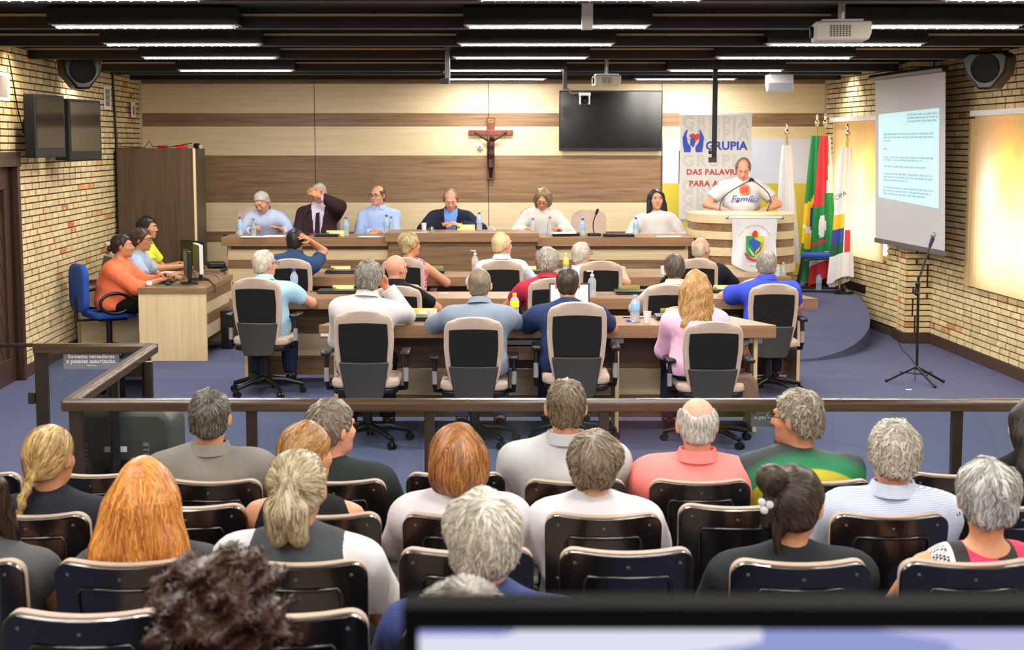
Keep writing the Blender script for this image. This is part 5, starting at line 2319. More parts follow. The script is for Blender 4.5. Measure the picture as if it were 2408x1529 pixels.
for s in (-1, 1):                           # two cupped hands around a heart
    mb = MB()
    pts = [(1629 + s * 6, 357), (1629 + s * 21, 357), (1629 + s * 24, 340), (1629 + s * 25, 322), (1629 + s * 17, 306), (1629 + s * 13, 306), (1629 + s * 16, 318), (1629 + s * 13, 334), (1629 + s * 5, 346)]
    pl = [(bp(*q)[0], bp(*q)[2]) for q in pts]
    mb.prism(pl if s < 0 else pl[::-1], -0.012, -0.006)
    mb.build('hand_emblem', M_ink, t)
mb = MB()
hp_ = []
for i in range(24):
    a = 2 * PI * i / 24
    hp_.append((1634 + 0.72 * 16 * math.sin(a) ** 3, 322 - 0.72 * (13 * math.cos(a) - 5 * math.cos(2 * a) - 2 * math.cos(3 * a) - math.cos(4 * a))))
mb.prism([(bp(*q)[0], bp(*q)[2]) for q in hp_], -0.013, -0.006)
mb.build('heart_emblem', mat('ink_heart', (205, 60, 62), 0.6), t)
mb = MB()
mb.prism([(bp(*q)[0], bp(*q)[2]) for q in ((1622, 326), (1630, 322), (1634, 334), (1630, 346), (1622, 340))], -0.015, -0.006)
mb.ball(bp(1624, 319), (0.02, 0.006, 0.02))
mb.build('child_emblem', M_ink, t)

# ---- flags
def flag(label, px, ptop, Y, cols, rule, r0, r1, zb, seed, lean=0.0):
    p = at(px, ptop, Y)
    t = thing('flag', label, 'flag', (p.x, Y, PLAT))
    H_ = p.z - PLAT
    mb = MB()
    mb.tube([(lean * 1.0, 0, 0.02), (0, 0, H_ - 0.16)], 0.014, 10)
    mb.build('pole', M_gold, t, smooth=50)
    mb = MB()
    mb.lathe([(0.0, H_ - 0.17), (0.014, H_ - 0.17), (0.02, H_ - 0.15), (0.035, H_ - 0.12), (0.02, H_ - 0.085), (0.012, H_ - 0.07), (0.022, H_ - 0.045), (0.012, H_ - 0.02), (0.0, H_)], n=14)
    mb.build('finial', mat('finial_silver_gold', (225, 215, 190), 0.2, metal=1.0), t, smooth=60)
    mb = MB()
    mb.lathe([(0, 0), (0.11, 0), (0.11, 0.03), (0.04, 0.06), (0.02, 0.10), (0, 0.10)], n=16)
    mb.build('foot', M_black, t, smooth=40)
    n, m = 54, 46
    rnd = random.Random(seed)
    ph = [rnd.uniform(0, 6.28) for _ in range(3)]
    vs, fs, ms = [], [], []
    ztop, zbot = H_ - 0.27, zb
    for j in range(m + 1):
        v = j / m
        z = ztop + (zbot - ztop) * v
        rr = r0 + (r1 - r0) * v ** 0.8
        for i in range(n):
            a = 2 * PI * i / n
            f = 1 + 0.20 * math.sin(7 * a + ph[0] + 1.3 * v) + 0.10 * math.sin(12 * a + ph[1] - 2 * v)
            zz = z + (0.07 * math.sin(a * 1 + ph[2]) * v ** 2)
            vs.append((lean * (1 - (z / H_)) + rr * f * math.cos(a), rr * 0.7 * f * math.sin(a), zz))
    for j in range(m):
        for i in range(n):
            i2 = (i + 1) % n
            fs.append((j * n + i, j * n + i2, (j + 1) * n + i2, (j + 1) * n + i))
            x = math.cos(2 * PI * (i + 0.5) / n) * (1 if math.sin(2 * PI * (i + 0.5) / n) < 0 else 1)
            ms.append(rule(x, (j + 0.5) / m))
    mb = MB()
    mb.add(vs, fs)
    mb.m = ms
    mb.build('flag_cloth', [mat('flag_%d_%d_%d' % c, c, 0.6, bump=0.05, bscale=40) for c in cols], t, smooth=70)
    return t
GRN, YEL, BLU, WHT, RED = (20, 140, 70), (244, 200, 40), (42, 70, 160), (238, 238, 240), (226, 44, 58)
def r_br(x, v):
    if v < 0.40 - 0.08 * x: return 0
    if v < 0.47 - 0.06 * x: return 1
    if v < 0.66 + 0.04 * x: return 2 if x > -0.55 else 1
    if abs(v - 0.69 - 0.05 * x) < 0.02: return 3
    if v < 0.80 + 0.03 * x: return 1
    return 0
def r_sc(x, v):
    if v < 0.40: return 1 if x > 0.25 + (0.4 - v) else 0
    if v < 0.48: return 0 if x < -0.1 else 2
    if v < 0.80:
        return 1 if ((x + 0.15) / 0.4) ** 2 + ((v - 0.62) / 0.075) ** 2 < 1 else (0 if abs(v - 0.73) < 0.012 and x < 0.3 else 2)
    if v < 0.87: return 1 if x < 0.4 else 0
    return 0
def r_w1(x, v):
    if v > 0.62 and v < 0.78: return 1 if x < -0.2 - (0.62 - v) else (2 if x < 0.3 and v > 0.70 else 0)
    return 0
def r_w2(x, v):
    if 0.50 < v < 0.60 and x < 0.1: return 1
    if 0.60 <= v < 0.72 and x < 0.1: return 2
    if 0.64 < v < 0.80 and x > 0.15 and x < 0.7: return 3
    if 0.72 <= v < 0.80 and x < 0: return 4
    return 0
flag('white flag with a green and red emblem hanging nearest the podium', 1851, 288, 18.5, [WHT, (30, 110, 60), RED], r_w1, 0.045, 0.13, 0.35, 1, 0.03)
flag('green, yellow and blue national flag hanging in folds', 1922, 266, 18.6, [GRN, YEL, BLU, WHT], r_br, 0.05, 0.12, 0.12, 2, -0.03)
flag('red, white and green state flag with a white bird emblem', 1941, 266, 18.35, [RED, WHT, GRN], r_sc, 0.05, 0.14, 0.06, 3, 0.0)
fl4 = flag('white municipal flag with yellow and blue crest beside the window blind', 1994, 290, 17.6, [WHT, YEL, BLU, RED, (20, 90, 60)], r_w2, 0.05, 0.125, 0.14, 4, -0.05)
letter('CIPA', 0.07, mat('print_navy', (40, 50, 90), 0.7), fl4, (-0.09, -0.12, 1.13), (PI / 2, -0.5, 0))

# ---- blue visitor chair with sled legs
t = thing('visitor_chair', 'blue upholstered chair with a black sled frame by the flags', 'chair', (at(1928, 640, 18.0).x, 18.0, PLAT), PI / 2 - 0.15)
mb = MB()
mb.prism(rrect(-0.22, 0.22, -0.21, 0.22, 0.07), 0.39, 0.44, 'xy')
mb.build('seat', M_blue, t, bevel=0.018, smooth=50, seg=3)
mb = MB()
mb.prism(rrect(-0.2, 0.2, 0.55, 0.84, 0.1), -0.27, -0.23)
mb.build('backrest', M_blue, t, bevel=0.016, smooth=50, seg=3)
for s in (-1, 1):
    mb = MB()
    mb.tube([(s * 0.2, -0.24, 0.75), (s * 0.2, -0.25, 0.52), (s * 0.21, -0.2, 0.40), (s * 0.22, 0.1, 0.385), (s * 0.23, 0.2, 0.36), (s * 0.23, 0.26, 0.03), (s * 0.23, 0.22, 0.012), (s * 0.23, -0.26, 0.012), (s * 0.23, -0.28, 0.03), (s * 0.22, -0.15, 0.385)], 0.0125, 8)
    mb.build('sled_leg', M_black, t, smooth=60)
mb = MB()
mb.cyl((-0.23, -0.27, 0.012), (0.23, -0.27, 0.012), 0.0125)
mb.build('crossbar', M_black, t)

# ---- projection screen
SA, SB = at(2058, 190, 16.85), at(2223, 167, 14.75)
SA2, SB2 = at(2090, 566, 16.85), at(2215, 582, 14.75)
t = thing('projection_screen', 'pull-down projection screen showing a page of text', 'projection screen', (0, 0, 0))
zt = (SA.z + SB.z) / 2
zb_ = (SA2.z + SB2.z) / 2
dxs = Vector((SB.x - SA.x, SB.y - SA.y, 0))
nn = Vector((dxs.y, -dxs.x, 0)).normalized()
if nn.x > 0:
    nn = -nn
def scp(u, z, o=0.0):
    lean_ = 0.05 * (zt - z) / (zt - zb_)
    return Vector((SA.x + dxs.x * u + lean_, SA.y + dxs.y * u, z)) + nn * o
M_scr = mat('screen_fabric', (196, 196, 200), 0.85)
mb = MB()
mb.add([scp(0, zb_), scp(1, zb_), scp(1, zt), scp(0, zt), scp(0, zb_, -0.003), scp(1, zb_, -0.003), scp(1, zt, -0.003), scp(0, zt, -0.003)],
       [(0, 1, 2, 3), (7, 6, 5, 4), (0, 4, 5, 1), (1, 5, 6, 2), (2, 6, 7, 3), (3, 7, 4, 0)])
mb.build('fabric', M_scr, t)
mb = MB()
mb.cyl(scp(-0.06, zt + 0.03), scp(1.0, zt + 0.03), 0.035)
mb.build('roller_case', M_black, t, smooth=40)
mb = MB()
mb.add([scp(0, zb_ - 0.05, 0.012), scp(1, zb_ - 0.05, 0.012), scp(1, zb_, 0.012), scp(0, zb_, 0.012), scp(0, zb_ - 0.05, -0.012), scp(1, zb_ - 0.05, -0.012), scp(1, zb_, -0.012), scp(0, zb_, -0.012)],
       [(0, 1, 2, 3), (7, 6, 5, 4), (0, 4, 5, 1), (1, 5, 6, 2), (2, 6, 7, 3), (3, 7, 4, 0)])
mb.build('weight_bar', mat('bar_grey', (90, 92, 98), 0.5), t)
M_img = emis('projected_page', (190, 232, 238), 0.4)
iz1, iz0 = zt - 0.34, zb_ + 0.40
mb = MB()
mb.add([scp(0.06, iz0 + 0.05, 0.004), scp(0.93, iz0 - 0.0, 0.004), scp(0.93, iz1 + 0.0, 0.004), scp(0.06, iz1 - 0.03, 0.004)], [(0, 1, 2, 3)])
mb.build('projected_image', M_img, t)
mb = MB()
rnd = random.Random(3)
lines = [(0.05, 0.5, 0.92), (0.085, 0.5, 0.92), (0.12, 0.5, 0.90), (0.25, 0.14, 0.86), (0.285, 0.14, 0.86), (0.32, 0.14, 0.25), (0.41, 0.14, 0.2), (0.50, 0.14, 0.86), (0.53, 0.14, 0.7), (0.60, 0.15, 0.76), (0.68, 0.14, 0.85), (0.715, 0.14, 0.86), (0.75, 0.14, 0.5), (0.83, 0.14, 0.86), (0.865, 0.14, 0.84), (0.90, 0.14, 0.75)]
for (v, a, b) in lines:
    u = a
    while u < b - 0.01:
        L_ = min(rnd.choice((0.02, 0.035, 0.05, 0.065)), b - u)
        z = iz1 - (iz1 - iz0) * v
        mb.add([scp(u, z - 0.011, 0.006), scp(u + L_, z - 0.011, 0.006), scp(u + L_, z + 0.009, 0.006), scp(u, z + 0.009, 0.006)], [(0, 1, 2, 3)])
        u += L_ + 0.008
lt = mb.build('lettering', emis('projected_text', (160, 194, 210), 0.26), t)
lt['kind'] = 'stuff'

# ---- loudspeakers hanging from the ceiling
def hang_speaker(label, p, rz):
    t = thing('hanging_loudspeaker', label, 'loudspeaker', p, rz)
    mb = MB()
    prof = [(0, 0.0), (0.19, 0.0)]
    mb.prism([(-0.19, 0.16), (-0.15, 0.20), (0.15, 0.20), (0.19, 0.16), (0.17, 0.02), (0.06, -0.12), (-0.06, -0.12), (-0.17, 0.02)], -0.16, 0.12)
    mb.build('cabinet', M_black, t, bevel=0.02, smooth=40, seg=3)
    mb = MB()
    mb.lathe([(0.0, 0.0), (0.05, 0.005), (0.11, 0.012), (0.12, 0.02), (0.125, 0.005), (0.125, 0)], n=24)
    o = mb.build('grille', M_blackmat, t, smooth=40)
    o.location = (0, -0.162, 0.06)
    o.rotation_euler = (PI / 2, 0, 0)
    mb = MB()
    mb.bx(-0.08, 0.08, -0.06, 0.06, 0.20, 0.235)
    mb.cyl((0, 0, 0.2), (0, 0, 0.30), 0.03)
    mb.build('bracket', M_black, t)
q = at(186, 176, 14.9)
hang_speaker('black hanging loudspeaker over the wall televisions', (q.x, 14.9, q.z - 0.02), 0.5)
q = at(2330, 165, 13.4)
hang_speaker('black hanging loudspeaker beside the projection screen', (q.x, 13.4, q.z - 0.05), -0.6)

# ---- wall televisions on the left
def side_tv(label, px, py, Y, w_, h_, yaw, d=0.1):
    p = at(px, py, Y)
    t = thing('wall_television', label, 'television', p, yaw)
    mb = MB()
    mb.box((0, 0, 0), (w_, d, h_))
    mb.build('casing', M_blackmat, t, bevel=0.01)
    mb = MB()
    mb.box((0, -d / 2 - 0.001, 0.03), (w_ * 0.9, 0.004, h_ * 0.8))
    mb.build('screen', mat('tv_glossy', (12, 13, 15), 0.08, spec=0.8), t)
    mb = MB()
    mb.box((0, d / 2 + 0.10, 0), (0.12, 0.22, 0.12))
    mb.build('arm', M_black, t)
side_tv('black wall television with a shiny screen nearest the door', 106, 297, 13.9, 0.78, 0.56, 1.52)
side_tv('black wall television tilted out beside the other one', 184, 306, 14.9, 0.74, 0.58, 1.42, 0.15)

# ---- notices on the brick wall
def notice(label, y0, z0, z1, wd, fn=None):
    t = thing('wall_notice', label, 'notice')
    u0 = (y0 - 9.0) / math.cos(0.045)
    mb = MB()
    slabL(mb, u0, u0 + wd, 0.019, 0.022, z0, z1)
    mb.build('notice_sheet', M_paper, t)
    mb = MB()
    for k in range(3):
        zc = z1 - (z1 - z0) * (0.25 + 0.25 * k)
        slabL(mb, u0 + wd * 0.2, u0 + wd * 0.8, 0.022, 0.0235, zc - 0.03, zc + 0.03)
    mb.build('print_block', mat('print_mid', (150, 140, 135), 0.7), t)
def yAt(px):                                # distance at which the left wall is seen at that column
    k_ = (px - 1204.0) / F
    return (-4.4 + 0.045 * 13.7) / (k_ * 1.0 + 0.045)
zN = lambda px, py: at(px, py, yAt(px)).z
notice('narrow white paper notice on the bricks above the door', yAt(-2), zN(5, 236), zN(5, 168), 0.42)
notice('narrow white paper notice beside the corner pipe', yAt(250), zN(257, 257), zN(257, 202), 0.36)
t = thing('wall_notice', 'small white notice with red print above the tall cabinet', 'notice')
mb = MB()
u0 = yAt(307) - 9.0
slabL(mb, u0, u0 + 0.22, 0.05, 0.06, zN(312, 277), zN(312, 241))
mb.build('notice_sheet', M_paper, t)
mb = MB()
slabL(mb, u0 + 0.07, u0 + 0.15, 0.06, 0.062, zN(312, 270), zN(312, 250))
mb.build('print_block', mat('print_red', (200, 80, 70), 0.7), t)
# corner pipe and wires
cable('thin dark pipe running down the brick wall to the cabinet', [onL(yAt(270) - 9.0, 0.03, 2.95), onL(yAt(275) - 9.0, 0.03, 1.9)], 0.016, mat('pipe_navy', (30, 34, 48), 0.5), 'wall_pipe')
cable('black wire hanging down the bricks behind the televisions', [onL(yAt(28) - 9, 0.03, 2.86), onL(yAt(38) - 9, 0.03, 2.6), onL(yAt(45) - 9, 0.03, 2.4), onL(yAt(58) - 9, 0.03, 2.2)], 0.006)

# ---- tall cabinet with devices on top
cxa, cxb = at(274, 350, 17.6).x, at(459, 350, 17.6).x
zc1 = at(370, 349, 17.6).z
t = thing('tall_cabinet', 'tall brown laminate cabinet beside the brick wall', 'cabinet', ((cxa + cxb) / 2, 17.6, PLAT))
hw_ = (cxb - cxa) / 2
mb = MB()
mb.bx(-hw_, hw_, 0.0, 0.55, 0, zc1 - PLAT)
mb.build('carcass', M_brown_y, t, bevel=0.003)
mb = MB()
mb.bx(hw_ - 0.025, hw_ + 0.002, -0.02, 0.0, 0, zc1 - PLAT)
mb.build('edge_strip', M_beige_z, t)
mb = MB()
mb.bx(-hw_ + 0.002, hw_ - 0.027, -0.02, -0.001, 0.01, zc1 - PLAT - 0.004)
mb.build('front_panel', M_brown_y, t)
for lab, px, w_, c in (('red box lying on the cabinet beside the wires', 380, 0.10, (205, 35, 45)), ('flat red router on the cabinet beside the small camera', 425, 0.12, (215, 40, 48))):
    q = at(px, 347, 17.7)
    mb = MB()
    mb.box((0, 0, 0.018), (w_, 0.09, 0.036))
    o = mb.build('red_box', mat('red_plastic', c, 0.4), bevel=0.005)
    o.location = (q.x, 17.75, zc1)
    tag(o, lab, 'box')
t = thing('security_camera', 'small silver and black camera on the cabinet corner', 'camera', (at(463, 346, 17.65).x, 17.65, zc1))
mb = MB()
mb.cyl((-0.02, 0.02, 0.03), (0.05, -0.05, 0.02), 0.03)
mb.build('camera_body', M_black, t, smooth=40)
mb = MB()
mb.cyl((0.05, -0.05, 0.02), (0.056, -0.056, 0.019), 0.026)
mb.build('lens_ring', M_silver, t, smooth=40)
mb = MB()
mb.bx(-0.03, 0.01, 0.0, 0.04, 0, 0.02)
mb.build('mount', M_black, t)
cable('thin black wires lying along the cabinet top', [(at(285, 345, 17.7).x, 17.7, zc1 + 0.02), (at(340, 346, 17.7).x, 17.7, zc1 + 0.01), (at(352, 333, 17.7).x, 17.7, zc1 + 0.09), (at(358, 340, 17.7).x, 17.7, zc1 + 0.02), (at(400, 346, 17.7).x, 17.7, zc1 + 0.015), (at(452, 340, 17.7).x, 17.7, zc1 + 0.06)], 0.005)

# ---- projectors, hanging poles and brackets
def projector(label, px, py, Y, w_, h_, rz, ptop):
    p = at(px, py, Y)
    t = thing('projector', label, 'projector', p, rz)
    mb = MB()
    mb.prism([(-w_ / 2, -h_ / 2), (w_ / 2 * 0.9, -h_ / 2 * 0.9), (w_ / 2, -h_ * 0.1), (w_ / 2, h_ / 2), (-w_ / 2, h_ / 2)], -0.13, 0.13)
    mb.build('casing', mat('projector_shell', (206, 200, 186), 0.45), t, bevel=0.012, smooth=40)
    for i in range(7):
        mb = MB()
        for j in range(6):
            mb.box((-w_ * 0.22 + i * w_ * 0.055, -0.132, -h_ * 0.25 + j * h_ * 0.1), (w_ * 0.03, 0.004, h_ * 0.06))
        mb.build('vent', mat('vent_dark', (70, 66, 58), 0.7), t)
    mb = MB()
    mb.cyl((-w_ * 0.5, 0, 0), (-w_ * 0.56, 0, 0), h_ * 0.3, n=18)
    mb.build('lens', M_black, t, smooth=40)
    mb = MB()
    mb.cyl((0, 0, h_ / 2), (0, 0, 2.99 - p.z), 0.022)
    mb.bx(-0.12, 0.12, -0.08, 0.08, h_ / 2, h_ / 2 + 0.015)
    mb.build('ceiling_pole', M_silver, t, smooth=40)
projector('beige ceiling projector with a square grille aimed at the screen', 1978, 76, 9.3, 0.33, 0.115, -0.1, 0)
projector('small beige projector hung before the striped wall', 1426, 190, 16.2, 0.27, 0.11, 0.1, 0)
t = thing('camera_bracket', 'black ceiling bracket carrying a small remote camera before the television', 'camera', at(1375, 218, 16.0))
mb = MB()
mb.tube([(-0.2, 0, 0.2), (-0.19, 0, 0.05), (-0.14, 0, 0.0), (0.06, 0, 0.0)], 0.012, 8)
mb.build('bracket_arm', M_silver, t, smooth=40)
mb = MB()
mb.bx(-0.225, -0.185, -0.02, 0.02, 0.03, 2.995 - t.location.z)
mb.build('ceiling_pole', M_black, t)
mb = MB()
mb.bx(-0.06, 0.06, -0.05, 0.05, -0.03, 0.0)
mb.bx(-0.055, -0.042, -0.04, 0.04, -0.12, -0.02)
mb.bx(0.042, 0.055, -0.04, 0.04, -0.12, -0.02)
mb.build('yoke', M_silver, t)
mb = MB()
mb.ball((0, -0.01, -0.08), (0.042, 0.05, 0.045))
mb.build('camera_head', M_black, t, smooth=60)
def hanger(label, px, y0, y1, Y, w_, m, tip=True):
    a, b = at(px, y0, Y), at(px, y1, Y)
    t = thing('ceiling_pole', label, 'pole', (a.x, Y, b.z))
    mb = MB()
    mb.bx(-w_ / 2, w_ / 2, -w_ / 2, w_ / 2, 0.0, 2.995 - b.z)
    mb.build('pole_tube', m, t, bevel=0.003)
    if tip:
        mb = MB()
        mb.bx(-w_ * 1.3, w_ * 0.2, -w_ * 1.1, -w_ * 0.2, 0.0, 0.05)
        mb.ball((-w_, -w_, 0.10), 0.02)
        mb.build('clamp', M_black, t)
hanger('long black pole hanging from the ceiling above the podium', 1683, 130, 382, 15.2, 0.045, M_blackmat)
hanger('grey ceiling bracket hanging before the wall near the crucifix', 1052, 125, 198, 13.9, 0.045, M_grey)
hanger('white metal ceiling bracket among the lamps over the front desk', 1381, 15, 70, 9.9, 0.07, M_white, False)
t = thing('air_curtain', 'silver box hanging under the ceiling above the podium', 'air unit', at(1832, 196, 17.0))
mb = MB()
aw = wpx(1832, 196, 17.0, 29)
mb.prism([(-0.14, 0.10), (0.12, 0.10), (0.12, -0.02), (0.02, -0.10), (-0.10, -0.09), (-0.14, 0.0)], -aw, aw, 'yz')
mb.build('unit_case', M_silver, t, bevel=0.01)
mb = MB()
mb.bx(-aw + 0.03, aw - 0.03, -0.02, 0.02, 0.1, 2.99 - t.location.z)
mb.build('unit_hanger', M_grey, t)

# ---- boom microphone stand, paper scrap, cable on the carpet
b0 = on(2150, 903, 0.0)
t = thing('microphone_stand', 'black boom microphone stand on the carpet by the brick wall', 'microphone stand', b0)
pz = lambda px, py: at(px, py, b0.y) - b0
top_ = pz(2160, 650)
mb = MB()
mb.tube([(pz(2156, 870)), top_], 0.012, 10)
mb.build('upright', M_black, t, smooth=40)
for a in (2.75, 0.25, -1.2):
    mb = MB()
    mb.tube([(pz(2155, 862)), (0.02 + 0.26 * math.cos(a), 0.26 * math.sin(a), 0.012)], 0.011, 8)
    mb.ball((0.02 + 0.26 * math.cos(a), 0.26 * math.sin(a), 0.015), 0.016)
    mb.build('leg', M_black, t, smooth=50)
    mb = MB()
    mb.tube([(0.03, 0, 0.09), (0.02 + 0.15 * math.cos(a), 0.15 * math.sin(a), 0.10)], 0.007, 6)
    mb.build('brace', M_black, t, smooth=50)
mb = MB()
mb.ball(tuple(pz(2158, 668)), 0.025)
mb.ball(tuple(pz(2156, 690)), 0.022)
mb.build('clutch', M_black, t, smooth=50)
mb = MB()
mb.tube([pz(2149, 692), pz(2163, 650), pz(2194, 560)], 0.010, 8)
mb.build('boom', M_black, t, smooth=50)
mb = MB()
mb.tube([pz(2186, 582), pz(2194, 560)], [0.014, 0.02], 10)
mb.build('microphone_body', mat('mic_navy', (30, 30, 70), 0.4), t, smooth=50)
mb = MB()
mb.ball(tuple(pz(2195, 553)), 0.026)
mb.build('microphone_grille', mat('grille_grey', (150, 145, 150), 0.5, metal=0.5), t, smooth=60)
cable('thin black cable trailing from the wall to the microphone stand', [on(2105, 785, 0.012), on(2120, 820, 0.006), on(2140, 840, 0.006), on(2150, 855, 0.006), on(2152, 895, 0.006)], 0.004)
mb = MB()
mb.box((0, 0, 0.002), (0.05, 0.03, 0.004))
o = mb.build('paper_scrap', M_paper)
o.location = on(2137, 917, 0.0)
tag(o, 'small scrap of paper on the carpet by the microphone stand', 'paper')

# ---- railing with glass panes, warning signs, portable loudspeaker
YR1 = 7.02
RZ = at(1204, 938, YR1).z
A_ = Vector((at(150, 945, YR1).x, YR1, RZ))
Bq = on(357, 808, RZ)
Cq = on(80, 808, RZ)
M_pane = glass('rail_glass', (238, 245, 243), 0.01, 1.3, 0.0)
t = thing('railing', 'dark wooden railing with glass panes between the seats and the council floor', 'railing', (0, 0, 0))
def railbar(a, b, name='handrail'):
    d = (b - a).normalized()
    n_ = Vector((-d.y, d.x, 0))
    mb = MB()
    w2, h2 = 0.035, 0.055
    sec = [(-w2, -h2), (w2, -h2), (w2, -0.015), (w2 * 0.6, 0.0), (-w2 * 0.6, 0.0), (-w2, -0.015)]
    q = [a + n_ * x + Vector((0, 0, z)) for x, z in sec] + [b + n_ * x + Vector((0, 0, z)) for x, z in sec]
    k_ = len(sec)
    mb.add(q, [tuple(range(k_)), tuple(range(2 * k_ - 1, k_ - 1, -1))] + [(i, (i + 1) % k_, (i + 1) % k_ + k_, i + k_) for i in range(k_)])
    return mb.build(name, M_rail, t, bevel=0.004)
E_ = Vector((4.7, YR1, RZ))
railbar(A_, E_)
railbar(A_ + Vector((0.02, 0, 0.0)), Vector((Bq.x, Bq.y, RZ)))
railbar(Vector((Cq.x, Bq.y, RZ)), Vector((Bq.x + 0.03, Bq.y, RZ)))
def post(P, w_=0.05, h0=0.0):
    mb = MB()
    mb.bx(P.x - w_ / 2, P.x + w_ / 2, P.y - 0.02, P.y + 0.02, h0, RZ - 0.05)
    mb.build('rail_post', M_post, t, bevel=0.003)
posts = [at(p_, 1000, YR1) for p_ in (180, 592, 1010, 1420, 1836, 2250, 2640)]
for P in posts:
    post(P, 0.048 if P.x > -2 else 0.06)
post(Vector((Bq.x - 0.03, Bq.y - 0.03, 0)), 0.055)
post(Vector((Cq.x + 0.04, Bq.y, 0)), 0.075)
mid = (A_ + Bq) / 2
post(Vector((mid.x, mid.y, 0)), 0.055)
post(Vector(((mid.x + Bq.x) / 2 + 0.06, (mid.y + Bq.y) / 2 + 0.1, 0)), 0.04)
def pane(a, b):
    d = (b - a).normalized()
    n_ = Vector((-d.y, d.x, 0)) * 0.004
    mb = MB()
    q = []
    for z in (0.08, RZ - 0.06):
        for s in (-1, 1):
            for P in (a, b):
                q.append((P.x + n_.x * s, P.y + n_.y * s, z))
    mb.add(q, [(0, 2, 3, 1), (4, 5, 7, 6), (0, 1, 5, 4), (2, 6, 7, 3), (0, 4, 6, 2), (1, 3, 7, 5)])
    mb.build('glass_pane', M_pane, t)
for i in range(len(posts) - 1):
    pane(Vector((posts[i].x + 0.03, YR1, 0)), Vector((posts[i + 1].x - 0.03, YR1, 0)))
pane(Vector((A_.x + 0.02, A_.y + 0.05, 0)), mid + (A_ - mid).normalized() * 0.04)
pane(mid + (Bq - mid).normalized() * 0.04, Vector((Bq.x - 0.03, Bq.y - 0.05, 0)))
pane(Vector((Cq.x + 0.09, Bq.y, 0)), Vector((Bq.x - 0.06, Bq.y, 0)))
mb = MB()
mb.bx(Cq.x - 0.04, Cq.x + 0.0, Bq.y - 0.03, Bq.y + 0.01, RZ - 0.36, RZ - 0.29)
mb.build('latch', M_post, t, bevel=0.006)
cable('thin dark gate rail running from the railing post to the door', [(Cq.x, Bq.y, RZ - 0.01), (XL(Bq.y) + 0.05, Bq.y, RZ - 0.01)], 0.012, M_post, 'gate_rail')
M_sign = mat('sign_grey', (122, 122, 138), 0.5)
def sign(label, c, w_, h_):
    t = thing('warning_sign', label, 'sign', c)
    mb = MB()
    mb.box((0, 0, 0), (w_, 0.004, h_))
    mb.build('sign_plate', M_sign, t)
    k_ = w_ / 130.0
    M_l = mat('sign_white', (240, 240, 244), 0.6)
    letter('Somente vereadores', 13.0 * k_, M_l, t, (0, -0.003, 8.5 * k_), depth=0.0004, bold=0.25 * k_)
    letter('e pessoas autorizadas.', 13.0 * k_, M_l, t, (0, -0.003, -2.5 * k_), depth=0.0004, bold=0.25 * k_)
    mb = MB()
    mb.box((0, -0.003, -13 * k_), (22 * k_, 0.001, 2.6 * k_))
    mb.build('small_print', mat('sign_green', (150, 190, 150), 0.6), t)
sw = wpx(215, 840, Bq.y, 131)
q = at(215, 847, Bq.y - 0.012)
sign('dark sign in white letters on the far glass pane by the door', q, sw, sw * 0.32)
q = at(1838, 981, YR1 - 0.012)
sw2 = wpx(1838, 981, YR1, 138)
sign('dark sign in white letters on the glass beside the man in the jersey', (q.x, YR1 + 0.02, q.z), sw2, sw2 * 0.38)
# loudspeaker on wheels behind the glass
YS = 8.0
q = at(316, 968, YS)
sw_ = wpx(316, 1000, YS, 174)
t = thing('portable_loudspeaker', 'black portable loudspeaker on the carpet behind the railing glass', 'loudspeaker', (q.x, YS + 0.18, 0))
mb = MB()
mb.prism([(-sw_ / 2, 0.05), (sw_ / 2, 0.05), (sw_ / 2, q.z - 0.09), (sw_ / 2 - 0.02, q.z - 0.03), (sw_ / 2 - 0.07, q.z), (-sw_ / 2 + 0.07, q.z), (-sw_ / 2 + 0.02, q.z - 0.03), (-sw_ / 2, q.z - 0.09)], -0.17, 0.17)
mb.build('cabinet', mat('speaker_shell', (60, 61, 58), 0.5), t, bevel=0.03, smooth=40, seg=3)
mb = MB()
mb.bx(-sw_ * 0.36, sw_ * 0.05, -0.175, -0.165, 0.1, q.z - 0.26)
mb.build('panel', M_black, t, bevel=0.003)
mb = MB()
mb.bx(sw_ * 0.1, sw_ * 0.18, -0.177, -0.168, q.z - 0.30, q.z - 0.17)
mb.build('keypad', M_silver, t)
mb = MB()
for i in range(3):
    for j in range(5):
        mb.box((sw_ * (0.115 + 0.025 * i), -0.179, q.z - 0.29 + 0.024 * j), (0.007, 0.003, 0.012))
mb.build('keys', M_blackmat, t)
mb = MB()
mb.bx(-sw_ * 0.24, -sw_ * 0.12, -0.175, -0.168, q.z - 0.22, q.z - 0.19)
mb.build('sticker', M_paper, t)
for (x, y) in ((-0.10, -0.08), (0.11, 0.06), (-0.14, 0.10)):
    mb = MB()
    mb.cyl((x, y, q.z - 0.002), (x, y, q.z + 0.012), 0.022)
    mb.build('rubber_foot', M_blackmat, t)
for s in (-1, 1):
    mb = MB()
    mb.cyl((s * (sw_ / 2 - 0.07), 0.12, 0.05), (s * (sw_ / 2 - 0.02), 0.12, 0.05), 0.05, n=16)
    mb.build('wheel', M_black, t, smooth=40)

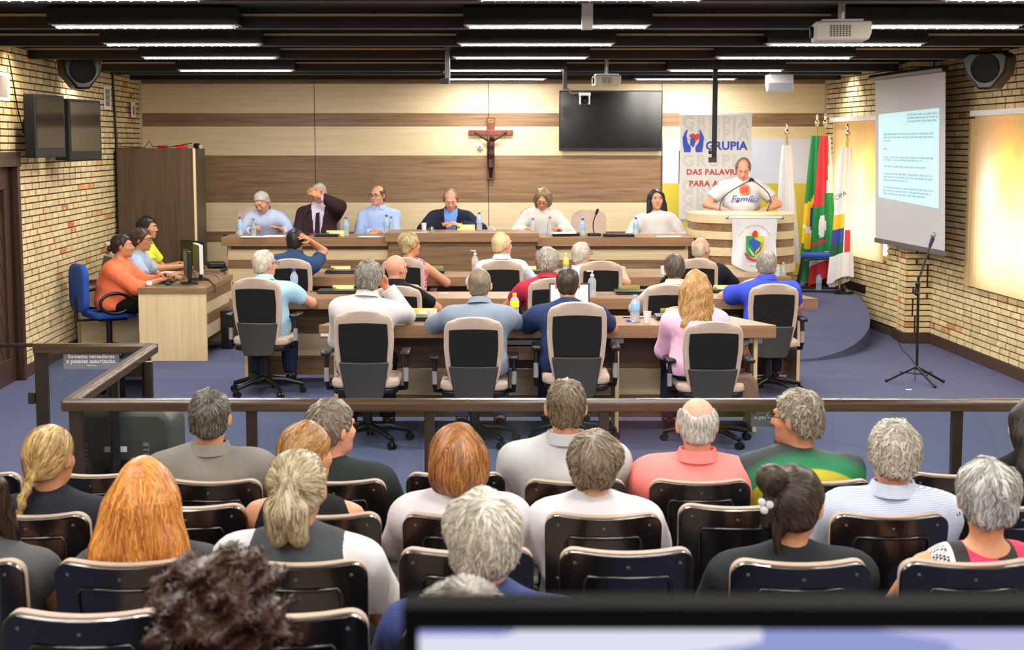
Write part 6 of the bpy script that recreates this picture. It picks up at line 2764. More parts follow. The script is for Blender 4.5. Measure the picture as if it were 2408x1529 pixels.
# ---- secretaries table at the brick wall
TY0, TY1 = 14.75, 16.3
tz = 0.715
tx0, tx1 = at(323, 685, TY0).x, at(485, 685, TY0).x
t = thing('side_desk', 'side desk with monitors along the brick wall', 'desk', (0, 0, 0))
sk = -0.035 * (TY1 - TY0)
mb = MB()
mb.prism([(tx0, TY0), (tx1, TY0), (tx1 + sk * 0.4, TY1), (tx0 + sk * 0.4, TY1)], tz - 0.06, tz, 'xy')
mb.build('desk_top', M_slab, t, bevel=0.004)
mb = MB()
mb.bx(tx0 + 0.005, tx1 - 0.005, TY0 + 0.01, TY0 + 0.04, 0.0, tz - 0.06)
mb.build('end_panel', M_beige_z, t)
mb = MB()
mb.bx(tx0 + 0.3, tx1 - 0.03, TY1 - 0.05, TY1 - 0.02, 0.0, tz - 0.06)
mb.build('end_panel', M_beige_z, t)
for (a, b, m) in ((0.20, 0.33, M_beige), (0.33, 0.44, M_brown), (0.44, 0.55, M_beige), (0.55, tz - 0.06, M_brown)):
    mb = MB()
    mb.bx(tx1 - 0.06, tx1 - 0.035, TY0 + 0.04, TY1 - 0.05, a, b)
    mb.build('modesty_panel', m, t)
t = thing('side_desk', 'second side desk behind the monitors beside the bench', 'desk', (0, 0, 0))
sx0 = tx0 + 0.05
mb = MB()
mb.bx(sx0, xb0 + 0.02, 16.45, 16.98, 0.70, 0.75)
mb.build('desk_top', M_slab, t, bevel=0.004)
mb = MB()
mb.bx(xb0 - 0.04, xb0 + 0.0, 16.5, 16.96, 0.0, 0.70)
mb.bx(sx0 + 0.02, sx0 + 0.05, 16.5, 16.96, 0.0, 0.70)
mb.build('end_panel', M_beige_z, t)
def monitor(label, px, py, Y, w_, h_, rz, m_back, Zs):
    p = at(px, py, Y)
    t = thing('monitor', label, 'monitor', (p.x, Y, Zs), rz)
    cz = max(p.z - Zs, h_ / 2 + 0.05)
    mb = MB()
    mb.box((0, 0, cz), (w_, 0.04, h_))
    mb.build('casing', m_back, t, bevel=0.008)
    mb = MB()
    mb.box((0, -0.021, cz + 0.005), (w_ * 0.94, 0.003, h_ * 0.9))
    mb.build('screen', mat('monitor_glass', (18, 18, 20), 0.45), t)
    mb = MB()
    mb.cyl((0, 0.02, 0.01), (0, 0.03, cz), 0.018)
    mb.box((0, 0.01, 0.008), (0.2, 0.16, 0.016))
    mb.build('stand', M_black, t, smooth=40)
monitor('black monitor on the side desk nearest the end panel', 441, 620, 15.15, 0.42, 0.27, -PI / 2 + 0.30, M_black, tz)
monitor('white-backed monitor on the side desk', 466, 608, 15.6, 0.42, 0.30, -PI / 2 + 0.35, M_white, tz)
monitor('black monitor on the second side desk behind the white one', 452, 600, 16.55, 0.34, 0.26, -0.6, M_black, 0.75)
def lump(name, label, cat, p, s, m, rz=0.0, bev=0.006, parts=()):
    mb = MB()
    mb.box((0, 0, s[2] / 2), s)
    o = mb.build(name, m, bevel=bev)
    o.location = p
    o.rotation_euler = (0, 0, rz)
    tag(o, label, cat)
    return o
lump('keyboard', 'black keyboard before the woman in the orange shirt', 'keyboard', on(398, 662, tz), (0.14, 0.38, 0.018), M_black, 0.05)
lump('computer_mouse', 'small black mouse on a green pad beside the keyboard', 'mouse', on(395, 671, tz), (0.055, 0.10, 0.03), M_black, 0.4, 0.012)
lump('mouse_pad', 'thin green mouse pad under the black mouse', 'mouse pad', on(392, 673, tz) + Vector((0, 0.02, -0.0)), (0.2, 0.18, 0.003), mat('pad_green', (80, 110, 80), 0.8), 0.0, 0.0)
lump('tape_roll', 'beige cup-like roll beside the black monitor', 'roll', on(420, 659, tz), (0.08, 0.08, 0.05), mat('beige_roll', (190, 165, 140), 0.6), 0.2, 0.02)
lump('paper_sheet', 'white paper under the hands of the woman in spectacles', 'paper', on(400, 641, tz), (0.22, 0.3, 0.004), M_paper, 0.1, 0)
lump('tissue', 'crumpled white tissue by the orange shirt', 'tissue', on(333, 682, tz - 0.03) + Vector((0.05, 0.1, 0.03)), (0.06, 0.06, 0.05), M_paper, 0.3, 0.02)
lump('router_box', 'small black device box on the far corner of the side desk', 'box', on(514, 639, tz), (0.14, 0.1, 0.035), M_black, 0.2)
lump('document_tray', 'black phone and papers on the second side desk', 'phone', (at(508, 607, 16.7).x, 16.7, 0.75), (0.2, 0.16, 0.07), M_black, 0.3, 0.02)
lump('computer_tower', 'black computer tower on the carpet beside the side desk', 'computer', (at(541, 770, 15.8).x, 15.8, 0), (0.12, 0.36, 0.40), M_black, 0.0)
bottle('pale green sanitiser bottle behind the black monitor', on(467, 655, tz), 0.17, 0.035, (235, 240, 240), (190, 230, 210), 'pump')
cable('tangle of black cables hanging over the side desk edge', [on(455, 650, tz) + Vector((0, 0, .01)), on(475, 655, tz) + Vector((0, 0, .015)), on(493, 662, tz) + Vector((0, 0, .01)), on(498, 672, tz) + Vector((0.03, 0, 0)), on(496, 684, tz - 0.05) + Vector((0.04, 0, -0.02))], 0.006)
cable('pale blue network cable on the side desk', [on(480, 643, tz) + Vector((0, 0, .008)), on(500, 646, tz) + Vector((0, 0, .008)), on(512, 650, tz) + Vector((0, 0, .008)), on(516, 658, tz) + Vector((0.02, 0, .004))], 0.006, mat('cable_blue', (130, 165, 205), 0.5))
# wall-side shelf with laptop
t = thing('side_shelf', 'low wooden shelf along the brick wall behind the secretaries', 'shelf', (0, 0, 0))
mb = MB()
mb.bx(XL(15.3) + 0.03, XL(15.3) + 0.42, 15.47, 15.72, 0.68, 0.73)
mb.build('shelf_top', M_slab, t)
mb = MB()
mb.bx(XL(15.3) + 0.04, XL(15.3) + 0.40, 15.5, 15.53, 0.0, 0.68)
mb.build('shelf_leg', M_beige_z, t)
mb = MB()
mb.bx(XL(15.3) + 0.1, XL(15.3) + 0.9, 15.42, 15.45, 0.0, 0.40)
mb.build('low_panel', M_beige, t)
p = Vector((XL(15.5) + 0.22, 15.58, 0.73))
t = thing('open_laptop', 'open laptop on the wall shelf behind the woman in orange', 'laptop', p, -PI / 2 + 0.5)
mb = MB()
mb.bx(-0.17, 0.17, -0.14, 0.1, 0, 0.016)
mb.build('laptop_base', M_silver, t, bevel=0.003)
mb = MB()
mb.box((0, 0.125, 0.13), (0.34, 0.012, 0.24), Matrix.Rotation(math.radians(-14), 3, 'X'))
mb.build('lid', M_silver, t, bevel=0.003)
mb = MB()
mb.box((0, 0.117, 0.13), (0.31, 0.004, 0.19), Matrix.Rotation(math.radians(-14), 3, 'X'))
mb.build('screen', M_black, t)
# blue swivel chair of the woman in orange
q = at(205, 740, 15.15)
t = thing('blue_chair', 'blue upholstered swivel chair under the woman in orange', 'chair', (at(283, 700, 15.15).x - 0.12, 15.15, 0), -PI / 2 + 0.62)
mb = MB()
mb.prism(rrect(-0.23, 0.23, -0.22, 0.22, 0.08), 0.39, 0.45, 'xy')
mb.build('seat', M_blue, t, bevel=0.02, smooth=50, seg=3)
mb = MB()
mb.prism(rrect(-0.21, 0.21, 0.45, 0.93, 0.13), -0.33, -0.26)
bo = mb.build('backrest', M_blue, t, bevel=0.025, smooth=50, seg=3)
for s in (-1, 1):
    mb = MB()
    pts = [(s * 0.27, 0.10 * 1.0 * math.cos(a) * 1.55 - 0.03, 0.545 + 0.10 * math.sin(a)) for a in [2 * PI * k / 18 for k in range(19)]]
    mb.tube(pts, 0.017, 8, False)
    mb.build('armrest', M_black, t, smooth=60)
mb = MB()
mb.cyl((0, 0, 0.08), (0, 0, 0.39), 0.03)
mb.bx(-0.14, 0.14, -0.14, 0.14, 0.36, 0.39)
mb.bx(-0.03, 0.03, -0.33, -0.1, 0.36, 0.38)
mb.bx(-0.03, 0.03, -0.34, -0.32, 0.36, 0.6)
mb.build('column', M_black, t)
for k in range(5):
    a = 2 * PI * k / 5
    mb = MB()
    mb.tube([(0, 0, 0.11), (0.28 * math.cos(a), 0.28 * math.sin(a), 0.07)], [0.028, 0.016], 8)
    mb.ball((0.28 * math.cos(a), 0.28 * math.sin(a), 0.03), 0.03)
    mb.build('base_leg', M_black, t, smooth=50)

# ---- audience seats
M_shell = mat('seat_shell', (10, 10, 11), 0.22, spec=0.6, coat=0.3, bump=0.04, bscale=400)
M_pad = mat('seat_pad', (178, 158, 142), 0.85, bump=0.1, bscale=300)
def audience_seat():
    t = thing('auditorium_seat', 'x', 'seat')
    W_ = 0.208
    z0, z1 = 0.40, 0.86
    def w(z):
        e = max(0.0, (z - (z1 - 0.055)) / 0.055)
        e0 = max(0.0, ((z0 + 0.06) - z) / 0.06)
        return W_ * (0.965 + 0.035 * (z - z0) / (z1 - z0)) - 0.055 * (1 - math.sqrt(max(0, 1 - e * e))) - 0.05 * (1 - math.sqrt(max(0, 1 - e0 * e0)))
    def yy(x, z):
        return -0.02 - 0.17 * (z - z0) + 0.10 * (x / W_) ** 2 * 0.45
    def zz(x, z):
        return z - 0.013 * (1 - (x / W_) ** 2) * max(0, (z - 0.7) / 0.16)
    vl = [0.0, 0.04, 0.08, 0.13, 0.3, 0.5, 0.7, 0.82, 0.88, 0.91, 0.935, 0.96, 0.98, 0.993, 1.0]
    def P(u, v):
        z = z0 + (z1 - z0) * float(np.interp(v, np.linspace(0, 1, len(vl)), vl))
        x = (2 * u - 1) * w(z)
        return (x, yy(x, z), zz(x, z))
    mb = MB()
    mb.sheet(P, 12, 14, 0.024)
    mb.build('back_shell', M_shell, t, bevel=0.008, smooth=50, seg=3)
    mb = MB()
    def P2(u, v):
        p = P(u, v)
        return (p[0] * 0.985, p[1] + 0.026, p[2] + 0.004)
    mb.sheet(P2, 12, 14, 0.035)
    mb.build('back_pad', M_pad, t, bevel=0.012, smooth=50, seg=3)
    mb = MB()
    pts = []
    for (x, z) in [(-0.125, 0.47), (-0.13, 0.60), (-0.132, 0.765), (-0.12, 0.784), (-0.06, 0.785), (0, 0.785), (0.06, 0.785), (0.12, 0.784), (0.132, 0.765), (0.13, 0.60), (0.125, 0.47)]:
        pts.append((x, yy(x, z) - 0.003, z - 0.008 * (1 - (x / W_) ** 2)))
    mb.tube(pts, 0.0065, 8)
    mb.build('back_rib', M_shell, t, smooth=60)
    for (x, z) in ((-0.16, 0.82), (0, 0.812), (0.16, 0.82), (-0.16, 0.62), (0.16, 0.62)):
        mb = MB()
        mb.ball((x, yy(x, z) - 0.002, z), (0.006, 0.004, 0.006), 8, 6)
        mb.build('screw', mat('screw_dark', (70, 70, 70), 0.5), t, smooth=60)
    mb = MB()
    mb.prism(rrect(-0.2, 0.2, 0.02, 0.44, 0.06), 0.37, 0.425, 'xy')
    mb.build('seat_cushion', M_pad, t, bevel=0.018, smooth=50)
    mb = MB()
    mb.prism(rrect(-0.205, 0.205, 0.0, 0.43, 0.06), 0.335, 0.37, 'xy')
    mb.build('seat_shell', M_shell, t, bevel=0.012, smooth=50)
    mb = MB()
    mb.box((0.248, 0.12, 0.60), (0.055, 0.24, 0.03))
    mb.build('armrest', mat('arm_grey', (96, 92, 88), 0.5), t, bevel=0.01)
    mb = MB()
    mb.bx(0.238, 0.258, 0.03, 0.06, 0.30, 0.59)
    mb.bx(-0.25, 0.26, 0.12, 0.17, 0.28, 0.33)
    mb.build('support_beam', M_black, t)
    mb = MB()
    mb.bx(-0.03, 0.03, 0.11, 0.18, 0.02, 0.30)
    mb.bx(-0.03, 0.03, -0.05, 0.38, 0.0, 0.03)
    mb.build('leg', M_black, t, bevel=0.004)
    return t


AS0 = audience_seat()
AS_USED = [False]


def seat_at(px, Y, label):
    X = at(px, 1100, Y).x
    f = ZF(Y) if Y < 6.7 else 0
    loc = (X, Y + (0.10 if label.startswith('empty') else -0.03), f + (0.03 if label.startswith('empty') else 0.0))
    if label.startswith('empty'):
        loc = (X, Y + 0.10, f)
    if AS_USED[0]:
        o = dup(AS0, loc, 0, label, 'auditorium seats')
    else:
        o = AS0
        AS_USED[0] = True
        o.location = loc
        o['label'] = label
        o['group'] = 'auditorium seats'
    return o


YS_ = [6.2, 5.36, 4.5, 3.66, 2.8]
# frontmost row
for px, lab in ((-85, 'empty black auditorium seat on the door side of the blonde braid'), (210, 'empty black auditorium seat between the blonde braid and the red hair'), (502, 'black auditorium seat of the man in the grey polo'), (792, 'black auditorium seat of the man in the dark green t-shirt'),
                (1070, 'empty black auditorium seat in front of the copper bob'), (1352, 'black auditorium seat of the man in the pale grey shirt'), (1642, 'black auditorium seat of the man in the coral polo'),
                (1925, 'black auditorium seat of the man in the green and yellow jersey'), (2262, 'empty black auditorium seat in front of the striped shirt'), (2550, 'black auditorium seat of the woman in black at the aisle end')):
    seat_at(px, YS_[0], lab)
for px, lab in ((80, 'black auditorium seat of the woman with the blonde braid'), (432, 'empty black auditorium seat beside the red hair'), (762, 'black auditorium seat of the woman with the red hair band'), (1085, 'black auditorium seat of the woman with the copper bob'),
                (1417, 'black auditorium seat of the woman with the grey-brown bob'), (1738, 'empty black auditorium seat behind the coral polo'), (2085, 'black auditorium seat of the man in the striped shirt'), (2412, 'empty black auditorium seat behind the woman in black')):
    seat_at(px, YS_[1], lab)
for px, lab in ((-100, 'black auditorium seat of the woman with the bare arm'), (298, 'black auditorium seat of the woman with long red hair'), (705, 'black auditorium seat of the woman in the grey vest'), (1094, 'empty black auditorium seat in front of the white-haired man'),
                (1480, 'empty black auditorium seat behind the grey-brown bob'), (1878, 'black auditorium seat of the woman with the dark bun'), (2275, 'black auditorium seat of the woman in red and black')):
    seat_at(px, YS_[2], lab)
for px, lab in ((170, 'empty black auditorium seat behind the red hair'), (655, 'empty black auditorium seat in front of the brown curls'), (1140, 'black auditorium seat of the white-haired man in blue')):
    seat_at(px, YS_[3], lab)

# ---- monitor on the control desk at the rear
YM = 1.05
a = at(945, 1440, YM)
b_ = at(985, 1484, YM)
t = thing('control_monitor', 'black-framed monitor glowing at the control desk', 'monitor', (a.x + 0.36, YM, 1.25))
Zt_ = at(1600, 1430, YM).z - 1.25
mb = MB()
mb.bx(-0.36, 0.36, 0.0, 0.035, Zt_ - 0.44, Zt_)
mb.build('bezel', mat('bezel_black', (4, 4, 4), 0.9, spec=0.1), t)
mb = MB()
mb.bx(-0.36 + (b_.x - a.x), 0.345, -0.003, 0.001, Zt_ - 0.42, at(1600, 1482, YM).z - 1.25)
def page():
    m, tt, N, L, bb = nt('monitor_page')
    tc = N.new('ShaderNodeTexCoord')
    mp = N.new('ShaderNodeMapping')
    mp.inputs['Scale'].default_value = (5, 1, 30)
    L.new(tc.outputs['Object'], mp.inputs[0])
    br = N.new('ShaderNodeTexVoronoi')
    br.distance = 'CHEBYCHEV'
    br.inputs['Scale'].default_value = 1.3
    L.new(mp.outputs[0], br.inputs['Vector'])
    r = N.new('ShaderNodeValToRGB')
    r.color_ramp.interpolation = 'CONSTANT'
    r.color_ramp.elements[0].color = (*srgb(200, 200, 248), 1)
    r.color_ramp.elements[1].position = 0.45
    r.color_ramp.elements[1].color = (*srgb(235, 236, 255), 1)
    e = r.color_ramp.elements.new(0.75)
    e.color = (*srgb(150, 160, 225), 1)
    sp = N.new('ShaderNodeSeparateColor')
    L.new(br.outputs['Color'], sp.inputs[0])
    L.new(sp.outputs[0], r.inputs[0])
    L.new(r.outputs[0], bb.inputs['Emission Color'])
    setv(bb, 'Emission Strength', 0.85)
    setv(bb, 'Base Color', (0.02, 0.02, 0.02, 1))
    return m
mb.build('screen', page(), t)
mb = MB()
mb.bx(-0.05, 0.05, 0.035, 0.06, Zt_ - 0.55, Zt_ - 0.15)
mb.bx(-0.14, 0.14, -0.08, 0.12, Zt_ - 0.565, Zt_ - 0.55)
mb.build('stand', M_black, t)
t2 = thing('control_desk', 'plain dark control desk under the glowing monitor', 'desk', (t.location.x, YM, ZF(YM)))
dz = 1.25 + Zt_ - 0.565 - ZF(YM)
mb = MB()
mb.bx(-0.75, 0.9, -0.45, 0.32, dz - 0.03, dz)
mb.build('desk_top', M_doorw, t2)
for X in (-0.7, 0.85):
    mb = MB()
    mb.bx(X - 0.02, X + 0.02, -0.4, 0.3, 0, dz - 0.03)
    mb.build('leg_panel', M_doorw, t2)
pp = at(-4, 1400, 1.6)
t = thing('dark_post', 'thin dark post standing beside the control desk', 'post', (pp.x - 0.012, 1.6, ZF(1.6)))
mb = MB()
mb.cyl((0, 0, 0), (0, 0, at(0, 1190, 1.6).z - ZF(1.6)), 0.012)
mb.build('post_tube', M_blackmat, t, smooth=40)
mb = MB()
mb.lathe([(0, 0), (0.14, 0), (0.14, 0.012), (0.02, 0.03), (0, 0.03)], n=18)
mb.build('foot', M_blackmat, t, smooth=40)

# ================================================================ PEOPLE IN THE ROOM
C = cloth
GREY1, GREY2 = (120, 112, 102), (205, 200, 192)
WH1, WH2 = (150, 146, 138), (226, 222, 214)
DK1, DK2 = (22, 17, 14), (62, 50, 42)
BR1, BR2 = (58, 42, 30), (120, 94, 70)
def headpart(name, mb, m, root, Hm):
    o = mb.build(name, m, root, smooth=60)
    o.matrix_local = Hm
    return o

# ---- raised bench, facing the room
SB_ = PLAT + 0.45
bh = ZB + 0.035
kw = dict(seat=SB_, rz=PI, floor=PLAT, face=True, n_str=450, res=0.006)
lbl = C('shirt_pale_blue', (182, 198, 232))
person('white-haired man in a pale blue shirt writing at the bench', (607, 455), 17.55, lean=0.42, side=-0.04, yaw=-0.35, pitch=0.62, roll=0.12, skin_='pink', top=lbl, sleeve='long', collar=lbl,
       hair=('short', WH1, WH2), rh=(0.12, 0.38, bh), lh=(-0.24, 0.36, bh), hand=('grip', 'flat'), **{**kw, 'face': 'grey'})
dj = C('jacket_plum', (52, 36, 42))
person('grey-haired man in a dark suit and tie covering his face', (750, 432), 17.75, lean=-0.05, yaw=0.12, pitch=-0.05, skin_='warm', top=C('shirt_lilac', (214, 204, 226)), sleeve='long',
       collar=C('shirt_lilac', (214, 204, 226)), jacket=dj, tie=C('tie_dark', (40, 32, 46)), hair=('short', (150, 148, 146), (220, 220, 218)), belly=0.03, build=1.08,
       lh=(-0.05, 0.215, 1.50), lpole=(-1.0, 0.6, -0.25), lhn=(0.1, 1.0, 0.35), hand=('relaxed', 'flat'), **{**kw, 'face': 'grey'})
person('bald man in spectacles and a pale blue shirt sitting upright at the bench', (888, 437), 17.8, lean=0.02, yaw=-0.42, pitch=0.05, skin_='fair', top=C('shirt_sky', (168, 190, 232)), sleeve='long', collar=C('shirt_sky', (168, 190, 232)),
       hair=('fringe', (56, 46, 40), (96, 82, 72)), glasses=M_spec, build=1.03, rh=(0.05, 0.36, bh - 0.02), lh=(-0.06, 0.38, bh - 0.03), **kw)
nj = C('jacket_navy', (30, 36, 52))
person('balding man in a navy jacket looking down at the middle of the bench', (1060, 449), 17.6, lean=0.25, yaw=0.03, pitch=0.45, skin_='pink', top=C('shirt_blue', (110, 156, 226)), sleeve='long', collar=C('shirt_blue', (110, 156, 226)),
       jacket=nj, hair=('receding', (120, 86, 62), (176, 138, 104)), build=1.06, rh=(0.07, 0.36, ZBC + 0.05), lh=(-0.12, 0.37, ZBC + 0.04), rpole=(1, -0.2, -0.3), lpole=(-1, -0.2, -0.3), **kw)
person('woman in a white jacket with chin-length brown hair reading at the bench', (1278, 447), 17.6, lean=0.25, yaw=-0.15, pitch=0.55, roll=-0.12, skin_='warm', top=C('top_white', (208, 206, 202)), sleeve='long',
       jacket=C('jacket_white', (208, 206, 202)), hair=('bob', (92, 78, 52), (166, 146, 104)), sh=0.165, build=0.95, neck=0.88, glasses=M_spec, rh=(0.2, 0.34, bh), lh=(-0.2, 0.36, bh), **kw)
person('dark-haired woman in a white t-shirt at the podium end of the bench', (1543, 446), 17.75, lean=0.03, yaw=0.12, pitch=0.0, skin_='fair', top=C('tee_white', (206, 206, 206)), sleeve='elbow',
       hair=('shoulder', (14, 13, 15), (44, 42, 46)), sh=0.172, build=1.05, belly=0.02, neck=0.9, rh=(0.2, 0.3, bh - 0.05), lh=(-0.2, 0.3, bh - 0.05), **kw)
for px, py, lab in ((600, 487, 'beige bench chair behind the writing man'), (762, 500, 'beige bench chair behind the man covering his face'), (1062, 505, 'beige bench chair behind the man in the navy jacket'),
                    (1262, 486, 'beige bench chair behind the woman in the white jacket'), (1384, 492, 'empty beige chair at the bench'), (890, 515, 'beige bench chair behind the bald man in spectacles'), (1545, 515, 'beige bench chair behind the dark-haired woman')):
    chair_at(px, py, 18.2, lab, PI, PLAT)
# ---- speaker at the podium
wt = C('tee_family', (206, 208, 214))
r_, Hm, kn, J = person('man in a white printed t-shirt reading at the podium', (1748, 376), 17.62, seat=PLAT + 0.82, rz=PI, floor=PLAT, stand=True, lean=0.20, yaw=-0.12, pitch=0.50, skin_='pink', top=wt, sleeve='short', belly=0.05, build=1.1, sh=0.205,
       hair=('receding', (90, 76, 66), (140, 122, 108)), face=True, n_str=450, res=0.006, rh=(0.26, 0.26, PZ + 0.03), lh=(-0.26, 0.26, PZ + 0.03), rpole=(1, -0.6, -0.3), lpole=(-1, -0.6, -0.3))
def chest(J, dx, dz, dy):
    p = J['H'] + J['up'] * dz + J['ax'] * dx + J['fw'] * dy
    return tuple(p)
tx = letter('Família', 0.115, mat('ink_shirt_blue', (70, 92, 170), 0.7), r_, chest(J, 0, 0.225, 0.215), (PI / 2 + 0.2, 0, PI), depth=0.004, shear=0.25)
mb = MB()
c0 = chest(J, 0, 0.335, 0.185)
mb.lathe([(0, 0), (0.062, 0), (0.062, 0.006), (0.05, 0.006), (0.05, 0.002), (0, 0.002)], n=24)
o = mb.build('shirt_emblem', mat('ink_orange', (232, 130, 100), 0.7), r_)
o.location = c0
o.rotation_euler = (-PI / 2 - 0.2, 0, 0)
for i in range(3):
    mb = MB()
    mb.ball((0, 0, 0), (0.013, 0.004, 0.03 - 0.006 * (i == 1)))
    o = mb.build('shirt_figure', mat('ink_orange_deep', (214, 86, 58), 0.7), r_, smooth=60)
    o.location = chest(J, -0.026 + 0.026 * i, 0.333, 0.196)

# ---- secretaries by the brick wall, facing the monitors
t4 = tz + 0.04
r_, Hm, kn, J = person('woman in an orange shirt with dark hair tied back at the side desk', (284, 552), 15.15, seat=0.45, rz=-PI / 2, lean=0.22, yaw=0.12, pitch=-0.02, skin_='tan', top=C('tee_orange', (255, 130, 92)), sleeve='elbow', pants=C('trouser_black', (22, 22, 24)),
       hair=('knot', (24, 18, 18), (58, 44, 40)), face=True, sh=0.18, build=1.22, belly=0.05, n_str=500, rh=(0.06, 0.48, t4), lh=(-0.08, 0.48, t4 + 0.03))
r_, Hm, kn, J = person('woman in a grey-blue top and spectacles beside the woman in orange', (334, 537), 15.75, seat=0.45, rz=-PI / 2, lean=0.22, yaw=-0.12, pitch=0.12, skin_='tan', top=C('top_greyblue', (172, 190, 214)), sleeve='short', pants=C('trouser_black', (22, 22, 24)),
       hair=('fluffy', (40, 28, 22), (92, 70, 56)), face=True, glasses=M_spec, sh=0.165, neck=0.9, build=1.0, n_str=500, rh=(0.14, 0.44, t4), lh=(-0.1, 0.46, t4))
person('dark-haired man in a yellow polo at the side desk', (344, 511), 16.45, seat=0.47, rz=-PI / 2, lean=0.20, yaw=-0.05, pitch=0.02, skin_='tan', top=C('polo_yellow', (222, 228, 66)), sleeve='short', hair=('full', (16, 14, 14), (44, 38, 34)), face=True, n_str=500, rh=(0.16, 0.5, 0.80), lh=(-0.16, 0.4, 0.80))
chair_at(248, 570, 15.95, 'beige office chair beside the wall shelf', -PI / 2 + 0.3)

# ---- councillors
kf = dict(n_str=850)
d1, d2, d3 = ZD1 + 0.04, ZD2 + 0.04, ZD3 + 0.04
# desk nearest the railing
ws = C('shirt_white', (208, 205, 207))
person('grey-haired man in a white shirt leaning his cheek on his hand', (870, 617), 10.78, 0.47, lean=0.24, side=0.05, yaw=-0.25, roll=0.1, top=ws, sleeve='long', collar=ws, hair=('full', (84, 80, 74), (176, 170, 160)), skin_='warm', build=1.08, belly=0.03, pants=C('trouser_black', (22, 22, 24)),
       rh=(0.15, 0.34, 1.06), rpole=(0.8, 0.5, -1.0), rhn=(0.3, 0.8, 0.3), lh=(-0.12, 0.42, d1), lpole=(-0.4, -0.4, -1), **kf)
gb = C('shirt_greyblue', (136, 150, 170))
person('man in a grey-blue shirt resting both arms on the desk', (1128, 634), 10.82, 0.47, lean=0.30, pitch=0.08, top=gb, sleeve='long', collar=gb, hair=('crop', (96, 82, 68), (160, 146, 126)), skin_='pink', build=1.15, pants=C('jeans_blue', (80, 110, 160)), sh=0.20,
       rh=(0.10, 0.42, d1), lh=(-0.10, 0.42, d1), rpole=(1, 0, -0.3), lpole=(-1, 0, -0.3), **kf)
person('dark-haired man in a navy t-shirt at the open laptop', (1335, 631), 10.82, 0.49, lean=0.28, pitch=0.05, top=C('tee_navy', (44, 58, 96)), sleeve='short', hair=('crop', (30, 24, 20), (82, 66, 54)), skin_='warm', build=1.15, pants=C('jeans_navy', (38, 46, 74)), sh=0.205,
       rh=(0.12, 0.40, d1), lh=(-0.12, 0.40, d1), rpole=(1, -0.1, -0.4), lpole=(-1, -0.1, -0.4), **kf)
person('woman in a pink blouse with long wavy blonde hair', (1637, 640), 10.72, 0.47, lean=0.10, yaw=-0.1, pitch=0.05, top=C('blouse_pink', (246, 196, 226)), sleeve='long', hair=('longwave', (128, 88, 48), (222, 176, 116)), skin_='fair', build=1.05, sh=0.17, neck=0.9,
       rh=(0.14, 0.36, d1 - 0.02), lh=(-0.16, 0.36, d1 - 0.02), lpole=(-0.25, -0.5, -1), rpole=(0.25, -0.5, -1), n_str=1500)
for px, py, lab in ((852, 731, 'beige and black office chair of the man in the white shirt'), (1113, 747, 'beige and black office chair of the man in the grey-blue shirt'), (1358, 711, 'beige and black office chair of the man in the navy t-shirt'), (1681, 757, 'beige and black office chair of the woman in pink')):
    chair_at(px, py, 10.36, lab, 0.0)
# middle desk
lb2 = C('shirt_ice', (170, 210, 236))
person('white-haired man in spectacles and a light blue shirt', (620, 590), 12.9, 0.47, lean=0.18, side=-0.05, yaw=-0.75, top=lb2, sleeve='short', collar=lb2, hair=('short', (176, 168, 152), (230, 224, 210)), skin_='pink', glasses=M_spec, build=1.05, belly=0.03, pants=C('jeans_navy', (38, 46, 74)),
       rh=(0.22, 0.42, d2), rpole=(1, -0.3, -0.6), lh=(-0.1, 0.44, d2), **kf)
person('bald man in spectacles and a black shirt', (930, 600), 12.9, 0.47, lean=0.15, yaw=-0.72, top=C('shirt_black', (26, 28, 32)), sleeve='short', collar=C('shirt_black', (26, 28, 32)), hair=None, skin_='pink', glasses=M_spec, build=1.08, rh=(0.2, 0.40, d2), lh=(-0.12, 0.42, d2), **kf)
person('grey-haired man in a red polo', (1288, 585), 12.95, 0.47, lean=0.15, top=C('polo_red', (176, 48, 72)), sleeve='short', collar=C('polo_red', (176, 48, 72)), hair=('full', (110, 102, 92), (200, 194, 180)), skin_='warm', build=1.12, sh=0.20, rh=(0.2, 0.38, d2), lh=(-0.2, 0.38, d2), **kf)
cs_ = C('shirt_cream', (208, 202, 192))
person('man with thinning dark hair in a cream shirt', (1587, 600), 12.9, 0.47, lean=0.12, top=cs_, sleeve='long', collar=cs_, hair=('short', (52, 44, 38), (110, 98, 86)), skin_='warm', build=1.05, rh=(0.16, 0.4, d2), lh=(-0.16, 0.4, d2), **kf)
person('grey-haired man in a royal blue polo', (1803, 592), 13.0, 0.47, lean=0.22, top=C('polo_royal', (64, 84, 214)), sleeve='short', collar=C('polo_royal', (64, 84, 214)), hair=('short', (100, 94, 88), (186, 180, 170)), skin_='pink', build=1.15, sh=0.205, rh=(0.16, 0.40, d2), lh=(-0.14, 0.42, d2 + 0.06), lpole=(-1, -0.2, -0.5), **kf)
for px, py, lab in ((597, 654, 'beige and black office chair of the man in the light blue shirt'), (932, 673, 'beige and black office chair of the bald man in black'), (1300, 655, 'beige and black office chair of the man in the red polo'), (1574, 670, 'beige and black office chair of the man in the cream shirt'), (1823, 668, 'beige and black office chair of the man in the royal blue polo')):
    chair_at(px, py, 12.5, lab, -0.12 if px == 597 else 0.0)
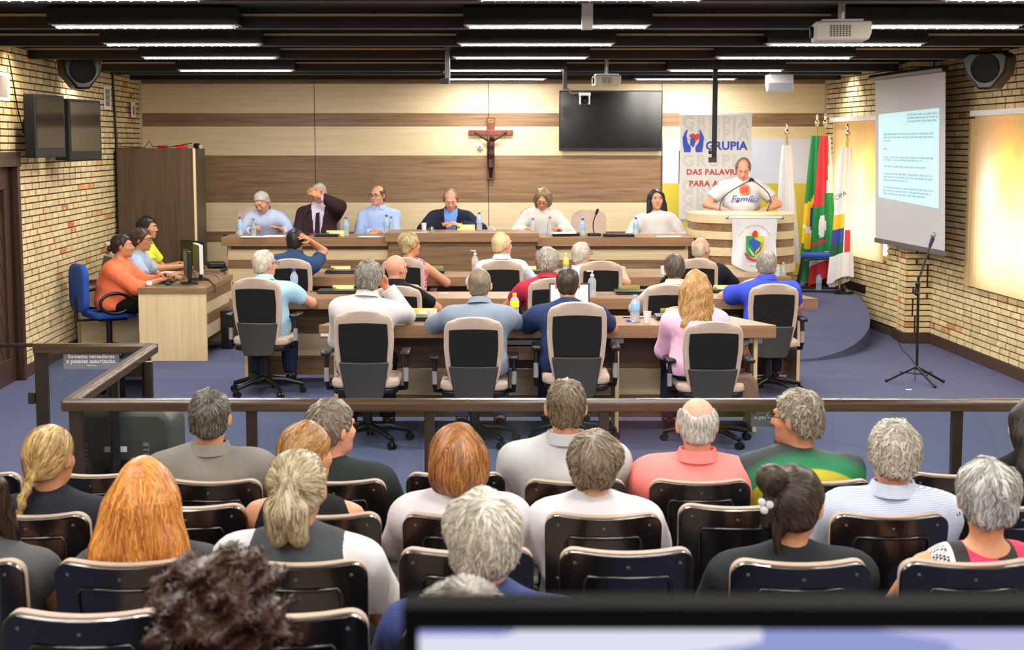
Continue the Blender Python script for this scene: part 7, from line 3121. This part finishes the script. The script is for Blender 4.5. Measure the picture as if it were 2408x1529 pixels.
# bench-side desk
person('dark-haired man in a navy polo holding his forehead', (694, 539), 14.95, 0.47, lean=0.18, side=0.06, yaw=-0.15, top=C('polo_navy', (48, 72, 110)), sleeve='short', collar=C('polo_navy', (48, 72, 110)), hair=('short', (16, 14, 14), (52, 46, 42)), skin_='tan', build=1.08,
       rh=(0.17, 0.13, 1.155), rpole=(0.6, 0.7, -1.2), rhn=(0.9, 0.3, 0.3), lh=(-0.15, 0.4, d3), **kf)
r_, Hm, kn, J = person('woman with cropped blonde hair in a pink dotted blouse', (962, 548), 14.9, 0.47, lean=0.10, yaw=-0.95, top=C('blouse_dots', (214, 92, 128), kind='dots', c2=(250, 230, 236)), sleeve='none', hair=('wedge', (126, 104, 62), (222, 204, 150)), skin_='warm', glasses=M_spec, sh=0.165, neck=0.85,
       rh=(0.24, 0.36, d3), rpole=(1, -0.4, -0.8), lh=(-0.12, 0.4, d3), **kf)
wsh = C('shirt_bluewhite', (224, 232, 244))
person('blond balding man in spectacles and a white shirt at the bench-side desk', (1180, 548), 14.9, 0.47, lean=0.05, yaw=-0.85, top=wsh, sleeve='long', collar=wsh, hair=('receding', (186, 160, 106), (236, 220, 176)), skin_='pink', glasses=M_spec, build=1.05, rh=(0.16, 0.4, d3), lh=(-0.16, 0.4, d3), **kf)
person('white-haired man leaning aside behind the yellow-labelled bottle', (1368, 571), 14.95, 0.45, lean=0.20, side=-0.20, yaw=-0.7, roll=0.1, top=wsh, sleeve='short', hair=('short', (160, 154, 140), (228, 222, 208)), skin_='pink', glasses=M_spec, build=1.0, rh=(0.36, 0.36, d3), rpole=(1, -0.2, -0.6), lh=(-0.06, 0.4, d3), **kf)
person('balding man in a dark suit at the bench-side desk', (1648, 559), 14.95, 0.47, lean=0.12, yaw=-0.75, top=C('shirt_white', (208, 205, 207)), sleeve='long', collar=C('shirt_white', (208, 205, 207)), jacket=C('suit_dark', (28, 32, 44)), hair=('fringe', (170, 156, 136), (214, 202, 184)), skin_='pink', build=1.05, rh=(0.2, 0.4, d3), lh=(-0.16, 0.4, d3), **kf)
for px, py, lab in ((680, 609, 'beige and black office chair of the man in the navy polo'), (946, 606, 'beige and black office chair of the woman in pink dots'), (1180, 612, 'beige and black office chair of the blond balding man'), (1414, 614, 'beige and black office chair of the leaning white-haired man'), (1640, 609, 'beige and black office chair of the man in the dark suit')):
    chair_at(px, py, 14.45, lab, 0.0)
# handbag hung on the pink woman's chair
q = at(1752, 905, 10.6)
t = thing('handbag', 'brown leather handbag hanging by the chair of the woman in pink', 'handbag', (q.x, 10.6, q.z - 0.13))
M_bag = mat('bag_leather', (116, 92, 74), 0.5, bump=0.3, bscale=30)
mb = MB()
mb.prism([(-0.09, 0.0), (0.10, 0.0), (0.08, 0.16), (0.03, 0.22), (-0.07, 0.20)], -0.06, 0.06)
mb.build('bag_body', M_bag, t, bevel=0.025, smooth=50, seg=3)
mb = MB()
mb.tube([(-0.06, 0, 0.19), (-0.05, 0, 0.34), (0.0, 0, 0.42), (0.03, 0, 0.34), (0.04, 0, 0.2)], 0.008, 6)
mb.build('strap', M_bag, t, smooth=60)
mb = MB()
mb.ball((-0.02, -0.065, 0.1), (0.012, 0.006, 0.012))
mb.build('clasp', M_gold, t, smooth=60)

# ---- the audience
Y1, Y2, Y3, Y4, Y5 = [y + 0.10 for y in YS_]
def aud(label, head, Y, **k):
    f = ZF(Y)
    k.setdefault('n_str', 1500)
    k.setdefault('lean', -0.10)
    return person(label, head, Y, f + 0.41, floor=f, **k)
aud('man with short dark grey hair in a grey polo', (491, 921), Y1, top=C('polo_grey', (124, 122, 116)), collar=C('polo_grey_collar', (134, 132, 126)), hair=('short', (44, 40, 36), (112, 106, 98)), skin_='warm', build=1.2, sh=0.205)
aud('man with tousled grey-brown hair in a dark green t-shirt', (776, 947), Y1, yaw=-0.85, top=C('tee_darkgreen', (40, 48, 46)), hair=('full', (80, 68, 56), (146, 132, 114)), skin_='pink', build=1.15, sh=0.20, side=0.03)
gs = C('shirt_palegrey', (182, 184, 186))
aud('man with short brown hair in a pale grey shirt', (1331, 896), Y1, top=gs, sleeve='elbow', collar=gs, hair=('short', (62, 52, 40), (130, 114, 90)), skin_='pink', build=1.15, sh=0.20)
aud('white-haired balding man in a coral polo', (1641, 937), Y1, top=C('polo_coral', (255, 138, 134)), collar=C('polo_coral', (255, 138, 134)), sleeve='elbow', hair=('fringe', (140, 134, 126), (222, 220, 214)), skin_='pink', build=1.18, sh=0.20)


def jersey_mat():
    m, tt, N, L, bb = nt('jersey_print')
    setv(bb, 'Roughness', 0.7)
    tc = N.new('ShaderNodeTexCoord')
    sp = N.new('ShaderNodeSeparateXYZ')
    L.new(tc.outputs['Object'], sp.inputs[0])
    def math_(op, a, b=None):
        n = N.new('ShaderNodeMath')
        n.operation = op
        for i, q in enumerate((a, b)):
            if q is None:
                continue
            if isinstance(q, (int, float)):
                n.inputs[i].default_value = q
            else:
                L.new(q, n.inputs[i])
        return n.outputs[0]
    # distance from a point low on the back gives the arcs
    dx = math_('MULTIPLY', math_('SUBTRACT', sp.outputs['X'], 0.03), 0.75)
    dz = math_('SUBTRACT', sp.outputs['Z'], 0.70)
    r = math_('SQRT', math_('ADD', math_('MULTIPLY', dx, dx), math_('MULTIPLY', dz, dz)))
    cr = N.new('ShaderNodeValToRGB')
    cr.color_ramp.interpolation = 'B_SPLINE' if False else 'LINEAR'
    e = cr.color_ramp.elements
    e[0].position = 0.0
    e[0].color = (*srgb(26, 36, 58), 1)
    e[1].position = 1.0
    e[1].color = (*srgb(36, 44, 46), 1)
    for p, c in ((0.145, (26, 36, 58)), (0.15, (186, 178, 40)), (0.195, (186, 178, 40)), (0.2, (22, 130, 80)), (0.235, (22, 120, 76)), (0.27, (36, 46, 48))):
        q = e.new(p)
        q.color = (*srgb(*c), 1)
    L.new(r, cr.inputs[0])
    L.new(cr.outputs[0], bb.inputs['Base Color'])
    return m
r_, Hm, kn, J = aud('grey-haired man in spectacles and a green and yellow jersey', (1880, 923), Y1, yaw=0.95, top=jersey_mat(), sleeve='elbow', hair=('full', (74, 66, 56), (172, 160, 140)), skin_='olive', build=1.2, sh=0.21, glasses=M_spec)
mb = MB()
mb.box((0, 0, 0), (0.02, 0.004, 0.03))
o = mb.build('shirt_mark', M_white, r_)
o.location = chest(J, 0.0, np.linalg.norm(J['N'] - J['H']) - 0.10, -0.148)
aud('woman in a black jacket with long dark hair at the aisle end', (2432, 940), Y1, yaw=0.5, top=C('jacket_black', (24, 24, 26)), sleeve='long', hair=('long', (18, 14, 14), (54, 40, 36)), skin_='fair', sh=0.17, neck=0.9)

r_, Hm, kn, J = aud('woman with a blonde braid in a dark blue top', (112, 1007), Y2, yaw=-0.30, top=C('top_ink', (38, 40, 48)), sleeve='short', hair=('braid', (108, 80, 44), (216, 184, 122)), skin_='tan', sh=0.17, neck=0.88, hs=0.98)
mb = MB()
mb.tube([(-0.052, -0.142, -0.22), (-0.052, -0.142, -0.235)], 0.014, 10)
headpart('hair_tie', mb, M_white, r_, Hm)
r_, Hm, kn, J = aud('woman in a black sleeveless top with a red hair band', (716, 998), Y2, yaw=-0.62, side=0.03, top=C('top_black', (26, 26, 28)), sleeve='none', hair=('lowpony', (108, 74, 40), (196, 148, 90)), skin_='warm', sh=0.17, neck=0.85)
mb = MB()
mb.tube([(-0.012, -0.112, -0.036), (-0.016, -0.13, -0.050)], 0.026, 12)
headpart('hair_band', mb, mat('band_red', (130, 24, 50), 0.6), r_, Hm)
for s in (-1, 1):
    mb = MB()
    for k in range(5):
        mb.ball((s * 0.084, 0.0, -0.055 - 0.012 * k), 0.0055, 8, 6)
    headpart('earring', mb, mat('pearl', (236, 226, 214), 0.25), r_, Hm)
aud('woman with a copper bob in a white t-shirt', (1076, 1004), Y2, yaw=0.05, top=C('tee_white2', (206, 203, 210)), hair=('bob', (98, 58, 28), (196, 134, 76)), skin_='warm', sh=0.18, build=1.15, neck=0.9, n_str=2200)
aud('woman with a grey-brown bob in a white t-shirt', (1400, 1017), Y2, yaw=-0.22, top=C('tee_white3', (208, 206, 212)), hair=('fluffy', (66, 56, 46), (150, 134, 112)), skin_='fair', sh=0.18, build=1.12, neck=0.9, n_str=2200)
ss = C('shirt_stripes', (214, 220, 234), kind='stripes', c2=(150, 170, 206))
aud('grey-haired man in a blue and white striped shirt', (2104, 996), Y2, yaw=0.10, top=ss, sleeve='long', collar=ss, hair=('full', (116, 108, 96), (212, 206, 194)), skin_='pink', build=1.15, sh=0.20, n_str=2000)

aud('woman in a grey sleeveless top with a bare arm at the wall side', (-70, 1085), Y3, top=C('top_slate', (84, 86, 88)), sleeve='cap', hair=('shoulder', DK1, (80, 60, 46)), skin_='warm', sh=0.185, build=1.12, neck=0.9)
aud('woman with long copper-red hair in a grey sleeveless dress', (338, 1086), Y3, yaw=0.0, top=C('dress_slate', (74, 78, 82)), sleeve='cap', hair=('long', (140, 74, 20), (240, 166, 84)), skin_='warm', sh=0.175, build=1.02, neck=0.9, n_str=3500)
r_, Hm, kn, J = aud('woman with a greying ponytail in a grey vest', (697, 1067), Y3, yaw=-0.12, top=C('blouse_white', (212, 212, 216)), sleeve='short', vest=C('vest_grey', (70, 76, 80)), hair=('ponytail', (96, 80, 58), (206, 192, 158)), skin_='warm', sh=0.18, build=1.15, neck=0.9, n_str=3000)
mb = MB()
mb.ball((0.0, -0.131, 0.006), (0.012, 0.012, 0.012))
headpart('hair_bead', mb, mat('bead_blue', (120, 170, 215), 0.2), r_, Hm)
r_, Hm, kn, J = aud('woman with a dark bun and spectacles in a black t-shirt', (1868, 1104), Y3, yaw=-0.45, top=C('tee_black', (40, 44, 46)), sleeve='short', hair=('bun', (20, 15, 13), (74, 58, 46)), skin_='warm', sh=0.18, build=1.12, neck=0.85, n_str=2600, glasses=mat('frame_gold', (200, 160, 110), 0.3, metal=0.6))
for a in (0.3, 2.4, 4.5):
    mb = MB()
    mb.ball((-0.055 + 0.014 * math.cos(a), -0.128, 0.008 + 0.014 * math.sin(a)), (0.013, 0.006, 0.013), 10, 6)
    headpart('hair_clip', mb, mat('clip_pale', (222, 228, 226), 0.25), r_, Hm)


def dress_mat():
    m, tt, N, L, bb = nt('dress_print')
    setv(bb, 'Roughness', 0.7)
    tc = N.new('ShaderNodeTexCoord')
    sp = N.new('ShaderNodeSeparateXYZ')
    L.new(tc.outputs['Object'], sp.inputs[0])
    cr = N.new('ShaderNodeValToRGB')
    cr.color_ramp.interpolation = 'CONSTANT'
    mr = N.new('ShaderNodeMapRange')
    mr.inputs['From Min'].default_value = -0.25
    mr.inputs['From Max'].default_value = 0.25
    L.new(sp.outputs['X'], mr.inputs[0])
    e = cr.color_ramp.elements
    K, R_, W_ = (26, 24, 26), (244, 40, 92), (226, 224, 226)
    e[0].position = 0.0
    e[0].color = (*srgb(*W_), 1)
    e[1].position = 0.27
    e[1].color = (*srgb(*K), 1)
    for p, c in ((0.36, R_), (0.53, K), (0.66, R_), (0.75, K), (0.84, W_)):
        q = e.new(p)
        q.color = (*srgb(*c), 1)
    L.new(mr.outputs[0], cr.inputs[0])
    ck = N.new('ShaderNodeTexChecker')
    ck.inputs['Scale'].default_value = 110
    L.new(tc.outputs['Object'], ck.inputs['Vector'])
    ck.inputs['Color1'].default_value = (*srgb(30, 30, 34), 1)
    ck.inputs['Color2'].default_value = (*srgb(232, 232, 236), 1)
    ab = N.new('ShaderNodeMath')
    ab.operation = 'ABSOLUTE'
    L.new(sp.outputs['X'], ab.inputs[0])
    gt = N.new('ShaderNodeMath')
    gt.operation = 'GREATER_THAN'
    gt.inputs[1].default_value = 0.125
    L.new(ab.outputs[0], gt.inputs[0])
    mx = N.new('ShaderNodeMix')
    mx.data_type = 'RGBA'
    L.new(gt.outputs[0], mx.inputs[0])
    L.new(cr.outputs[0], mx.inputs[6])
    L.new(ck.outputs[0], mx.inputs[7])
    L.new(mx.outputs[2], bb.inputs['Base Color'])
    return m
r_, Hm, kn, J = aud('woman with short silver hair in a red and black top', (2325, 1087), Y3, yaw=-0.2, pitch=0.1, top=dress_mat(), sleeve='none', hair=('wedge', (96, 92, 88), (206, 204, 200)), skin_='warm', sh=0.18, build=1.1, neck=0.9, n_str=2600)
for s in (-1, 1):
    mb = MB()
    mb.ball((s * 0.084, 0.0, -0.062), 0.007, 8, 6)
    headpart('earring', mb, M_chrome, r_, Hm)
aud('white-haired man in a navy blue t-shirt', (1139, 1160), Y4, yaw=-0.06, pitch=0.05, top=C('tee_blue', (58, 70, 116)), hair=('fluffy', (140, 134, 118), (224, 218, 204)), skin_='pink', sh=0.19, build=1.05, n_str=3500)
aud('person with brown curly hair at the rear', (518, 1345), Y5, yaw=0.0, top=C('top_brown', (50, 40, 40)), hair=('curly', (28, 16, 12), (80, 46, 33)), skin_='warm', sh=0.175, neck=0.9, n_str=5000)
aud('person with greying dark hair behind the white-haired man', (1085, 1384), Y5 - 0.1, top=C('top_darkgrey', (44, 44, 48)), hair=('full', (40, 36, 34), (150, 142, 130)), skin_='warm', n_str=2500)
for px, lab in ((505, 'black auditorium seat of the person with brown curls'), (1135, 'black auditorium seat of the person behind the white-haired man')):
    seat_at(px, YS_[4], lab)
